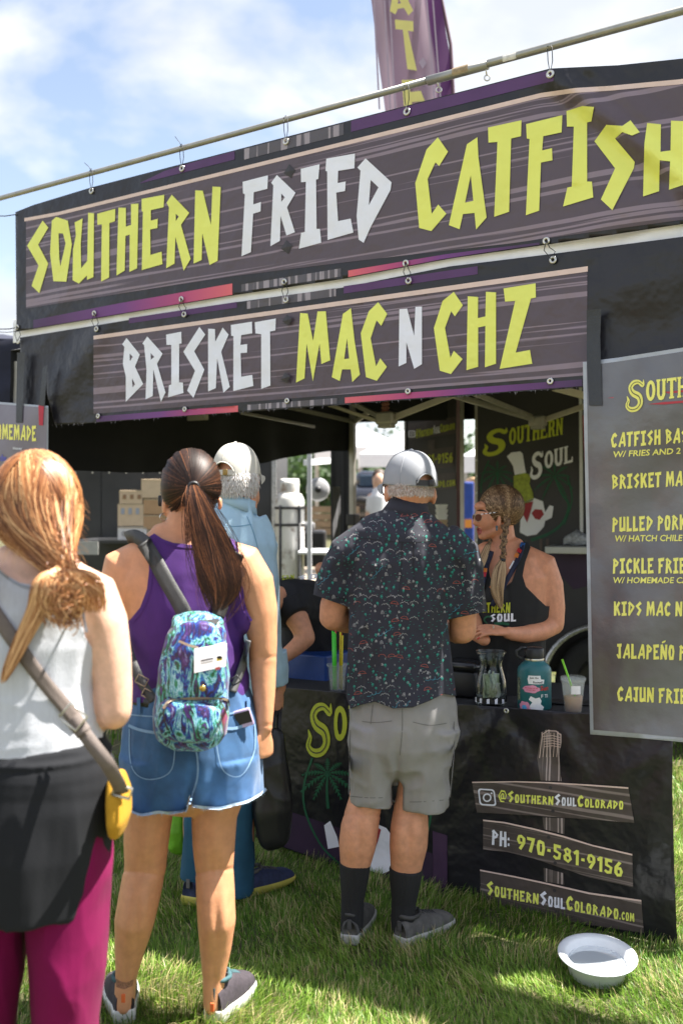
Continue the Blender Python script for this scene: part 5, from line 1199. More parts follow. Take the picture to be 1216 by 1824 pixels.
# horizon row of trees and far stalls, below the sky in the gaps
ht = thing('sail_banner', 'purple feather flag with yellow letters rising behind the pole', 'flag', (W(740, 912, 6.6).x, 6.6, 0))
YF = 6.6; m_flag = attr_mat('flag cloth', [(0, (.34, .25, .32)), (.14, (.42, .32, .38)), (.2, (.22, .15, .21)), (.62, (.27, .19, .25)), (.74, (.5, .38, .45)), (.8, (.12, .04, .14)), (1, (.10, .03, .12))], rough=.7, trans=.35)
rl = [(-160, 655, 745), (-80, 657, 765), (0, 661, 785), (60, 668, 794), (110, 674, 803), (170, 682, 806), (230, 690, 808), (330, 700, 812), (560, 720, 815)]
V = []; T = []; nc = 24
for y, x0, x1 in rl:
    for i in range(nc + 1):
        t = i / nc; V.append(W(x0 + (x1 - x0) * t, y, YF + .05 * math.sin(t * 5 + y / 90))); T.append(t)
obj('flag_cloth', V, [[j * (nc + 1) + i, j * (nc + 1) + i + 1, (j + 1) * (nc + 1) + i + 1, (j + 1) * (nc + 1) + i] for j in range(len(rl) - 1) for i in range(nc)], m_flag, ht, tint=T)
g = G(); g.tube([W(744, -160, YF), W(784, -10, YF), W(802, 80, YF), W(807, 170, YF), W(812, 330, YF), W(815, 560, YF), W(816, 1100, YF)], .012, 8); g.build('flag_pole', M('dark pole', (.12, .06, .08), .5, .1), ht, True)
def flet(o_, h_, nm='letter'):
    v, f = flat_tris(o_, h_, 12); obj(nm, [W(x, y, YF - .07) for x, y in v], f, M('flag yellow print', (.72, .64, .20), .6, .04), ht)
CF = (608, 0, 2.0)
flet(cv(*CF, [(185,-40),(215,-42),(255,38),(238,55),(222,28),(200,32),(192,52),(172,40)]), [cv(*CF, [(203,-5),(212,12),(200,14)])])
flet(cv(*CF, [(190,70),(255,76),(256,112),(236,110),(268,252),(234,246),(218,106),(192,104)]), [])
flet(cv(*CF, [(214,285),(275,284),(282,305),(242,310),(244,328),(282,324),(296,360),(250,364),(254,392),(300,385),(306,420),(226,425)]), [])
g = G(); v, f = flat_tris(cv(*CF, [(275,222),(290,205),(302,225),(288,245)])); g.add([W(x, y, YF - .065) for x, y in v], f)
for x in (112, 150, 168, 300, 322): 
    v, f = flat_tris(cv(*CF, [(x, 0), (x + 6, 0), (x + 26 - (x > 200) * -10, 390), (x + 20 - (x > 200) * -10, 390)])); g.add([W(a_, b_, YF - .06) for a_, b_ in v], f)
g.build('plank_print', M('pale flag print', (.40, .31, .38), .6, .05), ht)

# ---------------------------------------------------------------- trees on the far side
m_leaf = attr_mat('tree foliage', [(0, (.02, .045, .012)), (.5, (.05, .10, .025)), (1, (.10, .17, .045))], rough=.6, trans=.25)
m_bark = M('tree bark', (.12, .09, .065), .9, .3, 8, .5, 40)
def far_tree(label, px, Y, h, r, seed):
    c = W(px, 912, Y); t = thing('tree', label, 'tree', (c.x, Y, 0), group='trees beyond the market'); rs = np.random.RandomState(seed)
    g = G(); g.tube([(c.x, Y, 0), (c.x + .1, Y, h * .35), (c.x - .1, Y, h * .7)], [.28, .2, .1], 8)
    for k in range(5): a = k * 1.3; g.tube([(c.x, Y, h * (.3 + .06 * k)), (c.x + math.cos(a) * r * .5, Y + math.sin(a) * r * .5, h * (.5 + .07 * k))], [.1, .04], 6)
    g.build('trunk', m_bark, t, True); n = 2600; cl = rs.randn(26, 3) * np.array([r * .42, r * .42, h * .16]) + np.array([c.x, Y, h * .66]); k = rs.randint(0, 26, n); p = cl[k] + rs.randn(n, 3) * r * .2
    V = []; Fc = []; T = []
    for i in range(n):
        a = rs.randn(3); a /= np.linalg.norm(a); b_ = np.cross(a, rs.randn(3)); b_ /= np.linalg.norm(b_) + 1e-6; s_ = rs.uniform(.12, .26); V += [p[i] - a * s_, p[i] + b_ * s_ * .6, p[i] + a * s_, p[i] - b_ * s_ * .6]; Fc.append([4 * i, 4 * i + 1, 4 * i + 2, 4 * i + 3]); T += [np.clip(.45 + .25 * (k[i] % 5 - 2) / 2 + .15 * rs.randn(), 0, 1)] * 4
    obj('crown', np.array(V), Fc, m_leaf, t, smooth=False, tint=T)
for k, (px, Y, h, r_) in enumerate(((545, 60, 5.2, 4), (592, 66, 6.0, 4.5), (650, 58, 4.6, 4), (705, 64, 5.4, 4.5), (836, 60, 5.6, 4), (-60, 62, 6.0, 4.5))):
    far_tree(['low bushy tree seen left of the black side curtain', 'taller tree just behind the black side curtain', 'low tree beyond the dark pickup truck', 'tree half hidden by the cap man and sign panel', 'tree seen in the narrow gap beside the printed trailer', 'tree beyond the navy tent at far left'][k], px, Y, h, r_, 40 + k)
# ================================================================ people: helpers
m_skin_tan = M('tanned skin', (.60, .28, .145), .5, .10, 30, .4, 180, sss=.06, bdist=.0012)
m_skin_pale = M('fair skin', (.74, .45, .32), .52, .13, 34, .4, 180, sss=.08, bdist=.0012)
m_skin_red = M('ruddy skin', (.62, .29, .17), .55, .14, 36, .45, 160, sss=.06, bdist=.0012)
m_skin_w = M('warm brown skin', (.66, .29, .165), .48, .13, 34, .4, 180, sss=.06, bdist=.0012)
class Fig:
    def __init__(s, Y): s.Y = Y; s.s = F / Y; s.g = G()
    def P(s, x, y, dy=0.0): return W(x, y, s.Y + dy)
    def L(s, secs, n=18, flat=False, ref=None, g=None, power=2.0):
        """secs: (px, py, depth offset, half width in photo pixels[, half depth in metres])"""
        ch = []
        for q in secs:
            k = (s.Y + q[2]) / F; ra = q[3] * k; ch.append((s.P(q[0], q[1], q[2]), ra, q[4] if len(q) > 4 else ra))
        v, f = loft(ch, n=n, flat=flat, ref=ref, power=power); (g or s.g).add(v, f); return s
    def E(s, x, y, dy, rx, ry, rz, g=None, rot=None):
        """ellipsoid, radii in metres"""
        bm = bmesh.new(); bmesh.ops.create_uvsphere(bm, u_segments=20, v_segments=12, radius=1); c = s.P(x, y, dy); mt = (rot or Matrix.Identity(3))
        v = [c + mt @ Vector((p.co.x * rx, p.co.y * ry, p.co.z * rz)) for p in bm.verts]; bm.verts.index_update(); f = [[q.index for q in fc.verts] for fc in bm.faces]; bm.free(); (g or s.g).add(v, f); return s
def hand(g, w, d, up, k=1.0, curl=.5, mirror=1, spread=.1, thumb=.5):
    w, d, up = Vector(w), Vector(d).normalized(), Vector(up).normalized(); side = d.cross(up).normalized() * mirror; up = side.cross(d) * mirror
    v, f = loft([(w - d * .01 * k, .021 * k, .017 * k), (w + d * .02 * k, .027 * k, .016 * k), (w + d * .055 * k, .038 * k, .014 * k), (w + d * .088 * k, .038 * k, .011 * k)], n=14, ref=up); g.add(v, f)
    tips = []
    for i, (o_, L) in enumerate(((.028, .070), (.0095, .078), (-.0095, .073), (-.028, .056))):
        p = w + d * (.084 - abs(o_) * .15) * k + side * o_ * k; dd = (d + side * o_ * spread * 20).normalized(); ch = [(p - dd * .012 * k, .0088 * k)]; a = 0
        for j, fr in enumerate((.45, .31, .24)):
            a += curl * (.75, 1.0, .7)[j] * (1 + .06 * i); q = dd * math.cos(a) - up * math.sin(a); p = p + q * L * fr * k; ch.append((p, (.0082, .0074, .0062)[j] * k))
        v, f = loft(ch, n=10, ref=side); g.add(v, f); tips.append((p, q, up))
    p = w + d * .02 * k + side * .022 * k; dd = (d * (1 - thumb * .4) + side * (.9 - thumb * .6) - up * thumb * .7).normalized(); ch = [(p, .012 * k)]
    for j, L in enumerate((.034, .030, .024)):
        p = p + dd * L * k; ch.append((p, (.0105, .0092, .0075)[j] * k)); dd = (dd + d * .25 - up * .1 - side * .25 * thumb * 2).normalized()
    v, f = loft(ch, n=10, ref=up); g.add(v, f); tips.append((p, dd, up)); return tips
def build_body(fig, mat, parent, vox=.006, sm=5, name='body', fold=None):
    v, f = fuse(fig.g, vox, sm, fold); o = obj(name, v, f, mat, parent); return v, f
def folds(amp, sc=(7, 7, 4), fine=.25, seed=0, mask=None, floor=.35):
    def fn(v, n):
        q = v * np.array(sc); q = q + (fbm(v * 3.1, seed + 9)[:, None] - .5) * 1.6
        d = amp * (ridged(q, seed) - floor) + amp * fine * (fbm(v * 26, seed + 5) - .5)
        if mask is not None: d = d * mask(v)
        return d
    return fn
def creases(lst, wide=()):
    """skin creases (x0, x1, y, slope, depth, width px) and soft hollows or swells (x, y, rx, ry, depth)"""
    def fn(v, n):
        x, y = px_of(v); d = .0016 * (fbm(v * 22, 3) - .45); back = n[:, 1] < .2
        for x0, x1, yy, sl, dep, w_ in lst: d -= back * dep * np.exp(-((y - yy - sl * (x - (x0 + x1) / 2)) / w_) ** 2) * ((x > x0) & (x < x1))
        for cx, cy, rx, ry, dep in wide: d += back * dep * np.exp(-((x - cx) / rx) ** 2 - ((y - cy) / ry) ** 2)
        return d
    return fn
def px_of(v): return 608 + v[:, 0] / v[:, 1] * F, 912 - (v[:, 2] - EYE) / v[:, 1] * F
def bvh(v, f): return BVHTree.FromPolygons([tuple(x) for x in v], f)
def cast_px(tree, x, y, lift=.0015, default=3.0):
    d = Vector(((x - 608) / F, 1.0, (912 - y) / F)).normalized(); o = Vector((0, 0, EYE)); h = tree.ray_cast(o, d, 30)
    if h[0] is None: return o + d * default
    n = h[1] if h[1].dot(d) < 0 else -h[1]
    return h[0] + n * lift - d * lift * .5
def decal(name, tree, poly, mat, parent, lift=.0015, cell=8, holes=(), Y=3.0, **kw):
    v, f = flat_tris(poly, holes, cell); return obj(name, [cast_px(tree, x, y, lift, Y) for x, y in v], f, mat, parent, **kw)
def ribbon_px(name, tree, pts, w, mat, parent, lift=.002, thick=.0, k=8, Y=3.0, tint=None):
    """A strap laid along photo pixels on a surface; w half width in pixels."""
    c = catmull(pts, k); ws = w if isinstance(w, (list, tuple)) else None; V = []; n = len(c)
    for i, p in enumerate(c):
        a = c[max(i - 1, 0)]; b = c[min(i + 1, n - 1)]; t = b - a; t /= np.linalg.norm(t) + 1e-9; nx, ny = -t[1], t[0]; ww = np.interp(i / (n - 1), np.linspace(0, 1, len(ws)), ws) if ws else w
        for s_ in (-1, -.33, .33, 1): V.append(cast_px(tree, p[0] + nx * ww * s_, p[1] + ny * ww * s_, lift, Y))
    P = np.array([tuple(q) for q in V]).reshape(n, 4, 3)
    for _ in range(2): P[1:-1] = P[1:-1] * .5 + (P[:-2] + P[2:]) * .25
    fcs = [[4 * i + j, 4 * i + j + 1, 4 * i + j + 5, 4 * i + j + 4] for i in range(n - 1) for j in range(3)]
    o = obj(name, P.reshape(-1, 3), fcs, mat, parent, tint=tint)
    if thick: m = o.modifiers.new('t', 'SOLIDIFY'); m.thickness = thick; m.offset = 1
    return o
def strands(name, paths, width, centre, mat, parent, tints, taper=.35):
    """Hair locks: thin ribbons along the paths, flat against the head."""
    V = []; Fc = []; T = []; c = np.array(tuple(centre)) if centre is not None else None
    for p, tn in zip(paths, tints):
        n = len(p); t = np.gradient(p, axis=0); out = (p - c) if c is not None else np.tile(np.array([0, -1.0, .1]), (n, 1))
        sd = np.cross(t, out); sd /= np.linalg.norm(sd, axis=1)[:, None] + 1e-9; w = width * (1 - (1 - taper) * np.linspace(0, 1, n) ** 2)[:, None]; k = len(V) and sum(len(x) for x in V)
        V.append(np.concatenate([p - sd * w, p + sd * w])); T += [tn] * (2 * n); Fc += [[k + i, k + i + 1, k + n + i + 1, k + n + i] for i in range(n - 1)]
    return obj(name, np.concatenate(V), Fc, mat, parent, tint=T)
def slerp(a, b, t):
    w = math.acos(max(-1, min(1, float(np.dot(a, b)))));
    if w < 1e-4: return a
    return (math.sin((1 - t) * w) * a + math.sin(t * w) * b) / math.sin(w)
def ell_shell(c, r, keep, mat, parent, name='hair_base', n=48, bump=.0):
    V = []; Fc = []; m = n // 2
    for j in range(m + 1):
        th = math.pi * j / m
        for i in range(n): ph = 2 * math.pi * i / n; V.append((c[0] + r[0] * math.sin(th) * math.cos(ph), c[1] + r[1] * math.sin(th) * math.sin(ph), c[2] + r[2] * math.cos(th)))
    for j in range(m):
        for i in range(n):
            q = [j * n + i, j * n + (i + 1) % n, (j + 1) * n + (i + 1) % n, (j + 1) * n + i]; cc = np.mean([V[k] for k in q], 0)
            if keep((cc - np.array(c)) / np.array(r)): Fc.append(q)
    return obj(name, V, Fc, mat, parent)
def shoe(parent, heel, yaw, L, mats, wid=.048, hgt=.085, sole=.026, name='shoe', low=False, lift=0.0):
    """heel: ground point under the heel; yaw: where the toe points (0 = away, +90 = right)."""
    up, so, ac = mats; d = Vector((math.sin(R(yaw)), math.cos(R(yaw)), 0)); sd = Vector((d.y, -d.x, 0)); hl = Vector((heel[0], heel[1], lift))
    e = bpy.data.objects.new(name, None); COL.objects.link(e); e.parent = parent; e.location = Vector(hl) - origin_of(parent)
    wf = lambda t: wid * (.62 + .10 * math.sin(t * 3.1) + .34 * max(0, math.sin(min(1, t * 1.12) * math.pi * .78 - .5))) * (1 if t > .04 else .86) * (1 if t < .88 else math.sqrt(max(.05, 1 - ((t - .88) / .125) ** 2)))
    g = G(); nt, na = 22, 12
    for lvl, (z, kx) in enumerate(((0, .94), (sole * .25, 1.05), (sole * .8, 1.06), (sole, 1.0))):
        for sg in (1, -1):
            rng = range(nt + 1) if sg == 1 else range(nt, -1, -1)
            for i in rng:
                t = i / nt; z2 = z + (.014 * max(0, t - .75) / .25 if z < sole * .5 else 0) + (.008 * (1 - t) if z > sole * .5 else 0); g.v.append(hl + d * (L * (t * 1.02 - .015)) + sd * sg * wf(t) * kx + Vector((0, 0, z2)))
    K = 2 * (nt + 1)
    for lv in range(3):
        for i in range(K): g.f.append([lv * K + i, lv * K + (i + 1) % K, (lv + 1) * K + (i + 1) % K, (lv + 1) * K + i])
    g.f.append(list(range(K))[::-1]); g.f.append([3 * K + i for i in range(K)]); g.m = [0] * len(g.f); g.build('sole', so, e, True)
    hf = lambda t: float(np.interp(t, [0, .06, .18, .34, .45, .7, .9, 1], [hgt * .82, hgt, hgt * .92, hgt * .95, hgt * .88, hgt * .58, hgt * .42, .2 * hgt]))
    g = G()
    for i in range(nt + 1):
        t = i / nt; w_, h_ = wf(t) * .96, hf(t)
        for a in range(na + 1):
            th = math.pi * a / na; c_, s_ = math.cos(th), math.sin(th); open_ = .62 if t < .36 else 1.0
            cx = math.copysign(abs(c_) ** .7, c_) * w_; 
            if t < .34: cx *= (1 - .32 * s_ ** 3); 
            g.v.append(hl + d * (L * (t * .985 + .004)) + sd * cx + Vector((0, 0, sole * .8 + h_ * abs(s_) ** .75)))
    for i in range(nt):
        for a in range(na): g.f.append([i * (na + 1) + a, i * (na + 1) + a + 1, (i + 1) * (na + 1) + a + 1, (i + 1) * (na + 1) + a])
    g.f.append([a for a in range(na + 1)]); g.m = [0] * len(g.f); g.build('upper', up, e, True)
    g = G(); pts = []
    for k in range(15): a = 2 * math.pi * k / 14; pts.append(hl + d * (L * .185 + L * .165 * math.cos(a)) + sd * .030 * math.sin(a) + Vector((0, 0, sole + hgt * .93 + .008 * math.cos(a) ** 2)))
    g.tube(pts, .0075, 8); g.build('collar', ac, e, True)
    g = G(); 
    for k in range(5): t = .40 + k * .06; z = sole * .8 + hf(t) + .003; g.tube([hl + d * L * t + sd * .020 + Vector((0, 0, z - .006)), hl + d * L * (t + .01) + Vector((0, 0, z)), hl + d * L * t - sd * .020 + Vector((0, 0, z - .006))], .003, 6)
    g.build('laces', ac, e, True)
    g = G(); g.box(hl + d * (-.004) + Vector((0, 0, sole + hgt * .62)), (.016, .006, .036), rz=-R(yaw), bev=.002); g.build('heel_tab', ac, e)
    return e
def person(label, fig, fx, fy): 
    p = fig.P(fx, fy); return thing('person', label, 'person', (p.x, p.y, 0))
def cap_dome(c, r, yaw, mat, parent, tilt=0.0, arch_w=.62, arch_h=.50, brim=True, strap_mat=None, brimL=.07):
    """baseball cap; yaw: direction the wearer's face points (0 = away from camera, + = to the right)."""
    Rz = Matrix.Rotation(-R(yaw), 3, 'Z') @ Matrix.Rotation(R(tilt), 3, 'X'); c = Vector(c); V = []; Fc = []; n, m = 96, 30
    fn = lambda ph, th, k=1.0: c + Rz @ Vector((r[0] * k * math.cos(th) ** .82 * math.cos(ph), r[1] * k * math.cos(th) ** .82 * math.sin(ph), r[2] * k * math.sin(th)))
    for j in range(m + 1):
        for i in range(n): V.append(fn(2 * math.pi * i / n, (math.pi / 2) * (j / m) * .999))
    for j in range(m):
        for i in range(n):
            ph = 2 * math.pi * (i + .5) / n + math.pi / 2; ph = (ph + math.pi) % (2 * math.pi) - math.pi; th = (math.pi / 2) * (j + .5) / m
            if (ph / arch_w) ** 2 + (th / arch_h) ** 2 < 1 and th > .10: continue
            if (ph / arch_w) ** 2 < 1 and th <= .10: pass
            Fc.append([j * n + i, j * n + (i + 1) % n, (j + 1) * n + (i + 1) % n, (j + 1) * n + i])
    o = obj('cap', V, Fc, mat, parent); md = o.modifiers.new('t', 'SOLIDIFY'); md.thickness = .003; md.offset = -1
    sub = o
    def child(g, nm, mt): return g.build(nm, mt, sub, True)
    g = G(); pts = [fn(-math.pi / 2 + arch_w * math.cos(a), max(.10, arch_h * math.sin(a)), 1.005) for a in np.linspace(0, math.pi, 22)]; g.tube(pts, .0028, 6); child(g, 'arch_binding', mat)
    g = G()
    for k in range(6):
        ph = math.pi / 2 + k * math.pi / 3 ; 
        if k == 3: pts = [fn(ph, t, 1.003) for t in np.linspace(arch_h + .03, 1.5, 10)]
        else: pts = [fn(ph, t, 1.003) for t in np.linspace(.03, 1.5, 14)]
        g.tube(pts, .0012, 5)
    child(g, 'seam', mat); g = G(); g.lathe(fn(0, math.pi / 2, 1.0), [(.001, .006), (.006, .004), (.008, 0)], 12); child(g, 'button', mat)
    g = G(); st = []
    for a in np.linspace(-1.0, 1.0, 17):
        for zz in (.0, .020): p = fn(-math.pi / 2 + arch_w * 1.08 * a, .02, 1.012); st.append(p + Vector((0, 0, zz)))
    g.add(st, [[2 * i, 2 * i + 2, 2 * i + 3, 2 * i + 1] for i in range(16)]); child(g, 'strap', strap_mat or mat)
    g = G(); p = fn(-math.pi / 2 + arch_w * .35, .02, 1.03); g.box(p + Vector((0, 0, .010)), (.020, .006, .023), rz=-R(yaw) , bev=.002); child(g, 'strap_buckle', m_black if strap_mat else M('brass buckle', (.30, .2, .07), .4, .1, metal=.8))
    if brim:
        g = G(); q = 14; 
        for lv in (0, .004):
            for i in range(q + 1):
                ph = math.pi / 2 + 1.05 * (i / q * 2 - 1)
                for k in range(5): 
                    t = k / 4; b = Vector((r[0] * math.cos(ph), r[1] * math.sin(ph), 0)); ex = brimL * math.cos((ph - math.pi / 2) * 1.45) ** .8 if abs(ph - math.pi / 2) < 1.08 else 0
                    p = b + Vector((0, ex * t, -.012 * t - .03 * t * ((ph - math.pi / 2)) ** 2 + lv + .004)); g.v.append(c + Rz @ p)
        K = (q + 1) * 5
        for lv in (0, 1):
            for i in range(q):
                for k in range(4): a = lv * K + i * 5 + k; g.f.append([a, a + 1, a + 6, a + 5])
        for i in range(q): a = i * 5 + 4; g.f.append([a, a + 5, a + 5 + K, a + K])
        g.m = [0] * len(g.f); child(g, 'brim', mat)
    return o, fn
def ear(fig, x, y, dy, yaw, k=1.0):
    rt = Matrix.Rotation(-R(yaw), 3, 'Z')
    fig.E(x, y, dy, .009 * k, .019 * k, .029 * k, rot=rt); c = fig.P(x, y, dy)
    pts = [c + rt @ Vector((0, .019 * k * math.cos(a), .029 * k * math.sin(a))) for a in np.linspace(-1.6, 2.6, 10)]; v, f = loft([(p, .0055 * k) for p in pts], n=8, ref=(1, 0, 0)); fig.g.add(v, f)
def short_hair(name, tree_fn, pts, mat, parent, n, L, wid, centre, seed=1, down=(0, 0, -1), spread=.3):
    rs = np.random.RandomState(seed); paths = []; T = []
    for k in range(n):
        p, nr = pts(rs); d = np.array(down, float) * .8 + nr * .35 + rs.randn(3) * spread; d /= np.linalg.norm(d); l = L * rs.uniform(.6, 1.2)
        c = np.array([p + nr * .001 + d * l * t + nr * .004 * math.sin(3 * t) for t in np.linspace(0, 1, 4)]); paths.append(c); T.append(rs.rand())
    return strands(name, paths, wid, centre, mat, parent, T)
m_hair_wht = attr_mat('white hair', [(0, (.42, .40, .37)), (.5, (.68, .65, .61)), (1, (.86, .84, .8))], rough=.6)
# ================================================================ man in the dark printed shirt
A = Fig(3.58); man = person('older man in grey cap, dark patterned shirt and grey shorts standing at the counter', A, 700, 1640)
A.L([(722, 935, 0, 46, .06), (720, 968, 0, 80, .09), (714, 1030, 0, 86, .115), (708, 1110, 0, 86, .125), (709, 1190, 0, 86, .125), (714, 1260, 0, 82, .12), (715, 1300, 0, 80, .12)])
A.L([(722, 935, .0, 34), (728, 905, -.0, 31, .062), (731, 878, .01, 31, .065)])
A.E(732, 862, .0, .078, .096, .108); A.L([(731, 880, .0, 30, .07), (722, 905, .05, 24, .05)])
ear(A, 772, 884, .0, -25); ear(A, 689, 880, .0, -25)
A.L([(674, 1290, 0, 38, .10), (664, 1360, .0, 35, .09), (651, 1425, .0, 30, .066), (640, 1475, -.005, 34, .072), (636, 1505, -.005, 33, .070), (632, 1545, .0, 26, .055), (628, 1595, .005, 18, .042), (627, 1650, .01, 18, .045)])
A.L([(758, 1290, 0, 40, .10), (750, 1360, .0, 35, .09), (733, 1425, .0, 29, .066), (729, 1475, -.005, 34, .072), (727, 1505, -.005, 34, .070), (723, 1545, .0, 28, .055), (719, 1600, .005, 20, .042), (717, 1655, .01, 19, .045)])
A.L([(650, 985, 0, 22), (614, 1025, .01, 25), (594, 1080, .04, 25), (592, 1100, .05, 24)]); A.L([(592, 1098, .05, 25), (618, 1106, .12, 22), (650, 1108, .22, 17), (672, 1104, .29, 13)])
A.L([(790, 985, 0, 22), (816, 1035, .01, 26), (823, 1090, .03, 25), (824, 1122, .05, 24)]); A.L([(824, 1122, .05, 25), (812, 1124, .13, 22), (790, 1118, .22, 17), (768, 1112, .29, 13)])
hand(A.g, A.P(768, 1112, .30), (-.5, .8, .1), (.2, .2, 1), curl=.5, mirror=-1); hand(A.g, A.P(672, 1104, .30), (.5, .8, .1), (-.2, .2, 1), curl=.5)
build_body(A, m_skin_red, man, .006, fold=creases([(600, 680, 1452, .02, .002, 2.5), (700, 770, 1452, -.02, .002, 2.5)], [(626, 1492, 11, 40, .007), (656, 1488, 10, 36, .008), (640, 1500, 4, 34, -.004), (712, 1492, 11, 40, .008), (744, 1488, 10, 36, .007), (728, 1500, 4, 34, -.004), (640, 1440, 8, 12, -.005), (728, 1440, 8, 12, -.005), (628, 1585, 5, 30, -.004)]))
# shirt
m_shirt = M('charcoal printed cotton', (.020, .021, .034), .8, .12, 30, .25, 500, sheen=.05)
g = G(); A.L([(726, 910, 0, 38, .075), (724, 928, 0, 72, .095), (721, 952, 0, 100, .122), (716, 1000, 0, 104, .135), (711, 1060, 0, 98, .14), (708, 1120, 0, 93, .142), (708, 1180, 0, 97, .150), (714, 1240, 0, 103, .168), (717, 1290, 0, 107, .18)], g=g)
A.L([(650, 952, 0, 26, .075), (622, 982, .01, 37, .085), (602, 1030, .03, 35, .08), (589, 1078, .04, 33, .078)], g=g, flat=True); A.L([(792, 950, 0, 26, .075), (815, 982, .01, 38, .085), (822, 1040, .02, 37, .08), (826, 1101, .03, 34, .078)], g=g, flat=True)
def shirt_mask(v): return np.clip((1.52 - v[:, 2]) * 6, .25, 1)
v, f = fuse(g, .007, 4, folds(.030, (11, 11, 3.4), .2, 2, shirt_mask))
pz, fz = prism([(480, 850), (980, 850), (980, 1090), (862, 1090), (796, 1104), (812, 1240), (790, 1236), (765, 1248), (735, 1260), (700, 1262), (668, 1250), (640, 1256), (624, 1262), (616, 1240), (622, 1082), (560, 1060), (480, 1040)], 3.0, 4.4)
v, f = cut(v, f, pz, fz); shirt = obj('shirt', v, f, m_shirt, man); T_shirt = bvh(v, f)
g = G(); A.L([(729, 889, .0, 33, .072), (726, 905, .0, 38, .080), (722, 922, .0, 45, .085)], g=g, flat=True); v, f = mesh_eval(g, [])[:2]; obj('shirt_collar', v, f, m_shirt, man)
# motifs of the print
def motif(kind_):
    if kind_ == 'mountain': return [[(-.016, -.004), (-.009, .004), (-.006, .001), (0, .008), (.005, .002), (.009, .005), (.017, -.004)]], .0009, 1
    if kind_ == 'dome': return [[(-.014, -.004), (-.008, .003), (0, .005), (.008, .003), (.014, -.004)], [(-.016, -.005), (.016, -.005)]], .0010, 2
    if kind_ == 'arch': return [[(-.006, -.006), (-.004, .005), (0, .008), (.004, .005), (.006, -.006)], [(-.002, -.006), (0, .006), (.002, -.006)]], .0008, 1
    if kind_ == 'river': return [[(-.03, -.014), (-.018, -.011), (-.014, -.004), (-.004, -.002), (.004, .006), (.012, .008), (.016, .018), (.028, .022)], [(-.004, -.002), (.0, .008), (-.003, .014)]], .0009, 3
    if kind_ == 'tree': return [[(-.005, 0), (0, .004), (.005, 0)], [(-.004, .004), (0, .007), (.004, .004)], [(0, -.006), (0, .006)]], .0017, 0
    if kind_ == 'dash': return [[(-.003, 0), (.003, .001)]], .0011, 0
    if kind_ == 'moon': return [[(.001, -.003), (-.002, 0), (.001, .003)]], .0009, 1
    if kind_ == 'redline': return [[(-.010, -.001), (0, .001), (.010, -.001)]], .0010, 2
prints = [G(), G(), G(), G()]; rs_ = random.Random(5); ax0 = A.P(714, 912)
def place(cx, cy, kinds, sc=1.0):
    k = rs_.choice(kinds); lines, w, col_ = motif(k); a = rs_.uniform(-.3, .3) if k != 'river' else rs_.uniform(-.5, .5)
    for ln_ in lines:
        pr = None
        for (x, y) in ln_:
            X = cx + (x * math.cos(a) - y * math.sin(a)) * A.s * sc; Y_ = cy - (x * math.sin(a) + y * math.cos(a)) * A.s * sc; q = (X, Y_)
            if pr:
                dx, dy = q[0] - pr[0], q[1] - pr[1]; l = math.hypot(dx, dy) + 1e-6; ww = w * A.s * .62; nx, ny = -dy / l * ww, dx / l * ww
                P4 = [cast_px(T_shirt, *t, .0012, 9) for t in ((pr[0] + nx, pr[1] + ny), (q[0] + nx, q[1] + ny), (q[0] - nx, q[1] - ny), (pr[0] - nx, pr[1] - ny))]
                if max(p.y for p in P4) < 4.2 and max(p.y for p in P4) - min(p.y for p in P4) < .03: prints[col_].add(P4, [[0, 1, 2, 3]])
            pr = q
for row in range(0, 27):
    for c_ in range(0, 20):
        x = 555 + c_ * 16.5 + (row % 2) * 8 + rs_.uniform(-3, 3); y = 915 + row * 13.4 + rs_.uniform(-3, 3); r_ = rs_.randrange(12)
        place(x, y, {0: ['mountain'], 1: ['tree'], 2: ['dome'], 3: ['dash'], 4: ['arch'], 5: ['tree'], 6: ['dash'], 7: ['dash'], 8: ['moon'], 9: ['tree', 'river'], 10: ['mountain', 'moon'], 11: ['dash', 'tree']}[r_], .95)
        place(x + rs_.uniform(-8, 8), y + 6, ['dash', 'moon', 'dash', 'tree'], .8); place(x + rs_.uniform(-9, 9), y + rs_.uniform(-6, 6), ['dash', 'dash', 'arch'], .6)
for gk, mt, nm in zip(prints, (M('teal shirt ink', (.02, .26, .20), .7, 0, bump=0), M('pale shirt ink', (.42, .42, .42), .7, 0, bump=0), M('red shirt ink', (.42, .09, .06), .7, 0, bump=0), M('cyan shirt ink', (.05, .30, .42), .7, 0, bump=0)), 'abcd'):
    o = gk.build('fabric_print', mt, shirt, kind='stuff')
m_seam = M('dark seam', (.012, .012, .016), .8, 0, bump=0)
ribbon_px('yoke_seam', T_shirt, [(640, 958), (690, 964), (740, 966), (800, 960)], .8, m_seam, shirt, .0012, Y=3.5)
ribbon_px('back_pleat', T_shirt, [(716, 966), (714, 1010), (710, 1060)], [1.4, .9, .3], m_seam, shirt, .0012, Y=3.5); ribbon_px('back_pleat', T_shirt, [(736, 966), (736, 1010), (738, 1050)], [1.4, .9, .3], m_seam, shirt, .0012, Y=3.5)
ribbon_px('sleeve_hem', T_shirt, [(567, 1050), (590, 1060), (616, 1068)], .7, m_seam, shirt, .0012, Y=3.5); ribbon_px('sleeve_hem', T_shirt, [(797, 1092), (825, 1088), (856, 1078)], .7, m_seam, shirt, .0012, Y=3.5)
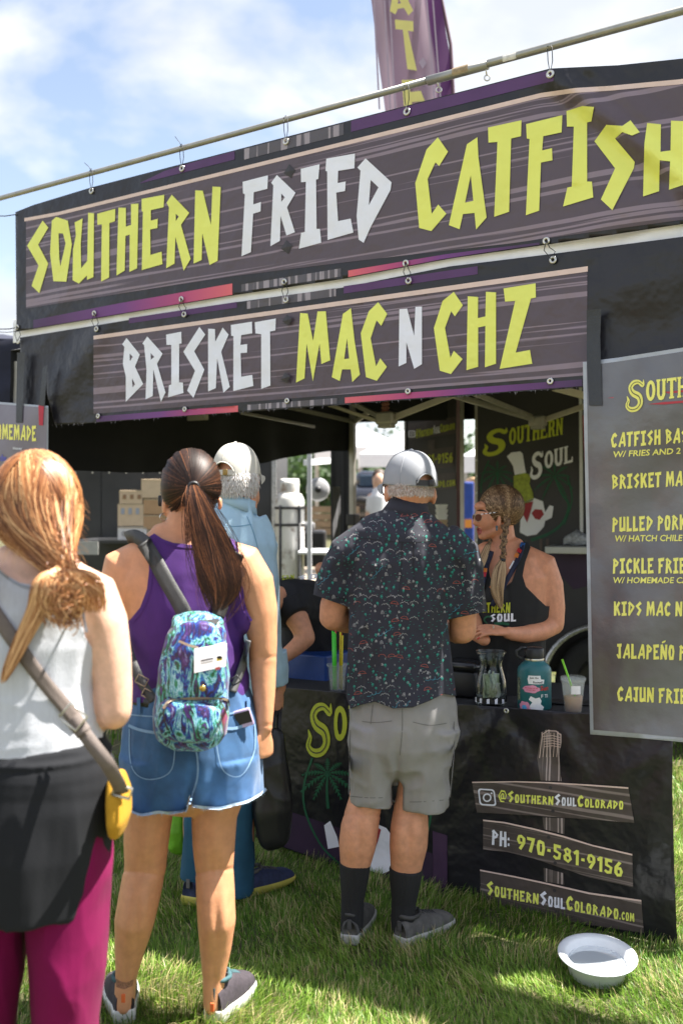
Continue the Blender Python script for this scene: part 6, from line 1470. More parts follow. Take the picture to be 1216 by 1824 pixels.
# shorts
m_short = M('grey nylon twill', (.27, .26, .255), .6, .08, 12, .2, 500)
g = G(); A.L([(714, 1225, 0, 92, .14), (717, 1260, 0, 97, .15), (718, 1300, 0, 98, .155), (718, 1325, 0, 94, .15)], g=g)
A.L([(670, 1290, 0, 52, .135), (665, 1340, 0, 45, .125), (663, 1390, 0, 41, .115), (662, 1430, 0, 39, .108)], g=g, flat=True); A.L([(766, 1290, 0, 53, .135), (759, 1340, 0, 49, .125), (754, 1390, 0, 46, .118), (752, 1437, 0, 45, .110)], g=g, flat=True)
v, f = fuse(g, .007, 4, lambda v, n: folds(.019, (9, 9, 8), .12, 5, lambda v: np.clip((.90 - v[:, 2]) * 8, .1, 1), floor=.55)(v, n) - .016 * np.exp(-((px_of(v)[0] - 706) / 7) ** 2) * np.clip((px_of(v)[1] - 1310) / 60, 0, 1)); shorts = obj('shorts', v, f, m_short, man); Ts = bvh(v, f); m_sst = M('shorts stitching', (.15, .145, .14), .7, 0, bump=0)
for pts in ([(716, 1262), (716, 1300), (712, 1345)], [(664, 1255), (660, 1290)], [(645, 1285), (670, 1287), (698, 1284)], [(735, 1286), (765, 1292), (795, 1288)], [(624, 1300), (622, 1360), (621, 1415)], [(622, 1418), (660, 1421), (698, 1420)], [(708, 1428), (750, 1428), (798, 1424)], [(808, 1285), (808, 1340), (801, 1420)]):
    ribbon_px('stitching', Ts, pts, .7, m_sst, shorts, .001, Y=3.5)
# socks, shoes
m_sock = M('black ribbed sock', (.014, .014, .016), .9, .2, 8, .6, 90, stretch=(3, 3, .15), bdist=.004)
for secs in ([(632, 1535, .0, 28.5, .062), (631, 1560, .0, 26, .055), (628, 1600, .005, 20.5, .046), (627, 1635, .01, 20.5, .047), (626, 1660, .02, 20, .055)], [(723, 1546, .0, 30.5, .062), (721, 1575, .0, 27, .055), (719, 1605, .005, 22, .046), (717, 1640, .01, 21.5, .047), (718, 1668, .02, 20, .055)]):
    g = G(); A.L(secs, g=g, flat=True, n=28); v, f = mesh_eval(g, [remesh(.005, 2)])[:2]; obj('sock', v, f, m_sock, man)
m_shoe = M('worn grey suede', (.105, .10, .095), .85, .35, 25, .5, 200, bdist=.002); m_sole = M('grey white rubber', (.42, .41, .39), .6, .2, 30); m_shoe_d = M('dark grey shoe trim', (.06, .058, .058), .8, .2, 30)
hp = A.P(622, 1668, -.04); shoe(man, (hp.x, hp.y), 12, .29, (m_shoe, m_sole, m_shoe_d), wid=.052, hgt=.075, lift=.012)
hp = A.P(712, 1682, -.04); shoe(man, (hp.x, hp.y), 42, .29, (m_shoe, m_sole, m_shoe_d), wid=.052, hgt=.075, lift=.006)
# head: hair, cap, glasses
hc = A.P(731, 866, .0)
def scal(rs):
    while True:
        ph = rs.uniform(-2.9, -.2); th = rs.uniform(-.30, .12); d = np.array([math.cos(th) * math.cos(ph), math.cos(th) * math.sin(ph), math.sin(th)]); return np.array(hc) + d * np.array([.079, .097, .108]), d
m_hw2 = attr_mat('cropped grey hair', [(0, (.36, .27, .22)), (.5, (.58, .48, .42)), (1, (.78, .70, .64))], rough=.6)
short_hair('hair', None, scal, m_hw2, man, 1600, .013, .0009, hc, 3)
m_cap = M('grey cap cloth', (.30, .31, .335), .6, .06, 12, .15, 300)
cap_o, cfn = cap_dome(A.P(730, 864, .0), (.092, .115, .125), -28, m_cap, man, tilt=4, arch_w=.42, arch_h=.36, strap_mat=m_black)
g = G(); a = cfn(math.pi * 1.12, .12, 1.02)
put_bfont(g, 'SKY RIVER', lambda u, w_: cfn(math.pi * (1.08 + .13 * u), .12 + .12 * w_, 1.012)); 
g = G(); c1 = A.P(683, 872, .075); 
pts = [c1 + Vector((.012 * math.cos(a) * .5, .022 * math.cos(a), .020 * math.sin(a))) for a in np.linspace(0, 6.28, 16)]; g.tube(pts, .003, 6); g.tube([c1 + Vector((.004, -.02, .012)), A.P(692, 868, .0)], .003, 6); g.build('glasses', m_black, man, True)
# ================================================================ woman in the purple tank top
V_ = Fig(3.04); B_ = V_
vw = person('woman with long dark ponytail in purple tank top and denim cutoff shorts', V_, 300, 1790)
V_.L([(322, 960, 0, 60, .06), (318, 985, 0, 98, .085), (316, 1020, 0, 110, .105), (322, 1080, 0, 102, .12), (330, 1140, 0, 98, .125), (336, 1200, 0, 99, .13), (340, 1260, 0, 108, .14), (342, 1320, 0, 118, .155), (342, 1370, 0, 118, .15)])
V_.L([(320, 985, .0, 50, .06), (325, 955, 0, 34, .06), (334, 915, .01, 33, .062), (340, 890, .01, 34, .07)])
V_.E(341, 865, .01, .078, .092, .102); V_.L([(336, 900, .03, 34, .06), (320, 922, .06, 22, .035)]); ear(V_, 293, 902, .01, -18, .95)
V_.E(392, 897, .03, .008, .012, .022)
V_.L([(262, 985, 0, 30, .055), (228, 1012, 0, 46, .072), (216, 1060, 0, 42, .068), (212, 1120, .02, 37, .06), (210, 1180, .05, 32, .052), (214, 1235, .08, 28, .046)]); V_.L([(214, 1235, .08, 28), (222, 1225, .18, 24), (240, 1200, .30, 18)])
V_.L([(392, 985, 0, 28, .055), (430, 1005, 0, 40, .070), (449, 1040, 0, 40, .068), (462, 1090, .0, 33, .062), (468, 1140, .0, 26, .052), (468, 1185, .0, 24.5, .046), (470, 1230, -.01, 21, .040), (471, 1265, -.02, 17, .032), (471, 1296, -.03, 14.5, .024)])
hand(V_.g, V_.P(471, 1297, -.03), (.02, .05, -1), (.75, -.65, 0), k=.95, curl=1.3, mirror=1, thumb=.35)
V_.L([(272, 1370, 0, 54, .11), (265, 1450, .0, 43, .092), (261, 1500, .0, 40, .080), (259, 1545, .0, 37, .068), (250, 1590, -.01, 37, .070), (240, 1640, -.015, 35.5, .070), (232, 1690, -.005, 27, .052), (225, 1740, .0, 19, .040), (222, 1790, .0, 18, .042)])
V_.L([(400, 1370, 0, 52, .11), (382, 1450, .0, 41, .092), (381, 1500, .0, 38, .080), (382, 1545, .0, 34, .068), (384, 1590, -.01, 34.5, .070), (386, 1640, -.015, 34, .070), (384, 1690, -.005, 28, .052), (381, 1740, .0, 20, .040), (380, 1790, .0, 18, .042)])
v, f = build_body(V_, m_skin_tan, vw, .0055, fold=creases([(215, 300, 1556, .12, .0028, 3), (345, 420, 1552, -.14, .0030, 3), (445, 495, 1172, -.1, .002, 3), (455, 490, 1292, 0, .002, 3)], [(252, 1545, 7, 18, -.006), (268, 1545, 7, 18, -.006), (260, 1500, 12, 30, .004), (376, 1545, 7, 18, -.006), (391, 1545, 7, 18, -.006), (382, 1500, 12, 30, .004), (232, 1640, 11, 40, .007), (258, 1630, 10, 36, .008), (245, 1650, 4, 40, -.004), (374, 1640, 10, 40, .008), (398, 1635, 10, 38, .007), (386, 1655, 4, 40, -.004), (224, 1740, 4, 30, -.004), (381, 1740, 4, 30, -.004), (228, 1045, 16, 26, .008), (320, 1020, 5, 60, -.005), (466, 1170, 8, 10, -.003)])); Tv = bvh(v, f)
# tank top
m_pur = M('purple rib knit', (.062, .012, .15), .8, .08, 20, .3, 300, sheen=.05, stretch=(2, 2, 1))
g = G(); V_.L([(322, 950, 0, 66, .075), (318, 985, 0, 108, .095), (316, 1020, 0, 114, .112), (322, 1080, 0, 107, .128), (330, 1140, 0, 104, .134), (336, 1200, 0, 104, .138), (338, 1262, 0, 108, .146)], g=g)
V_.L([(275, 985, 0, 34, .066), (246, 1008, 0, 48, .078), (238, 1060, 0, 40, .078)], g=g); V_.L([(385, 985, 0, 34, .066), (420, 1005, 0, 46, .078), (436, 1060, 0, 40, .078), (432, 1105, 0, 26, .07)], g=g)
v, f = fuse(g, .006, 4, folds(.015, (5, 5, 11), .12, 11, lambda v: np.clip((1.22 - v[:, 2]) * 5, .2, 1)))
pz, fz = prism([(275, 950), (290, 960), (309, 967), (346, 971), (380, 966), (405, 950), (418, 962), (425, 1000), (427, 1050), (433, 1085), (446, 1108), (456, 1120), (458, 1252), (214, 1252), (214, 1112), (232, 1104), (250, 1082), (262, 1050), (266, 1015), (264, 985), (260, 960)], 2.6, 3.5)
v, f = cut(v, f, pz, fz); tank = obj('tank_top', v, f, m_pur, vw); Tt = bvh(v, f); m_purd = M('purple binding', (.06, .014, .15), .8, 0, bump=.3, bscale=300)
for pts in ([(277, 955), (292, 964), (310, 971), (346, 975), (380, 970)], [(268, 965), (270, 1015), (266, 1052), (253, 1087), (234, 1109)], [(421, 965), (429, 1030), (436, 1082), (448, 1106)]): ribbon_px('neck_binding', Tt, pts, 2.2, m_purd, tank, .0015, Y=3)
# shorts
m_den = M('blue denim', (.030, .098, .22), .85, .42, 7, .4, 700, stretch=(1, 1, 1), bdist=.0015, sheen=.2)
g = G(); V_.L([(338, 1236, 0, 106, .148), (341, 1280, 0, 118, .165), (342, 1330, 0, 125, .175), (342, 1370, 0, 122, .17)], g=g)
V_.L([(282, 1340, 0, 66, .160), (280, 1390, 0, 62, .150), (281, 1475, 0, 55, .135)], g=g, flat=True); V_.L([(402, 1340, 0, 64, .160), (402, 1390, 0, 66, .150), (403, 1460, 0, 70, .138)], g=g, flat=True)
v, f = fuse(g, .006, 4, lambda v, n: folds(.018, (8, 8, 4), .15, 15)(v, n) - .022 * (n[:, 1] < .3) * np.exp(-((px_of(v)[0] - 336 - (1440 - px_of(v)[1]) * .12) / 8) ** 2) * np.clip((px_of(v)[1] - 1345) / 70, 0, 1))
hem = [(474, 1408), (462, 1418), (440, 1430), (415, 1436), (392, 1442), (368, 1441), (345, 1438), (337, 1418), (333, 1436), (330, 1446), (305, 1450), (280, 1449), (255, 1454), (236, 1448), (222, 1438)]
pz, fz = prism([(180, 1200), (500, 1200), (500, 1400)] + hem + [(180, 1430)], 2.5, 3.6); v, f = cut(v, f, pz, fz); shorts = obj('denim_shorts', v, f, m_den, vw); Td = bvh(v, f)
m_fray = M('frayed white denim thread', (.42, .52, .62), .9, .25, 60, .4, 200); m_st = M('pale denim stitching', (.20, .33, .50), .85, .1, 60)
up_ = lambda q, d=3: [(x, y - d) for x, y in q]
ribbon_px('frayed_hem', Td, up_(hem[:7]), 2.6, m_fray, shorts, .003, Y=2.95); ribbon_px('frayed_hem', Td, up_(hem[8:]), 2.6, m_fray, shorts, .003, Y=2.95)
g = G(); rf = random.Random(3)
for k in range(150):
    i = rf.randrange(len(hem) - 1); t = rf.random(); x = hem[i][0] + (hem[i + 1][0] - hem[i][0]) * t; y = hem[i][1] + (hem[i + 1][1] - hem[i][1]) * t; p = cast_px(Td, x, y - 3, .003, 2.95); q = p + Vector((rf.uniform(-.006, .006), 0, -rf.uniform(.006, .016))); g.add([p, p + Vector((.0012, 0, 0)), q], [[0, 1, 2]])
g.build('loose_thread', m_fray, shorts, kind='stuff')
for pts, w_ in (([(230, 1292), (250, 1300), (285, 1306), (313, 1306)], 2.6), ([(393, 1296), (420, 1297), (450, 1284)], 2.6), ([(232, 1298), (235, 1365), (264, 1388), (306, 1372), (312, 1310)], .9), ([(384, 1315), (396, 1370), (428, 1382), (452, 1340), (453, 1290)], .9), ([(345, 1322), (352, 1350), (352, 1388), (338, 1432)], 1.5), ([(234, 1273), (270, 1276), (310, 1276)], 1.2), ([(400, 1272), (425, 1268), (445, 1260)], 1.2)):
    ribbon_px('stitching', Td, pts, w_, m_st, shorts, .0022, Y=2.9)
g = G(); V_.L([(338, 1232, 0, 104, .146), (338, 1246, 0, 106, .150)], g=g, flat=True, n=40); g.build('black_belt', m_black, vw, True)
for x in (250, 405, 440): ribbon_px('belt_loop', Td, [(x, 1243), (x, 1272)], 3, m_den, shorts, .006, Y=2.9)
# phone in the back pocket
ph = thing('phone', 'black phone in a lilac case sticking out of the denim back pocket', 'phone', cast_px(Td, 432, 1290, .01)); pc = cast_px(Td, 430, 1280, .004)
g = G(); rq = Matrix.Rotation(R(-16), 3, 'Y') @ Matrix.Rotation(R(8), 3, 'X'); g.box(pc, (.060, .010, .055), rot=rq, bev=.004); g.build('phone_case', M('lilac case', (.50, .38, .58), .4, .05), ph, True); g = G(); g.box(pc + Vector((.004, -.006, .003)), (.046, .004, .036), rot=rq, bev=.001); g.build('phone_back', m_black, ph)
# shoes
m_tealk = M('teal knit shoe', (.04, .10, .115), .8, .2, 60, .4, 300); m_whites = M('off white rubber', (.60, .60, .56), .6, .1, 30); m_plum = M('dark plum mesh', (.04, .032, .04), .8, .3, 90, .4, 300)
hp = V_.P(222, 1822, -.03); shoe(vw, (hp.x, hp.y), -16, .25, (m_plum, m_whites, m_tealk), wid=.052, hgt=.095, sole=.034, lift=.002); hp = V_.P(380, 1828, -.03); shoe(vw, (hp.x, hp.y), 17, .25, (m_plum, m_whites, m_tealk), wid=.052, hgt=.095, sole=.034, lift=.002)
for x, y in ((220, 1778), (378, 1794)): g = G(); g.box(V_.P(x, y, -.075), (.012, .006, .026), bev=.002); g.build('orange_pull_tab', M('orange tab', (.65, .12, .03), .6, 0, bump=0), vw)
# hair
m_hd = attr_mat('dark brown hair', [(0, (.012, .006, .004)), (.45, (.035, .014, .008)), (.75, (.09, .035, .016)), (1, (.26, .10, .04))], rough=.5, spec=.3)
hc = V_.P(341, 864, .01); rr3 = np.array([.086, .102, .106]); ell_shell(tuple(hc), (.083, .098, .103), lambda d: d[2] > -.50 - .2 * d[1] and d[1] < .55, M('dark hair mass', (.012, .006, .004), .6, 0, bump=0), vw)
tie = V_.P(345, 868, -.115); td = np.array(tuple((tie - hc))) / rr3; td /= np.linalg.norm(td); rs = np.random.RandomState(8); paths = []; T = []
while len(paths) < 4200:
    d = rs.randn(3); d /= np.linalg.norm(d)
    if d[1] > .55 or d[2] < -.62 + (.25 if abs(d[0]) > .75 else 0): continue
    off = 1 + rs.rand() * .07 + .02 * math.sin(d[0] * 23 + d[2] * 9); tt = np.linspace(0, 1, 9); p = np.array([slerp(d, td, t) * rr3 * (off + .05 * t) for t in tt]) + np.array(tuple(hc)); paths.append(p); T.append(np.clip(.30 + .22 * math.sin(d[0] * 14 + d[2] * 6) + .2 * rs.randn(), 0, 1))
hair_o = strands('hair', paths, .0010, hc, m_hd, vw, T, .8)
def tail(fig, cl, n, mat, parent, seed, nm, wid=.0013, wav=.0, tb=.4, endt=(.72, 1.0), tint_fn=None, hw=1.0):
    """cl: (px, py, dy, half width px, half depth m)"""
    rs = np.random.RandomState(seed); c = np.array(catmull(cl, 6)); N = len(c); paths = []; T = []
    for k in range(n):
        r_ = math.sqrt(rs.rand()) ; a = rs.rand() * 6.283; u, w_ = r_ * math.cos(a), r_ * math.sin(a); e = rs.uniform(*endt); ph = rs.rand() * 6.28; P = []
        for t in np.linspace(0, e, 16):
            q = c[min(N - 1, int(t * (N - 1)))] * (1 - (t * (N - 1)) % 1) + c[min(N - 1, int(t * (N - 1)) + 1)] * ((t * (N - 1)) % 1)
            uu = u + wav * math.sin(ph + t * 7) + .12 * math.sin(u * 7 + t * 5); P.append(tuple(fig.P(q[0] + uu * q[3] * hw, q[1] + 2 * math.sin(ph + t * 4), q[2] - w_ * q[4])))
        paths.append(np.array(P)); T.append(np.clip(tb + .24 * math.sin(u * 11) + .2 * rs.randn() + (.18 * w_), 0, 1))
    return strands(nm, paths, wid, None, mat, parent, T, .25)
tail(V_, [(345, 866, -.110, 9, .014), (349, 885, -.135, 17, .02), (362, 930, -.145, 27, .026), (380, 985, -.150, 36, .028), (392, 1030, -.16, 38, .026), (396, 1062, -.165, 30, .02), (388, 1088, -.165, 12, .012)], 1500, m_hd, vw, 4, 'ponytail', tb=.46, wav=.14, wid=.0010, endt=(.62, 1.0)); tail(V_, [(345, 866, -.110, 9, .014), (349, 885, -.135, 20, .02), (362, 930, -.145, 33, .03), (380, 985, -.150, 44, .032), (394, 1035, -.16, 47, .03), (398, 1080, -.165, 34, .02), (392, 1112, -.165, 16, .012)], 160, m_hd, vw, 44, 'ponytail_wisps', tb=.6, wav=.3, wid=.0007, endt=(.5, 1.0))
g = G(); q = (Vector(tie) - Vector(hc)).to_track_quat('Z', 'Y').to_matrix(); g.lathe(tie, [(.014 + .005 * math.cos(t), .005 * math.sin(t)) for t in [i * math.pi / 4 for i in range(9)]], 18, axis=q); g.build('hair_tie', m_black, vw, True)
g = G(); c = V_.P(291, 921, .0); g.tube([c + Vector((.002, .011 * math.cos(a), .011 * math.sin(a))) + Vector((.010 * math.cos(a), 0, 0)) for a in np.linspace(0, 6.28, 16)], .0022, 6); g.build('earring', m_grom, vw, True)
g = G(); g.tube([V_.P(287, 878, .09), V_.P(289, 882, .06), V_.P(293, 889, .01)], .0035, 6); c = V_.P(286, 892, .09); g.box(c, (.012, .03, .035), bev=.005); g.build('sunglasses', m_black, vw, True)
decal('shoulder_tattoo', Tv, [(424, 1012), (434, 1008), (440, 1016), (436, 1026), (430, 1030), (427, 1022)], M('faded tattoo', (.30, .15, .10), .5, .3, 200), vw, .0008, 4); decal('ankle_tattoo', Tv, [(206, 1742), (216, 1748), (226, 1750), (238, 1744), (236, 1756), (222, 1762), (208, 1758)], M('dark tattoo', (.28, .13, .08), .5, .6, 250), vw, .0008, 4)

# ---------------------------------------------------------------- backpack
bp = thing('backpack', 'small tie-dye patterned backpack in blue green and purple worn on a back', 'backpack', V_.P(345, 1320, -.2))
m = bpy.data.materials.new('tie dye nylon'); m.use_nodes = True; nt = m.node_tree; b = nt.nodes['Principled BSDF']; b.inputs['Roughness'].default_value = .45; b.inputs['Sheen Weight'].default_value = .2
t = nd(nt, 'ShaderNodeTexCoord'); mp_ = nd(nt, 'ShaderNodeMapping'); mp_.inputs['Scale'].default_value = (1.7, 1.7, .6); nt.links.new(t.outputs['Object'], mp_.inputs['Vector'])
n_ = nd(nt, 'ShaderNodeTexNoise', Scale=15.0, Detail=6.0, Roughness=.66, Distortion=1.2); nt.links.new(mp_.outputs['Vector'], n_.inputs['Vector'])
r = nd(nt, 'ShaderNodeValToRGB'); e = r.color_ramp.elements
for k in range(8): e.new(.5)
for k, (p, c) in enumerate([(.28, (.35, .5, .7)), (.35, (.08, .02, .20)), (.42, (.008, .006, .014)), (.455, (.012, .03, .34)), (.49, (.01, .22, .32)), (.515, (.45, .72, .80)), (.53, (.05, .35, .45)), (.555, (.02, .22, .07)), (.59, (.006, .008, .014)), (.66, (.10, .03, .28))]): e[k].position = p; e[k].color = (*c, 1)
nt.links.new(n_.outputs['Fac'], r.inputs['Fac'])
n_2 = nd(nt, 'ShaderNodeTexNoise', Scale=9.0, Detail=3.0); nt.links.new(mp_.outputs['Vector'], n_2.inputs['Vector']); r2 = nd(nt, 'ShaderNodeValToRGB'); r2.color_ramp.elements[0].position = .66; r2.color_ramp.elements[1].position = .72; r2.color_ramp.elements[1].color = (.55, .55, .55, 1); nt.links.new(n_2.outputs['Fac'], r2.inputs['Fac'])
mx = nd(nt, 'ShaderNodeMix'); mx.data_type = 'RGBA'; nt.links.new(r2.outputs['Color'], mx.inputs[0]); nt.links.new(r.outputs['Color'], mx.inputs[6]); mx.inputs[7].default_value = (.45, .02, .10, 1); nt.links.new(mx.outputs[2], b.inputs['Base Color']); m_dye = m
g = G(); V_.L([(352, 1110, -.185, 40, .040), (350, 1135, -.205, 53, .055), (347, 1180, -.215, 60, .062), (344, 1230, -.220, 63, .066), (342, 1270, -.225, 67, .068), (340, 1300, -.225, 65, .064)], g=g, power=2.8, n=28); V_.L([(318, 1106, -.19, 12, .03), (326, 1122, -.20, 22, .045)], g=g); V_.L([(388, 1112, -.19, 12, .03), (384, 1126, -.20, 22, .045)], g=g)
v, f = fuse(g, .005, 5, folds(.008, (12, 12, 9), .2, 22)); obj('bag_body', v, f, m_dye, bp); Tb0 = (v, f)
g = G(); V_.L([(337, 1262, -.285, 56, .030), (334, 1290, -.290, 56, .034), (333, 1305, -.288, 52, .030)], g=g, power=3, n=28); v2, f2 = fuse(g, .005, 4, folds(.005, (12, 12, 12), .2, 25)); obj('front_pocket', v2, f2, m_dye, bp)
g = G(); V_.L([(352, 1118, -.255, 36, .02), (350, 1160, -.275, 50, .022), (348, 1215, -.282, 54, .020), (348, 1236, -.284, 50, .018)], g=g, power=3, n=28); v3, f3 = fuse(g, .005, 4, folds(.006, (9, 9, 7), .2, 27)); obj('top_flap', v3, f3, m_dye, bp)
av = np.concatenate([v, v2, v3]); af = f + [[i + len(v) for i in q] for q in f2] + [[i + len(v) + len(v2) for i in q] for q in f3]; Tb = bvh(av, af)
m_zip = M('brass zipper', (.42, .33, .24), .35, .3, 300, .8, 300, metal=.7); m_web = M('black nylon webbing', (.045, .045, .045), .55, .15, 50, .4, 500)
ribbon_px('zipper', Tb, [(292, 1262), (303, 1249), (330, 1244), (370, 1243), (402, 1246), (408, 1258)], 2.2, m_zip, bp, .003, Y=2.75); ribbon_px('zipper', Tb, [(319, 1142), (338, 1150), (354, 1154)], 2.2, m_zip, bp, .003, Y=2.75)
ribbon_px('zipper_piping', Tb, [(300, 1300), (292, 1270), (300, 1254)], 1.4, m_web, bp, .003, Y=2.75)
g = G(); g.lathe(cast_px(Tb, 361, 1226, .002), [(.001, .003), (.007, .003), (.009, 0)], 14, axis=Matrix.Rotation(R(90), 3, 'X')); g.build('snap_button', M('gold snap', (.6, .45, .12), .3, 0, bump=0, metal=.9), bp, True)
g = G(); g.add([V_.P(334, 1106, -.24), V_.P(392, 1106, -.24), V_.P(378, 1116, -.27), V_.P(368, 1123, -.275), V_.P(352, 1116, -.27), V_.P(340, 1100, -.2), V_.P(388, 1100, -.2)], [[0, 4, 3], [0, 3, 2], [0, 2, 1], [5, 0, 1, 6]]); g.build('strap_yoke', m_web, bp, True)
def strap3(pts, w, nm='shoulder_strap', par=bp, mat=m_web, th=.003, fig=V_):
    """pts: (px, py, depth offset); w half width px"""
    c = catmull(pts, 6); V = []; n = len(c)
    for i, p in enumerate(c):
        a = c[max(i - 1, 0)]; b_ = c[min(i + 1, n - 1)]; tx, ty = b_[0] - a[0], b_[1] - a[1]; l = math.hypot(tx, ty) + 1e-6; ww = np.interp(i / (n - 1), np.linspace(0, 1, len(w)), w) if isinstance(w, list) else w
        for s_ in (-1, 1): V.append(fig.P(p[0] - ty / l * ww * s_, p[1] + tx / l * ww * s_, p[2]))
    o = obj(nm, V, [[2 * i, 2 * i + 1, 2 * i + 3, 2 * i + 2] for i in range(n - 1)], mat, par); md = o.modifiers.new('t', 'SOLIDIFY'); md.thickness = th; return o
Tall = bvh(np.concatenate([np.array([tuple(p) for p in [V_.P(0, 0)]] * 3)]), [[0, 1, 2]])
ribbon_px('shoulder_strap', Tt, [(256, 966), (278, 1000), (300, 1040), (320, 1075), (334, 1104)], 13.5, m_web, bp, .004, .0025, Y=2.95)
ribbon_px('shoulder_strap', Tt, [(424, 985), (412, 1020), (402, 1055), (386, 1098)], 12, m_web, bp, .004, .0025, Y=2.95)
strap3([(262, 968, -.085), (240, 955, -.05), (225, 960, .0)], 12); strap3([(222, 1135, -.10), (236, 1180, -.14), (254, 1218, -.17), (274, 1248, -.2)], 8.5); ribbon_px('shoulder_strap', Tt, [(441, 1140), (434, 1170), (424, 1200), (412, 1232)], 6.5, M('grey nylon webbing', (.10, .10, .10), .6, .1, 50), bp, .006, .002, Y=2.95)
def buckle(x, y, dy, a, w_, h_, par, fig=V_, mt=None, t=.0022):
    g = G(); c = fig.P(x, y, dy); rq = Matrix.Rotation(R(a), 3, 'Y'); q = [(-w_, -h_), (w_, -h_), (w_, h_), (-w_, h_), (-w_, -h_)]; g.tube([c + rq @ Vector((x_, 0, z_)) for x_, z_ in q], t, 6); g.build('strap_buckle', mt or m_zip, par, True)
buckle(253, 1212, -.175, 28, .016, .012, bp); buckle(263, 1236, -.185, 28, .014, .011, bp); buckle(419, 1212, -.19, -32, .013, .010, bp, mt=m_black)
# brochure tucked in the bag
br = thing('brochure', 'folded white brochure tucked into the tie-dye backpack', 'leaflet', V_.P(370, 1180, -.32)); q = [(346, 1160), (398, 1144), (406, 1150), (404, 1186), (348, 1199)]
g = G(); P_ = [V_.P(346, 1156, -.318), V_.P(404, 1146, -.31), V_.P(402, 1187, -.326), V_.P(346, 1199, -.33)]; P2_ = [p + Vector((0, .006, 0)) for p in P_]; g.add(P_ + P2_, [[0, 3, 2, 1], [4, 5, 6, 7], [0, 1, 5, 4], [1, 2, 6, 5], [2, 3, 7, 6], [3, 0, 4, 7]]); g.build('front_leaf', m_stk, br)
g = G(); g.add([V_.P(346, 1160, -.312), V_.P(400, 1143, -.30), V_.P(402, 1150, -.305), V_.P(346, 1170, -.314)], [[0, 3, 2, 1]]); g.build('back_leaf', m_stk, br)
qb = lambda x0, y0, x1, y1: [V_.P(x0, y0, -.335), V_.P(x1, y0 - (x1 - x0) * .22, -.334), V_.P(x1, y1 - (x1 - x0) * .22, -.334), V_.P(x0, y1, -.335)]
for q_, mt in ((qb(358, 1176, 380, 1179), M('grey text ink', (.15, .15, .16), .6, 0, bump=0)), (qb(358, 1181, 379, 1183), M('pale text ink', (.4, .4, .4), .6, 0, bump=0)), (qb(384, 1189, 392, 1194), M('red logo ink', (.6, .12, .12), .6, 0, bump=0)), (qb(386, 1172, 396, 1178), M('yellow logo ink', (.7, .55, .05), .6, 0, bump=0))): g = G(); g.add(q_, [[0, 1, 2, 3]]); g.build('leaflet_print', mt, br)
g = G(); v_, f_ = flat_tris([(391 + 5 * math.cos(a), 1171 + 3 * math.sin(a)) for a in np.linspace(0, 6.28, 12)[:-1]]); g.add([V_.P(x, y, -.3355) for x, y in v_], f_); g.build('leaflet_print', m_blk2, br)

# ================================================================ woman in the grey tank top, nearest
N_ = Fig(2.36); gw = person('woman with long blonde hair in grey tank top, black wrap and magenta trousers', N_, 60, 2040)
N_.L([(66, 1010, 0, 90, .06), (60, 1045, 0, 125, .085), (58, 1085, 0, 135, .105), (58, 1150, 0, 122, .115), (60, 1220, 0, 108, .115), (62, 1290, 0, 112, .12), (66, 1360, 0, 128, .14), (66, 1450, 0, 132, .15), (66, 1520, 0, 125, .145)])
N_.L([(70, 1040, 0, 60, .06), (74, 1000, 0, 44, .058), (72, 950, .01, 42, .06)]); N_.E(66, 905, .01, .078, .094, .108)
N_.L([(120, 1035, 0, 40, .055), (166, 1062, 0, 47, .068), (186, 1110, 0, 42, .062), (198, 1170, 0, 36, .054), (202, 1225, 0, 34, .048), (203, 1268, .0, 32, .042)]); N_.L([(203, 1268, .0, 32, .04), (185, 1268, .10, 28, .038), (158, 1256, .20, 24, .03), (130, 1240, .28, 18, .024)])
hand(N_.g, N_.P(130, 1240, .29), (-.5, .8, .1), (0, 0, 1), curl=.5, mirror=-1)
N_.L([(0, 1035, 0, 40, .055), (-48, 1062, 0, 47, .068), (-68, 1110, 0, 42, .062), (-80, 1170, 0, 36, .054), (-86, 1268, .0, 32, .042)]); N_.L([(-86, 1268, .0, 32, .04), (-60, 1262, .12, 26, .03), (-20, 1245, .26, 18, .024)]); hand(N_.g, N_.P(-20, 1245, .27), (.5, .8, .1), (0, 0, 1), curl=.5)
for x0, x1, x2 in ((112, 116, 118), (0, -25, -30)): N_.L([(x0, 1500, 0, 55, .09), (x1, 1640, 0, 46, .07), (x1, 1780, 0, 42, .06), (x1, 1860, -.01, 42, .065), (x2, 1980, 0, 26, .042), (x2, 2050, 0, 24, .045)])
v, f = build_body(N_, m_skin_pale, gw, .0065); Tn = bvh(v, f)
m_grt = M('heather grey rib knit', (.54, .56, .61), .85, .06, 30, .5, 260, stretch=(3, 3, .4), sheen=.1, bdist=.003)
g = G(); N_.L([(66, 1000, 0, 100, .075), (60, 1042, 0, 130, .095), (58, 1085, 0, 140, .115), (58, 1150, 0, 128, .124), (60, 1220, 0, 114, .124), (62, 1290, 0, 118, .130), (64, 1365, 0, 128, .14)], g=g); N_.L([(115, 1040, 0, 46, .066), (145, 1065, 0, 46, .078), (158, 1120, 0, 34, .078)], g=g); N_.L([(0, 1040, 0, 46, .066), (-30, 1065, 0, 46, .078), (-42, 1120, 0, 34, .078)], g=g)
v, f = fuse(g, .0065, 4, folds(.010, (4, 4, 11), .1, 31, lambda v: np.clip((1.30 - v[:, 2]) * 4, .15, 1)))
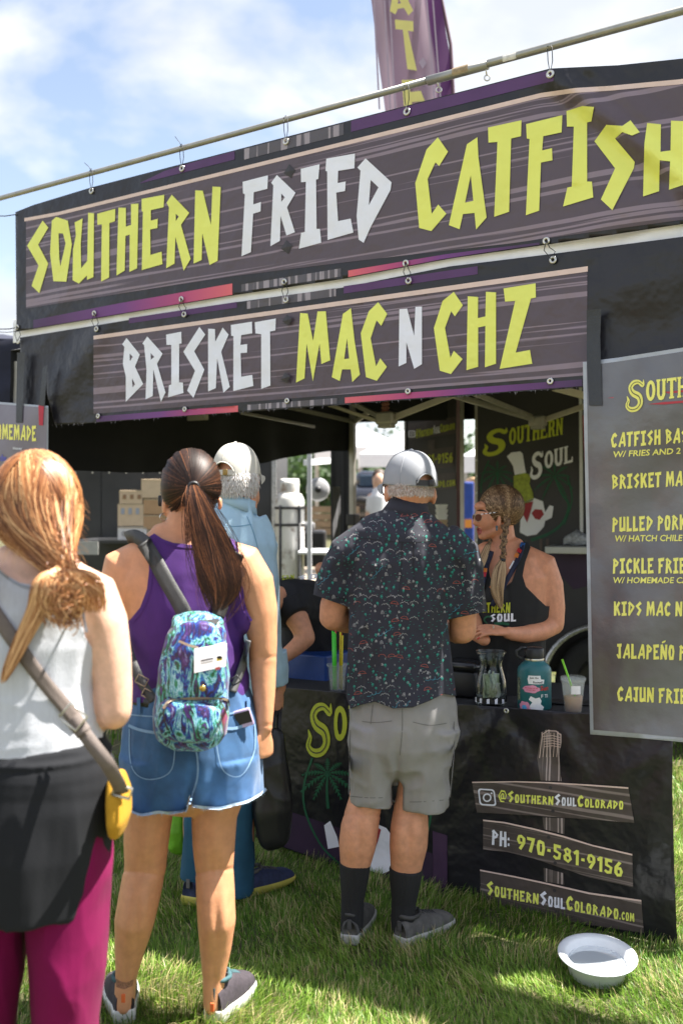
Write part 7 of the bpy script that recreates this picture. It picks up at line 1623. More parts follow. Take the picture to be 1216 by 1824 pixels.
pz, fz = prism([(-36, 980), (-15, 1000), (8, 1022), (35, 1038), (66, 1044), (98, 1040), (116, 1022), (126, 1005), (150, 1020), (146, 1060), (144, 1095), (152, 1135), (172, 1166), (190, 1185), (196, 1352), (-90, 1352), (-72, 1180), (-45, 1130), (-36, 1090), (-40, 1030)], 1.9, 2.9); v, f = cut(v, f, pz, fz); gt = obj('tank_top', v, f, m_grt, gw); Tg = bvh(v, f); m_grb = M('grey binding', (.30, .32, .36), .85, 0, bump=.3, bscale=300)
for pts in ([(147, 1060), (149, 1096), (155, 1126)], [(-12, 1005), (10, 1026), (36, 1042), (66, 1048), (98, 1044)]): ribbon_px('neck_binding', Tg, pts, 2.4, m_grb, gt, .0015, Y=2.3)
m_blk = M('black jersey', (.012, .013, .016), .85, .1, 8, .2, 300, sheen=.02, spec=.25)
g = G(); N_.L([(62, 1326, 0, 119, .135), (66, 1365, 0, 132, .152), (67, 1420, 0, 138, .162), (62, 1500, 0, 130, .172), (58, 1560, 0, 124, .172), (56, 1608, 0, 120, .170)], g=g, flat=True, n=36)
def wfold(v, n): x, y = px_of(v); return (.016 * ridged(np.stack([v[:, 0] * 1.5, v[:, 1] * 1.5, v[:, 2] * 26], 1), 40) * np.clip((1430 - y) / 90, 0, 1) + .026 * (ridged(np.stack([v[:, 0] * 9, v[:, 1] * 9, v[:, 2] * .8], 1), 41) - .4) * np.clip((y - 1400) / 100, 0, 1))
v, f = fuse(g, .0065, 4, wfold); obj('black_wrap', v, f, m_blk, gw)
m_mag = M('magenta jersey', (.16, .002, .052), .85, .08, 8, .2, 300, spec=.2, sheen=.02)
for (a0, a1, a2, a3, r0, r1, r2) in ((118, 121, 119, 118, 72, 68, 54), (24, -22, -32, -34, 78, 68, 56)):
    g = G(); N_.L([(a0 - 10, 1350, 0, r0 - 20, .08), (a0 + 10, 1420, 0, r0, .105), (a0 + (a1 - a0) * .5 + 8, 1500, 0, (r0 + r1) / 2, .115), (a1, 1610, 0, r1, .12), (a1, 1720, 0, (r1 + r2) / 2, .125), (a2, 1820, 0, r2, .11), (a3, 2040, 0, r2, .10)], g=g, flat=True, n=28); v, f = fuse(g, .0065, 4, folds(.016, (8, 8, 1.2), .08, 45 + a0)); obj('trouser_leg', v, f, m_mag, gw)
    hp = N_.P(a3, 2060, -.06); shoe(gw, (hp.x, hp.y), 0, .25, (m_blk, m_whites, m_blk), wid=.046, hgt=.07)
# hair
m_hb = attr_mat('blonde brown hair', [(0, (.10, .030, .010)), (.35, (.25, .088, .025)), (.65, (.46, .215, .085)), (1, (.74, .44, .21))], rough=.42, spec=.4)
hc = N_.P(66, 900, .01); R3 = np.array([.100, .112, .125]); ell_shell(tuple(hc + Vector((0, -.0, -.012))), (.094, .105, .118), lambda d: d[1] < .5, M('blonde hair mass', (.13, .055, .022), .6, 0, bump=0), gw)
rs = np.random.RandomState(18); paths = []; T = []; knot = np.array(tuple(N_.P(112, 1016, -.115)))
while len(paths) < 4600:
    a = rs.uniform(-1.75, 1.75); side = math.sin(a); d0 = np.array([side * .25 + rs.randn() * .12 - .1, -.0 + rs.uniform(-.55, .55), 1.0]); d0 /= np.linalg.norm(d0)
    d1 = np.array([math.sin(a), -math.cos(a) * .9, -.10 + .15 * rs.randn()]); d1 /= np.linalg.norm(d1)
    if d1[1] > .35: continue
    off = 1.0 + .05 * rs.rand() + .03 * math.sin(a * 8); tt = np.linspace(0, 1, 8); up_part = np.array([slerp(d0, d1, t) * R3 * off for t in tt]) + np.array(tuple(hc))
    e0 = up_part[-1]; tn = (up_part[-1] - up_part[-2]); tn /= np.linalg.norm(tn) + 1e-9; kn = knot + rs.randn(3) * np.array([.012, .006, .012]); low = []
    for t in np.linspace(0, 1, 10)[1:]:
        c1 = e0 + tn * .07; c2 = kn + np.array([(e0[0] - kn[0]) * .25, -.004, .05]); low.append((1 - t) ** 3 * e0 + 3 * (1 - t) ** 2 * t * c1 + 3 * (1 - t) * t * t * c2 + t ** 3 * kn)
    paths.append(np.concatenate([up_part, np.array(low)])); T.append(np.clip(.42 + .2 * math.sin(a * 13) + .2 * rs.randn(), 0, 1))
hx = np.array(tuple(hc)); hair_o = strands('hair', paths, .0012, hc + Vector((0, .03, -.05)), m_hb, gw, T, .85)
for k, (cl, n) in enumerate((([(112, 1010, -.120, 14, .016), (128, 1030, -.145, 30, .025), (150, 1062, -.15, 34, .022), (165, 1092, -.14, 22, .014)], 420), ([(112, 1012, -.120, 14, .016), (100, 1040, -.150, 30, .025), (104, 1078, -.155, 38, .02), (120, 1120, -.15, 30, .01)], 420), ([(112, 1012, -.120, 14, .016), (84, 1035, -.150, 22, .02), (66, 1085, -.15, 17, .016), (40, 1140, -.15, 14, .012), (18, 1190, -.15, 10, .01), (6, 1216, -.15, 4, .006)], 420), ([(112, 1012, -.120, 12, .016), (140, 1020, -.15, 22, .02), (158, 1042, -.145, 26, .02), (176, 1062, -.12, 14, .014)], 160))):
    tail(N_, cl, n, m_hb, gw, 50 + k, 'hair_lock', tb=.62, wav=.25, endt=(.6, 1.0), wid=.0014)
rs = np.random.RandomState(77); paths = []; T = []   # loops of the loose knot
for k in range(260):
    c = np.array(tuple(N_.P(118 + rs.randn() * 12, 1062 + rs.randn() * 20, -.165 + rs.randn() * .008))); r_ = rs.uniform(.012, .026); a0 = rs.rand() * 6.28; a1 = a0 + rs.uniform(2, 5); ax = rs.randn(3); ax /= np.linalg.norm(ax); u = np.cross(ax, [0, 1, 0]); u /= np.linalg.norm(u) + 1e-6; w_ = np.cross(ax, u)
    paths.append(np.array([c + r_ * (math.cos(t) * u + math.sin(t) * w_) * np.array([1, .5, 1]) for t in np.linspace(a0, a1, 12)])); T.append(np.clip(.5 + .25 * rs.randn(), 0, 1))
strands('hair_knot', paths, .0013, None, m_hb, gw, T)
paths = []; T = []
for k in range(150):  # flyaways
    a = rs.uniform(-1.6, 1.6); z = rs.uniform(-1.1, .3); p = np.array(tuple(hc)) + np.array([math.sin(a) * .10, -math.cos(a) * .11, z * .1]); d = np.array([math.sin(a), -.3, rs.uniform(-.8, .5)]); paths.append(np.array([p + d * .03 * t + np.array([0, 0, -.02]) * t * t for t in np.linspace(0, 1, 6)])); T.append(rs.uniform(.5, 1))
strands('stray_hair', paths, .0005, None, m_hb, gw, T)
# crossbody strap and bag
m_taupe = M('taupe webbing', (.15, .12, .105), .7, .1, 40, .5, 400)
sb = thing('shoulder_bag', 'mustard yellow shoulder bag on a taupe strap hanging at the hip', 'bag', N_.P(212, 1450, -.02))
av = np.concatenate([v_ for v_ in [np.array([(q.co + Vector(origin_of(gt))).to_tuple() for q in gt.data.vertices])]]); 
ribbon_px('strap', Tg, [(-60, 1010), (-20, 1072), (40, 1160), (85, 1222), (118, 1262), (140, 1292)], 13, m_taupe, sb, .004, .0025, Y=2.22)
strap3([(134, 1284, -.135), (160, 1320, -.165), (192, 1362, -.17), (210, 1395, -.13), (218, 1415, -.08)], 13, nm='strap', par=sb, mat=m_taupe, fig=N_); strap3([(128, 1278, -.14), (150, 1306, -.162)], 15, nm='strap', par=sb, mat=m_taupe, fig=N_)
buckle(131, 1277, -.155, 40, .024, .020, sb, fig=N_, mt=m_grom, t=.003); buckle(218, 1410, -.10, 15, .020, .012, sb, fig=N_, mt=m_grom, t=.004)
g = G(); N_.L([(208, 1385, -.03, 12, .06), (212, 1415, -.03, 16, .08), (213, 1455, -.03, 16, .08), (210, 1478, -.03, 12, .06)], g=g, power=3, n=24); v, f = fuse(g, .006, 4); obj('bag_body', v, f, M('mustard canvas', (.46, .24, .012), .9, .1, 20, .3, 300), sb)
# ================================================================ man in the light blue shirt
K_ = Fig(3.98); bm_ = person('man in cream cap, light blue shirt and teal trousers facing the counter', K_, 400, 1590)
K_.L([(418, 925, 0, 46, .06), (412, 955, 0, 70, .09), (405, 1010, 0, 76, .11), (400, 1100, 0, 76, .125), (396, 1180, 0, 76, .125), (392, 1260, 0, 78, .13)])
K_.L([(424, 920, 0, 32), (430, 885, .01, 30, .06), (428, 865, .01, 30, .06)]); K_.E(424, 848, .01, .084, .094, .106); K_.L([(436, 868, .02, 26, .06), (446, 888, .06, 18, .04)]); ear(K_, 456, 856, .02, 40, 1.0)
K_.L([(372, 1270, 0, 44, .10), (360, 1380, 0, 34, .08), (352, 1480, 0, 26, .06), (350, 1580, 0, 18, .05)]); K_.L([(412, 1270, 0, 44, .10), (424, 1380, 0, 34, .08), (428, 1480, 0, 26, .06), (430, 1580, 0, 18, .05)])
K_.L([(455, 955, 0, 20), (468, 1010, .0, 18), (475, 1080, .0, 16), (484, 1140, .02, 15), (494, 1190, .04, 15), (498, 1226, .05, 12)]); hand(K_.g, K_.P(498, 1226, .05), (-.03, -.05, -1), (.9, -.4, 0), k=.95, curl=.8, mirror=1)
K_.L([(352, 945, 0, 30), (340, 1010, .0, 26), (334, 1090, .0, 22), (338, 1170, .06, 16), (350, 1220, .1, 12)])
v, f = build_body(K_, m_skin_red, bm_, .007)
m_bsh = M('light blue linen', (.36, .54, .66), .8, .06, 20, .25, 400, sheen=.2)
g = G(); K_.L([(420, 906, 0, 36, .075), (415, 926, 0, 70, .095), (408, 960, 0, 90, .125), (403, 1030, 0, 88, .135), (400, 1110, 0, 84, .14), (397, 1190, 0, 84, .14), (394, 1260, 0, 84, .145)], g=g)
K_.L([(450, 925, 0, 28, .07), (464, 960, 0, 29, .075), (471, 1020, .0, 26, .07), (474, 1090, .0, 24, .065), (482, 1150, .02, 22, .06), (490, 1190, .03, 21, .052)], g=g, flat=True); K_.L([(362, 925, 0, 28, .07), (348, 960, 0, 29, .075), (340, 1030, .0, 26, .07), (336, 1140, .03, 22, .06)], g=g, flat=True)
v, f = fuse(g, .007, 4, folds(.026, (10, 10, 4), .15, 61)); bs = obj('shirt', v, f, m_bsh, bm_); Tk = bvh(v, f)
g = G(); K_.L([(489, 1160, .03, 22, .056), (493, 1195, .035, 22, .055), (498, 1219, .04, 16, .045)], g=g, flat=True); v, f = fuse(g, .005, 3, folds(.006, (20, 20, 20), .2, 66)); obj('rolled_cuff', v, f, m_bsh, bs)
g = G(); K_.L([(432, 884, .0, 27, .064), (429, 892, .0, 30, .070), (424, 904, .0, 37, .078)], g=g, flat=True); g.build('shirt_collar', m_bsh, bs, True)
ribbon_px('shoulder_seam', Tk, [(440, 920), (452, 950), (462, 990)], .8, M('blue seam', (.15, .30, .42), .8, 0, bump=0), bs, .0012, Y=3.9); ribbon_px('yoke_seam', Tk, [(395, 935), (420, 938), (448, 934)], .8, M('blue seam', (.15, .30, .42), .8, 0, bump=0), bs, .0012, Y=3.9)
m_tj = M('teal denim', (.014, .075, .135), .85, .2, 8, .3, 500)
g = G(); K_.L([(394, 1235, 0, 80, .14), (393, 1290, 0, 80, .145), (392, 1330, 0, 76, .14)], g=g)
K_.L([(366, 1300, 0, 42, .12), (358, 1400, 0, 31, .10), (352, 1500, 0, 25, .09), (346, 1562, 0, 25, .085)], g=g, flat=True); K_.L([(420, 1300, 0, 42, .12), (424, 1400, 0, 31, .10), (426, 1500, 0, 26, .09), (428, 1588, 0, 25, .085)], g=g, flat=True)
v, f = fuse(g, .007, 4, folds(.009, (7, 7, 5), .15, 71)); obj('trousers', v, f, m_tj, bm_)
m_navy_s = M('navy mesh shoe', (.025, .035, .09), .7, .3, 60, .4, 200); m_yels = M('yellow rubber', (.50, .44, .08), .6, .15, 30)
hp = K_.P(430, 1604, .0); shoe(bm_, (hp.x, hp.y), 42, .28, (m_navy_s, m_yels, m_shoe), wid=.052, hgt=.075, lift=.01); hp = K_.P(336, 1594, -.08); shoe(bm_, (hp.x, hp.y), 22, .27, (m_navy_s, m_yels, m_shoe), wid=.058, hgt=.095, lift=.01)
hc = K_.P(424, 852, .01)
def scal2(rs): ph = rs.uniform(-3.3, -.35); th = rs.uniform(-.62, .2); d = np.array([math.cos(th) * math.cos(ph), math.cos(th) * math.sin(ph), math.sin(th)]); return np.array(hc) + d * np.array([.087, .097, .106]), d
short_hair('hair', None, scal2, m_hair_wht, bm_, 2400, .022, .0010, hc, 5, spread=.13)
m_cream = M('cream cap cotton', (.58, .56, .50), .8, .05, 14, .2, 300); cap_dome(K_.P(421, 846, .01), (.092, .110, .128), 26, m_cream, bm_, tilt=3, arch_w=.55, arch_h=.42)
# tote held by the man
tt_ = thing('tote_bag', 'black tote bag hanging from the hand of the man in blue', 'bag', K_.P(486, 1500, -.02))
g = G(); K_.L([(484, 1310, -.02, 22, .03), (484, 1370, -.02, 30, .05), (486, 1440, -.02, 34, .06), (488, 1492, -.02, 26, .05)], g=g, power=3, n=24); v, f = fuse(g, .007, 4, folds(.02, (8, 8, 2), .1, 81)); obj('bag_body', v, f, M('black nylon', (.015, .015, .017), .42, .1, 8, .2, 80), tt_)
strap3([(480, 1318, -.06), (488, 1280, -.02), (497, 1262, .04)], 4, nm='handle', par=tt_, mat=m_black, fig=K_); strap3([(498, 1322, -.03), (497, 1285, -.01), (499, 1258, .05)], 4, nm='handle', par=tt_, mat=m_black, fig=K_)
# green bag standing on the grass
gb = thing('nylon_bag', 'lime green bag standing on the grass behind the denim shorts woman', 'bag', K_.P(320, 1510, .25)); g = G(); K_.L([(318, 1440, .2, 14, .06), (318, 1475, .2, 18, .07), (318, 1505, .2, 16, .06)], g=g, power=3); v, f = fuse(g, .007, 3, folds(.01, (12, 12, 12), .2, 83)); obj('bag_body', v, f, M('lime nylon', (.16, .42, .02), .6, .2, 20), gb)

# ================================================================ worker bending behind the counter
D_ = Fig(4.95); wk = person('worker in black tee bending down behind the left end of the counter', D_, 560, 1300)
D_.L([(566, 1200, .1, 58, .12), (560, 1120, .08, 55, .12), (540, 1075, .0, 38, .11), (512, 1072, -.12, 30, .10)]); D_.L([(510, 1062, -.14, 24), (480, 1072, -.28, 22)]); D_.E(466, 1082, -.32, .075, .09, .10)
D_.L([(520, 1085, -.20, 25), (533, 1110, -.22, 20), (545, 1136, -.24, 17)]); D_.L([(545, 1136, -.24, 17), (525, 1155, -.26, 15), (503, 1172, -.28, 12)]); hand(D_.g, D_.P(503, 1172, -.28), (-.8, 0, -.5), (-.4, -.3, .8), curl=.4)
D_.L([(566, 1150, .15, 24), (582, 1030, .12, 16), (572, 1012, .06, 12)])
D_.L([(556, 1200, .1, 30, .1), (556, 1290, .1, 26), (556, 1380, .1, 20)]); D_.L([(590, 1200, .1, 30, .1), (590, 1290, .1, 26), (590, 1380, .1, 20)])
build_body(D_, m_skin_red, wk, .008)
m_tee = M('black cotton tee', (.013, .013, .016), .85, .1, 20, .2, 400)
g = G(); D_.L([(572, 1230, .1, 64, .14), (564, 1150, .08, 62, .14), (548, 1080, .0, 58, .15), (512, 1072, -.14, 44, .14)], g=g); D_.L([(515, 1075, -.18, 34, .11), (530, 1098, -.21, 28, .09)], g=g, flat=True)
v, f = fuse(g, .008, 4, folds(.012, (8, 8, 6), .2, 91)); tee = obj('tee_shirt', v, f, m_tee, wk); Tw = bvh(v, f)
g = G(); D_.L([(573, 1220, .1, 60, .14), (573, 1300, .1, 56, .13), (573, 1380, .1, 50, .12)], g=g); v, f = fuse(g, .01, 3); obj('trousers', v, f, m_tee, wk)
def deform(nm, poly, mt): decal(nm, Tw, poly, mt, tee, .002, 4, Y=4.8)
for x0, wd_, mt, ch in ((502, 22, m_lyel, 'ERN'), (530, 36, m_wht, 'SO'),):
    g = G(); put_text(g, ch, lambda t, h: cast_px(Tw, x0 + wd_ * t, 1034 - h * 9 - .1 * wd_ * t, .003, 4.9), lambda i, c: 0); g.build('tee_lettering', mt, tee)

# ================================================================ worker behind the counter with braids
C_ = Fig(4.35); cw = person('worker with two braids and sunglasses in black tank top behind the counter', C_, 905, 1300)
C_.L([(900, 978, 0, 36, .055), (906, 1000, 0, 60, .08), (912, 1030, 0, 72, .105), (912, 1080, 0, 66, .11), (908, 1130, 0, 58, .105), (905, 1190, 0, 60, .105), (905, 1250, 0, 70, .12), (905, 1300, 0, 72, .12)])
C_.L([(900, 990, .01, 34, .055), (894, 965, .01, 24, .05), (890, 940, .02, 24, .055)])
C_.E(891, 903, .0, .094, .076, .092)
C_.E(869, 921, -.005, .056, .058, .075); C_.L([(888, 938, .0, 12, .050), (872, 948, -.01, 11, .042), (862, 953, -.015, 9, .026)])
C_.E(859, 955, -.018, .020, .022, .016)
C_.L([(852, 908, -.022, 3.2, .010), (847, 922, -.026, 3.6, .010), (844.5, 932, -.028, 4.0, .012)]); C_.E(848, 934, -.024, .010, .016, .008)
C_.E(852.5, 943.5, -.024, .010, .018, .006); C_.E(853.5, 949, -.023, .010, .016, .007); C_.E(856, 902, -.015, .03, .045, .022)
ear(C_, 888, 931, -.072, -12, .92)
C_.L([(936, 988, 0, 18, .05), (960, 1008, 0, 31, .066), (972, 1045, 0, 31, .066), (981, 1085, -.01, 25, .058), (984, 1112, -.02, 20, .050)]); C_.L([(984, 1112, -.02, 19, .046), (962, 1124, -.07, 18, .044), (935, 1130, -.13, 15.5, .036), (912, 1129, -.18, 12, .026), (903, 1127, -.20, 11, .020)])
C_.L([(868, 985, 0, 22, .055), (850, 1004, 0, 22, .06), (842, 1050, .0, 20, .05), (842, 1100, -.02, 17, .04)]); C_.L([(842, 1100, -.02, 16, .04), (846, 1128, -.12, 14), (862, 1140, -.2, 11)])
tips = hand(C_.g, C_.P(903, 1126, -.20), (-1, -.12, .14), (.12, -.42, .9), k=.98, curl=.34, mirror=1, spread=.22, thumb=.3)
C_.L([(880, 1290, 0, 34, .10), (882, 1500, 0, 24, .06), (882, 1570, 0, 16)]); C_.L([(930, 1290, 0, 34, .10), (928, 1500, 0, 24, .06), (928, 1570, 0, 16)])
v, f = build_body(C_, m_skin_w, cw, .0042, 6); Tc = bvh(v, f)
m_nail = M('red nail polish', (.65, .01, .03), .2, 0, bump=0)
for (p, q, u_) in tips[:4]: g = G(); w_ = Vector(q).normalized(); g.box(Vector(p) + w_ * .004 + Vector(u_) * .0055, (.009, .013, .004), rot=w_.to_track_quat('Y', 'Z').to_matrix(), bev=.0015); g.build('fingernail', m_nail, cw, True)
g = G(); g.box(Vector(tips[2][0]) * 0 + C_.P(878, 1117, -.215), (.004, .012, .012), bev=.001); g.build('finger_ring', m_grom, cw)
m_ctank = M('black rib tank', (.012, .012, .014), .8, .1, 20, .2, 300)
g = G(); C_.L([(898, 968, 0, 40, .066), (904, 992, 0, 72, .096), (912, 1030, 0, 78, .118), (912, 1080, 0, 72, .124), (908, 1130, 0, 64, .118), (905, 1190, 0, 65, .115), (905, 1250, 0, 73, .125)], g=g); C_.E(884, 1062, -.085, .055, .05, .06, g=g); C_.E(934, 1066, -.07, .055, .05, .06, g=g)
v, f = fuse(g, .0055, 3, folds(.006, (8, 8, 7), .2, 101, lambda v: np.clip((1.25 - v[:, 2]) * 5, .1, 1)))
pz, fz = prism([(858, 982), (866, 978), (868, 1000), (872, 1028), (884, 1043), (898, 1046), (911, 1036), (920, 1010), (926, 985), (932, 965), (941, 966), (944, 975), (935, 1000), (930, 1025), (936, 1045), (955, 1064), (972, 1080), (990, 1080), (990, 1330), (820, 1330), (820, 1070), (846, 1050), (854, 1020)], 3.8, 4.9); v, f = cut(v, f, pz, fz); ct = obj('tank_top', v, f, m_ctank, cw); Tcc = bvh(v, f)
av = np.concatenate([np.array(v), np.array([q for q in Tc and []]).reshape(0, 3)])
g = G(); put_text(g, 'SOUTHERN', lambda t, h: cast_px(Tcc, 842 + 66 * t, 1091 - h * 19 + 1 * t, .0025, 4.3), lambda i, c: 0); g.build('tank_lettering', m_lyel, ct); g = G(); put_text(g, 'SOUL', lambda t, h: cast_px(Tcc, 872 + 46 * t, 1108 - h * 15 - 1 * t, .0025, 4.3), lambda i, c: 0); g.build('tank_lettering', m_wht, ct)
g = G(); stroke(g, lambda x, y: cast_px(Tcc, x, y, .0025, 4.3), [(876, 1100), (868, 1098), (862, 1104), (868, 1112), (866, 1120)], 1.6, 1.0); stroke(g, lambda x, y: cast_px(Tcc, x, y, .0025, 4.3), [(880, 1112), (892, 1110), (906, 1112)], 3, 2); g.build('palm_print', m_palm, ct)
g = G(); C_.L([(905, 1235, 0, 76, .13), (905, 1300, 0, 78, .135), (905, 1400, 0, 74, .12), (905, 1560, 0, 66, .10)], g=g, flat=True); v, f = fuse(g, .01, 3); obj('black_trousers', v, f, m_ctank, cw)
# lanyard
bodyv = [ (Tc, 0), (Tcc, 1) ]
class Both:
    def __init__(s, *t): s.t = t
    def ray_cast(s, o, d, m):
        hs = [h for h in (t.ray_cast(o, d, m) for t in s.t) if h[0] is not None]
        return min(hs, key=lambda h: h[3]) if hs else (None, None, None, None)
Tbo = Both(Tc, Tcc); m_lan = M('navy lanyard', (.012, .016, .05), .6, .1, 60)
lan = thing('lanyard', 'navy festival lanyard with coloured blocks round the neck of the braided worker', 'lanyard', C_.P(890, 1050, -.12))
L1 = [(930, 968), (926, 985), (916, 1008), (902, 1034), (888, 1058), (876, 1078)]; L2 = [(874, 982), (868, 1005), (862, 1030), (858, 1052), (858, 1072)]
ribbon_px('lanyard_band', Tbo, L1, 4.2, m_lan, lan, .005, .001, Y=4.25); ribbon_px('lanyard_band', Tbo, L2, 4.2, m_lan, lan, .005, .001, Y=4.25)
for a, b_, c_ in (((925, 979), (922, 985), (.62, .03, .03)), ((921, 987), (918, 994), (.85, .25, .04)), ((864, 1012), (863, 1019), (.85, .25, .04)), ((863, 1019), (861, 1027), (.62, .02, .06)), ((859, 1034), (858, 1042), (.02, .2, .55)), ((858, 1042), (857, 1048), (.12, .3, .06)), ((881, 1042), (876, 1050), (.85, .25, .04)), ((930, 968), (927, 976), (.02, .12, .35))): ribbon_px('colour_block', Tbo, [a, b_], 4.2, M('block %.2f %.2f' % (c_[0], c_[2]), c_, .6, 0, bump=0), lan, .0075, Y=4.25)
for a, b_ in (((914, 1000), (906, 1014)), ((899, 1026), (890, 1040)), ((866, 990), (864, 1004)), ((857, 1056), (857, 1068))): ribbon_px('lanyard_print', Tbo, [a, b_], 1.2, m_wht, lan, .008, Y=4.25)
# hair: scalp swept to two braids
m_hc = attr_mat('light brown hair', [(0, (.055, .028, .013)), (.4, (.16, .088, .042)), (.75, (.36, .22, .115)), (1, (.62, .43, .25))], rough=.45, spec=.35)
hc = C_.P(893, 902, .0); R4 = np.array([.098, .084, .096]); ell_shell(tuple(hc), (.0955, .082, .0935), lambda d: (d[0] > -.60 + .55 * max(0, -d[2] + .15) * 2 - (.3 if d[2] > .35 else 0)) and d[2] > -.75, M('brown hair mass', (.05, .03, .018), .6, 0, bump=0), cw)
rs = np.random.RandomState(31); paths = []; T = []; k0 = np.array(tuple(C_.P(902, 930, -.062)))
t1 = (k0 - np.array(tuple(hc))) / R4; t1 /= np.linalg.norm(t1)
while len(paths) < 1900:
    d = rs.randn(3); d /= np.linalg.norm(d)
    if d[1] > .5 or d[2] < -.55: continue
    if d[0] < -.60 + .55 * max(0, .15 - d[2]) * 2 - (.38 if d[2] > .35 else 0): continue
    dd = d + .3 * (np.array([-.35, 0, .6]) - d) * (rs.rand() < .5); dd /= np.linalg.norm(dd)
    if dd[1] < .5: paths.append(np.array([slerp(dd, t1, t) * R4 * (1.0 + .04 * t + .012 * rs.rand()) for t in np.linspace(0, 1, 9)]) + np.array(tuple(hc))); T.append(np.clip(.42 + .22 * math.sin(dd[0] * 13 + dd[2] * 8) + .2 * rs.randn() - .15 * (dd[0] > .5), 0, 1))
strands('hair', paths, .0015, hc, m_hc, cw, T, .85)
def braid(fig, cl, n, mat, parent, seed):
    """plaited lobes along a path, each lobe a bundle of strands"""
    c = np.array(catmull(cl, 8)); N = len(c) - 1; rs = np.random.RandomState(seed); paths = []; T = []
    for k in range(n):
        t = (k + .3) / n; q = c[int(t * N)]; q2 = c[min(N, int(min(1, t + 1.6 / n) * N))]; sg = 1 if k % 2 else -1; w_ = q[3]
        for s_ in range(70):
            u = rs.randn() * .25; vv = rs.uniform(-1, 1); P = []
            for a in np.linspace(0, 1, 7):
                x = q[0] + (q2[0] - q[0]) * a + sg * w_ * (.95 * math.sin(math.pi * (.15 + a * .75)) - .25 + u * .35) * .95 - sg * w_ * .8 * a * a; y = q[1] - w_ * .5 + (q2[1] - q[1]) * a * 1.1 + vv * w_ * .34; z = q[2] - .012 * math.sin(math.pi * (a * .8 + .1)) * (1 - .5 * vv * vv); P.append(tuple(fig.P(x, y, z)))
            paths.append(np.array(P)); T.append(np.clip(.55 - .25 * abs(vv) + .2 * rs.randn(), 0, 1))
    return strands('braid', paths, .0013, None, mat, parent, T, .7)
m_core = M('brown hair mass', (.05, .03, .018), .6, 0, bump=0)
for cl, n, tl in (([(904, 925, -.075, 9, 0), (899, 945, -.09, 8.5, 0), (896, 970, -.11, 7.5, 0), (895, 997, -.12, 6, 0)], 9, [(895, 997, -.122, 4, .01), (888, 1015, -.13, 12, .014), (884, 1045, -.14, 13, .014), (888, 1068, -.14, 9, .01), (892, 1084, -.14, 3, .005)]),
                  ([(874, 962, -.02, 5, 0), (868, 975, -.05, 6, 0)], 3, [(868, 972, -.06, 5, .008), (856, 1000, -.09, 8, .012), (846, 1025, -.10, 7, .012), (842, 1045, -.10, 3, .006)])):
    g = G(); C_.L([(a, b_, c_ + .008, w_ * .55, .008) for a, b_, c_, w_, _ in cl], g=g); g.build('braid_core', m_core, cw, True); braid(C_, cl, n, m_hc, cw, 7); tail(C_, tl, 330, m_hc, cw, 9, 'braid_end', tb=.7, wid=.001, endt=(.7, 1))
g = G(); c = C_.P(895, 998, -.125); g.lathe(c - Vector((0, 0, .006)), [(.009, 0), (.012, .004), (.012, .010), (.009, .014)], 14); g.build('hair_tie', m_black, cw, True)
# face details
m_lip = M('lips', (.42, .10, .08), .4, .1); decal('lips', Tc, [(848, 941), (852, 940), (857, 943), (858, 946), (856, 951), (851, 953), (849, 948)], m_lip, cw, .0012, 2, Y=4.25)
decal('eyebrow', Tc, [(847, 910), (853, 907), (861, 908), (867, 912), (860, 911), (852, 910)], m_core, cw, .0015, 2, Y=4.25)
m_lens = M('brown sunglass lens', (.12, .035, .02), .35, 0, bump=0, spec=.2)
for x, dy, sx in ((851, -.074, 1.0), (845, -.02, .6)):
    g = G(); c = C_.P(x, 921, dy); rt = Matrix.Rotation(R(35), 3, 'Z'); q = [c + rt @ Vector((.021 * math.cos(a) * sx, 0, (.019 if math.sin(a) < 0 else .013) * math.sin(a))) for a in np.linspace(0, 6.283, 21)]; g.add(q[:-1], [list(range(20))]); g.build('sunglass_lens', m_lens, cw); g = G(); g.tube(q, .0014, 6); g.build('sunglass_rim', m_zip, cw, True)
g = G(); 
for k in range(8): a = C_.P(856 + k * 3.6, 916 - k * .45, -.078 - .0 * k); b_ = C_.P(856 + (k + 1) * 3.6, 916 - (k + 1) * .45, -.078); g.bar(a, b_, .0035, mi=k % 2)
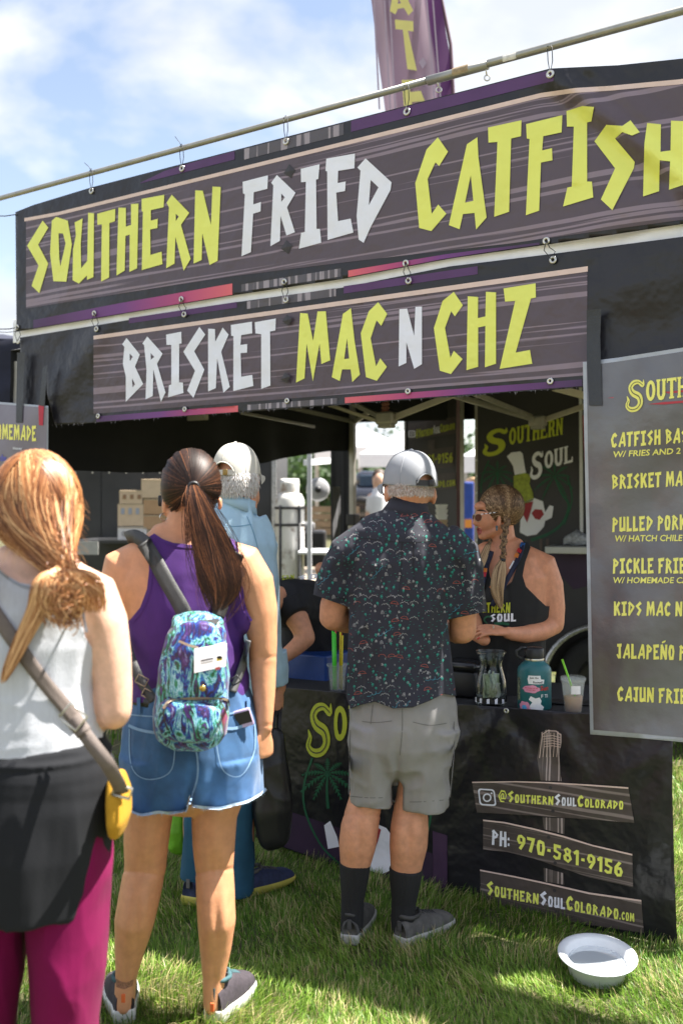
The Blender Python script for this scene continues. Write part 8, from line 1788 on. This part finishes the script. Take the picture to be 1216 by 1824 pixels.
g.build('sunglass_arm', [m_stk, m_black], cw); g = G(); g.tube([C_.P(843.5, 917, -.045), C_.P(847, 917, -.06)], .0016, 6); g.build('sunglass_bridge', m_grom, cw)
g = G(); g.lathe(C_.P(884, 938, -.085), [(.001, .005), (.005, .003), (.005, -.003), (.001, -.005)], 10); g.box(C_.P(884, 942, -.085), (.008, .004, .016), bev=.002); g.build('earring', M('blue stone', (.08, .14, .17), .3, .1), cw, True)

# ================================================================ bystander far behind
X_ = Fig(11.5); xb = person('blurred bystander in white tee standing beyond the stall', X_, 672, 1150)
X_.L([(674, 872, 0, 10, .08), (676, 885, 0, 18, .11), (676, 930, 0, 17, .12), (676, 985, 0, 16, .12)]); X_.E(675, 856, 0, .08, .1, .12); X_.L([(675, 875, 0, 7), (675, 862, 0, 7)]); X_.L([(660, 885, 0, 7), (656, 920, 0, 6), (662, 945, -.1, 5)]); X_.L([(692, 885, 0, 7), (696, 920, 0, 6), (694, 960, 0, 5)]); X_.L([(668, 985, 0, 10), (667, 1060, 0, 8), (667, 1140, 0, 6)]); X_.L([(684, 985, 0, 10), (685, 1060, 0, 8), (685, 1140, 0, 6)])
build_body(X_, m_skin_pale, xb, .015, 3); g = G(); X_.L([(675, 872, 0, 11, .09), (676, 885, 0, 19, .12), (676, 930, 0, 18.5, .13), (676, 990, 0, 18, .13)], g=g); X_.L([(662, 884, 0, 9), (658, 912, 0, 8)], g=g, flat=True); X_.L([(690, 884, 0, 9), (694, 912, 0, 8)], g=g, flat=True); v, f = fuse(g, .015, 3); obj('tee_shirt', v, f, m_stk, xb)
g = G(); X_.L([(676, 980, 0, 17, .13), (676, 1010, 0, 17, .13)], g=g); X_.L([(668, 1010, 0, 9.5), (668, 1130, 0, 8)], g=g, flat=True); X_.L([(685, 1010, 0, 9.5), (685, 1130, 0, 8)], g=g, flat=True); v, f = fuse(g, .015, 3); obj('trousers', v, f, m_tee, xb); g = G(); X_.E(675, 850, .02, .084, .1, .10, g=g); g.build('hair', m_core, xb, True)
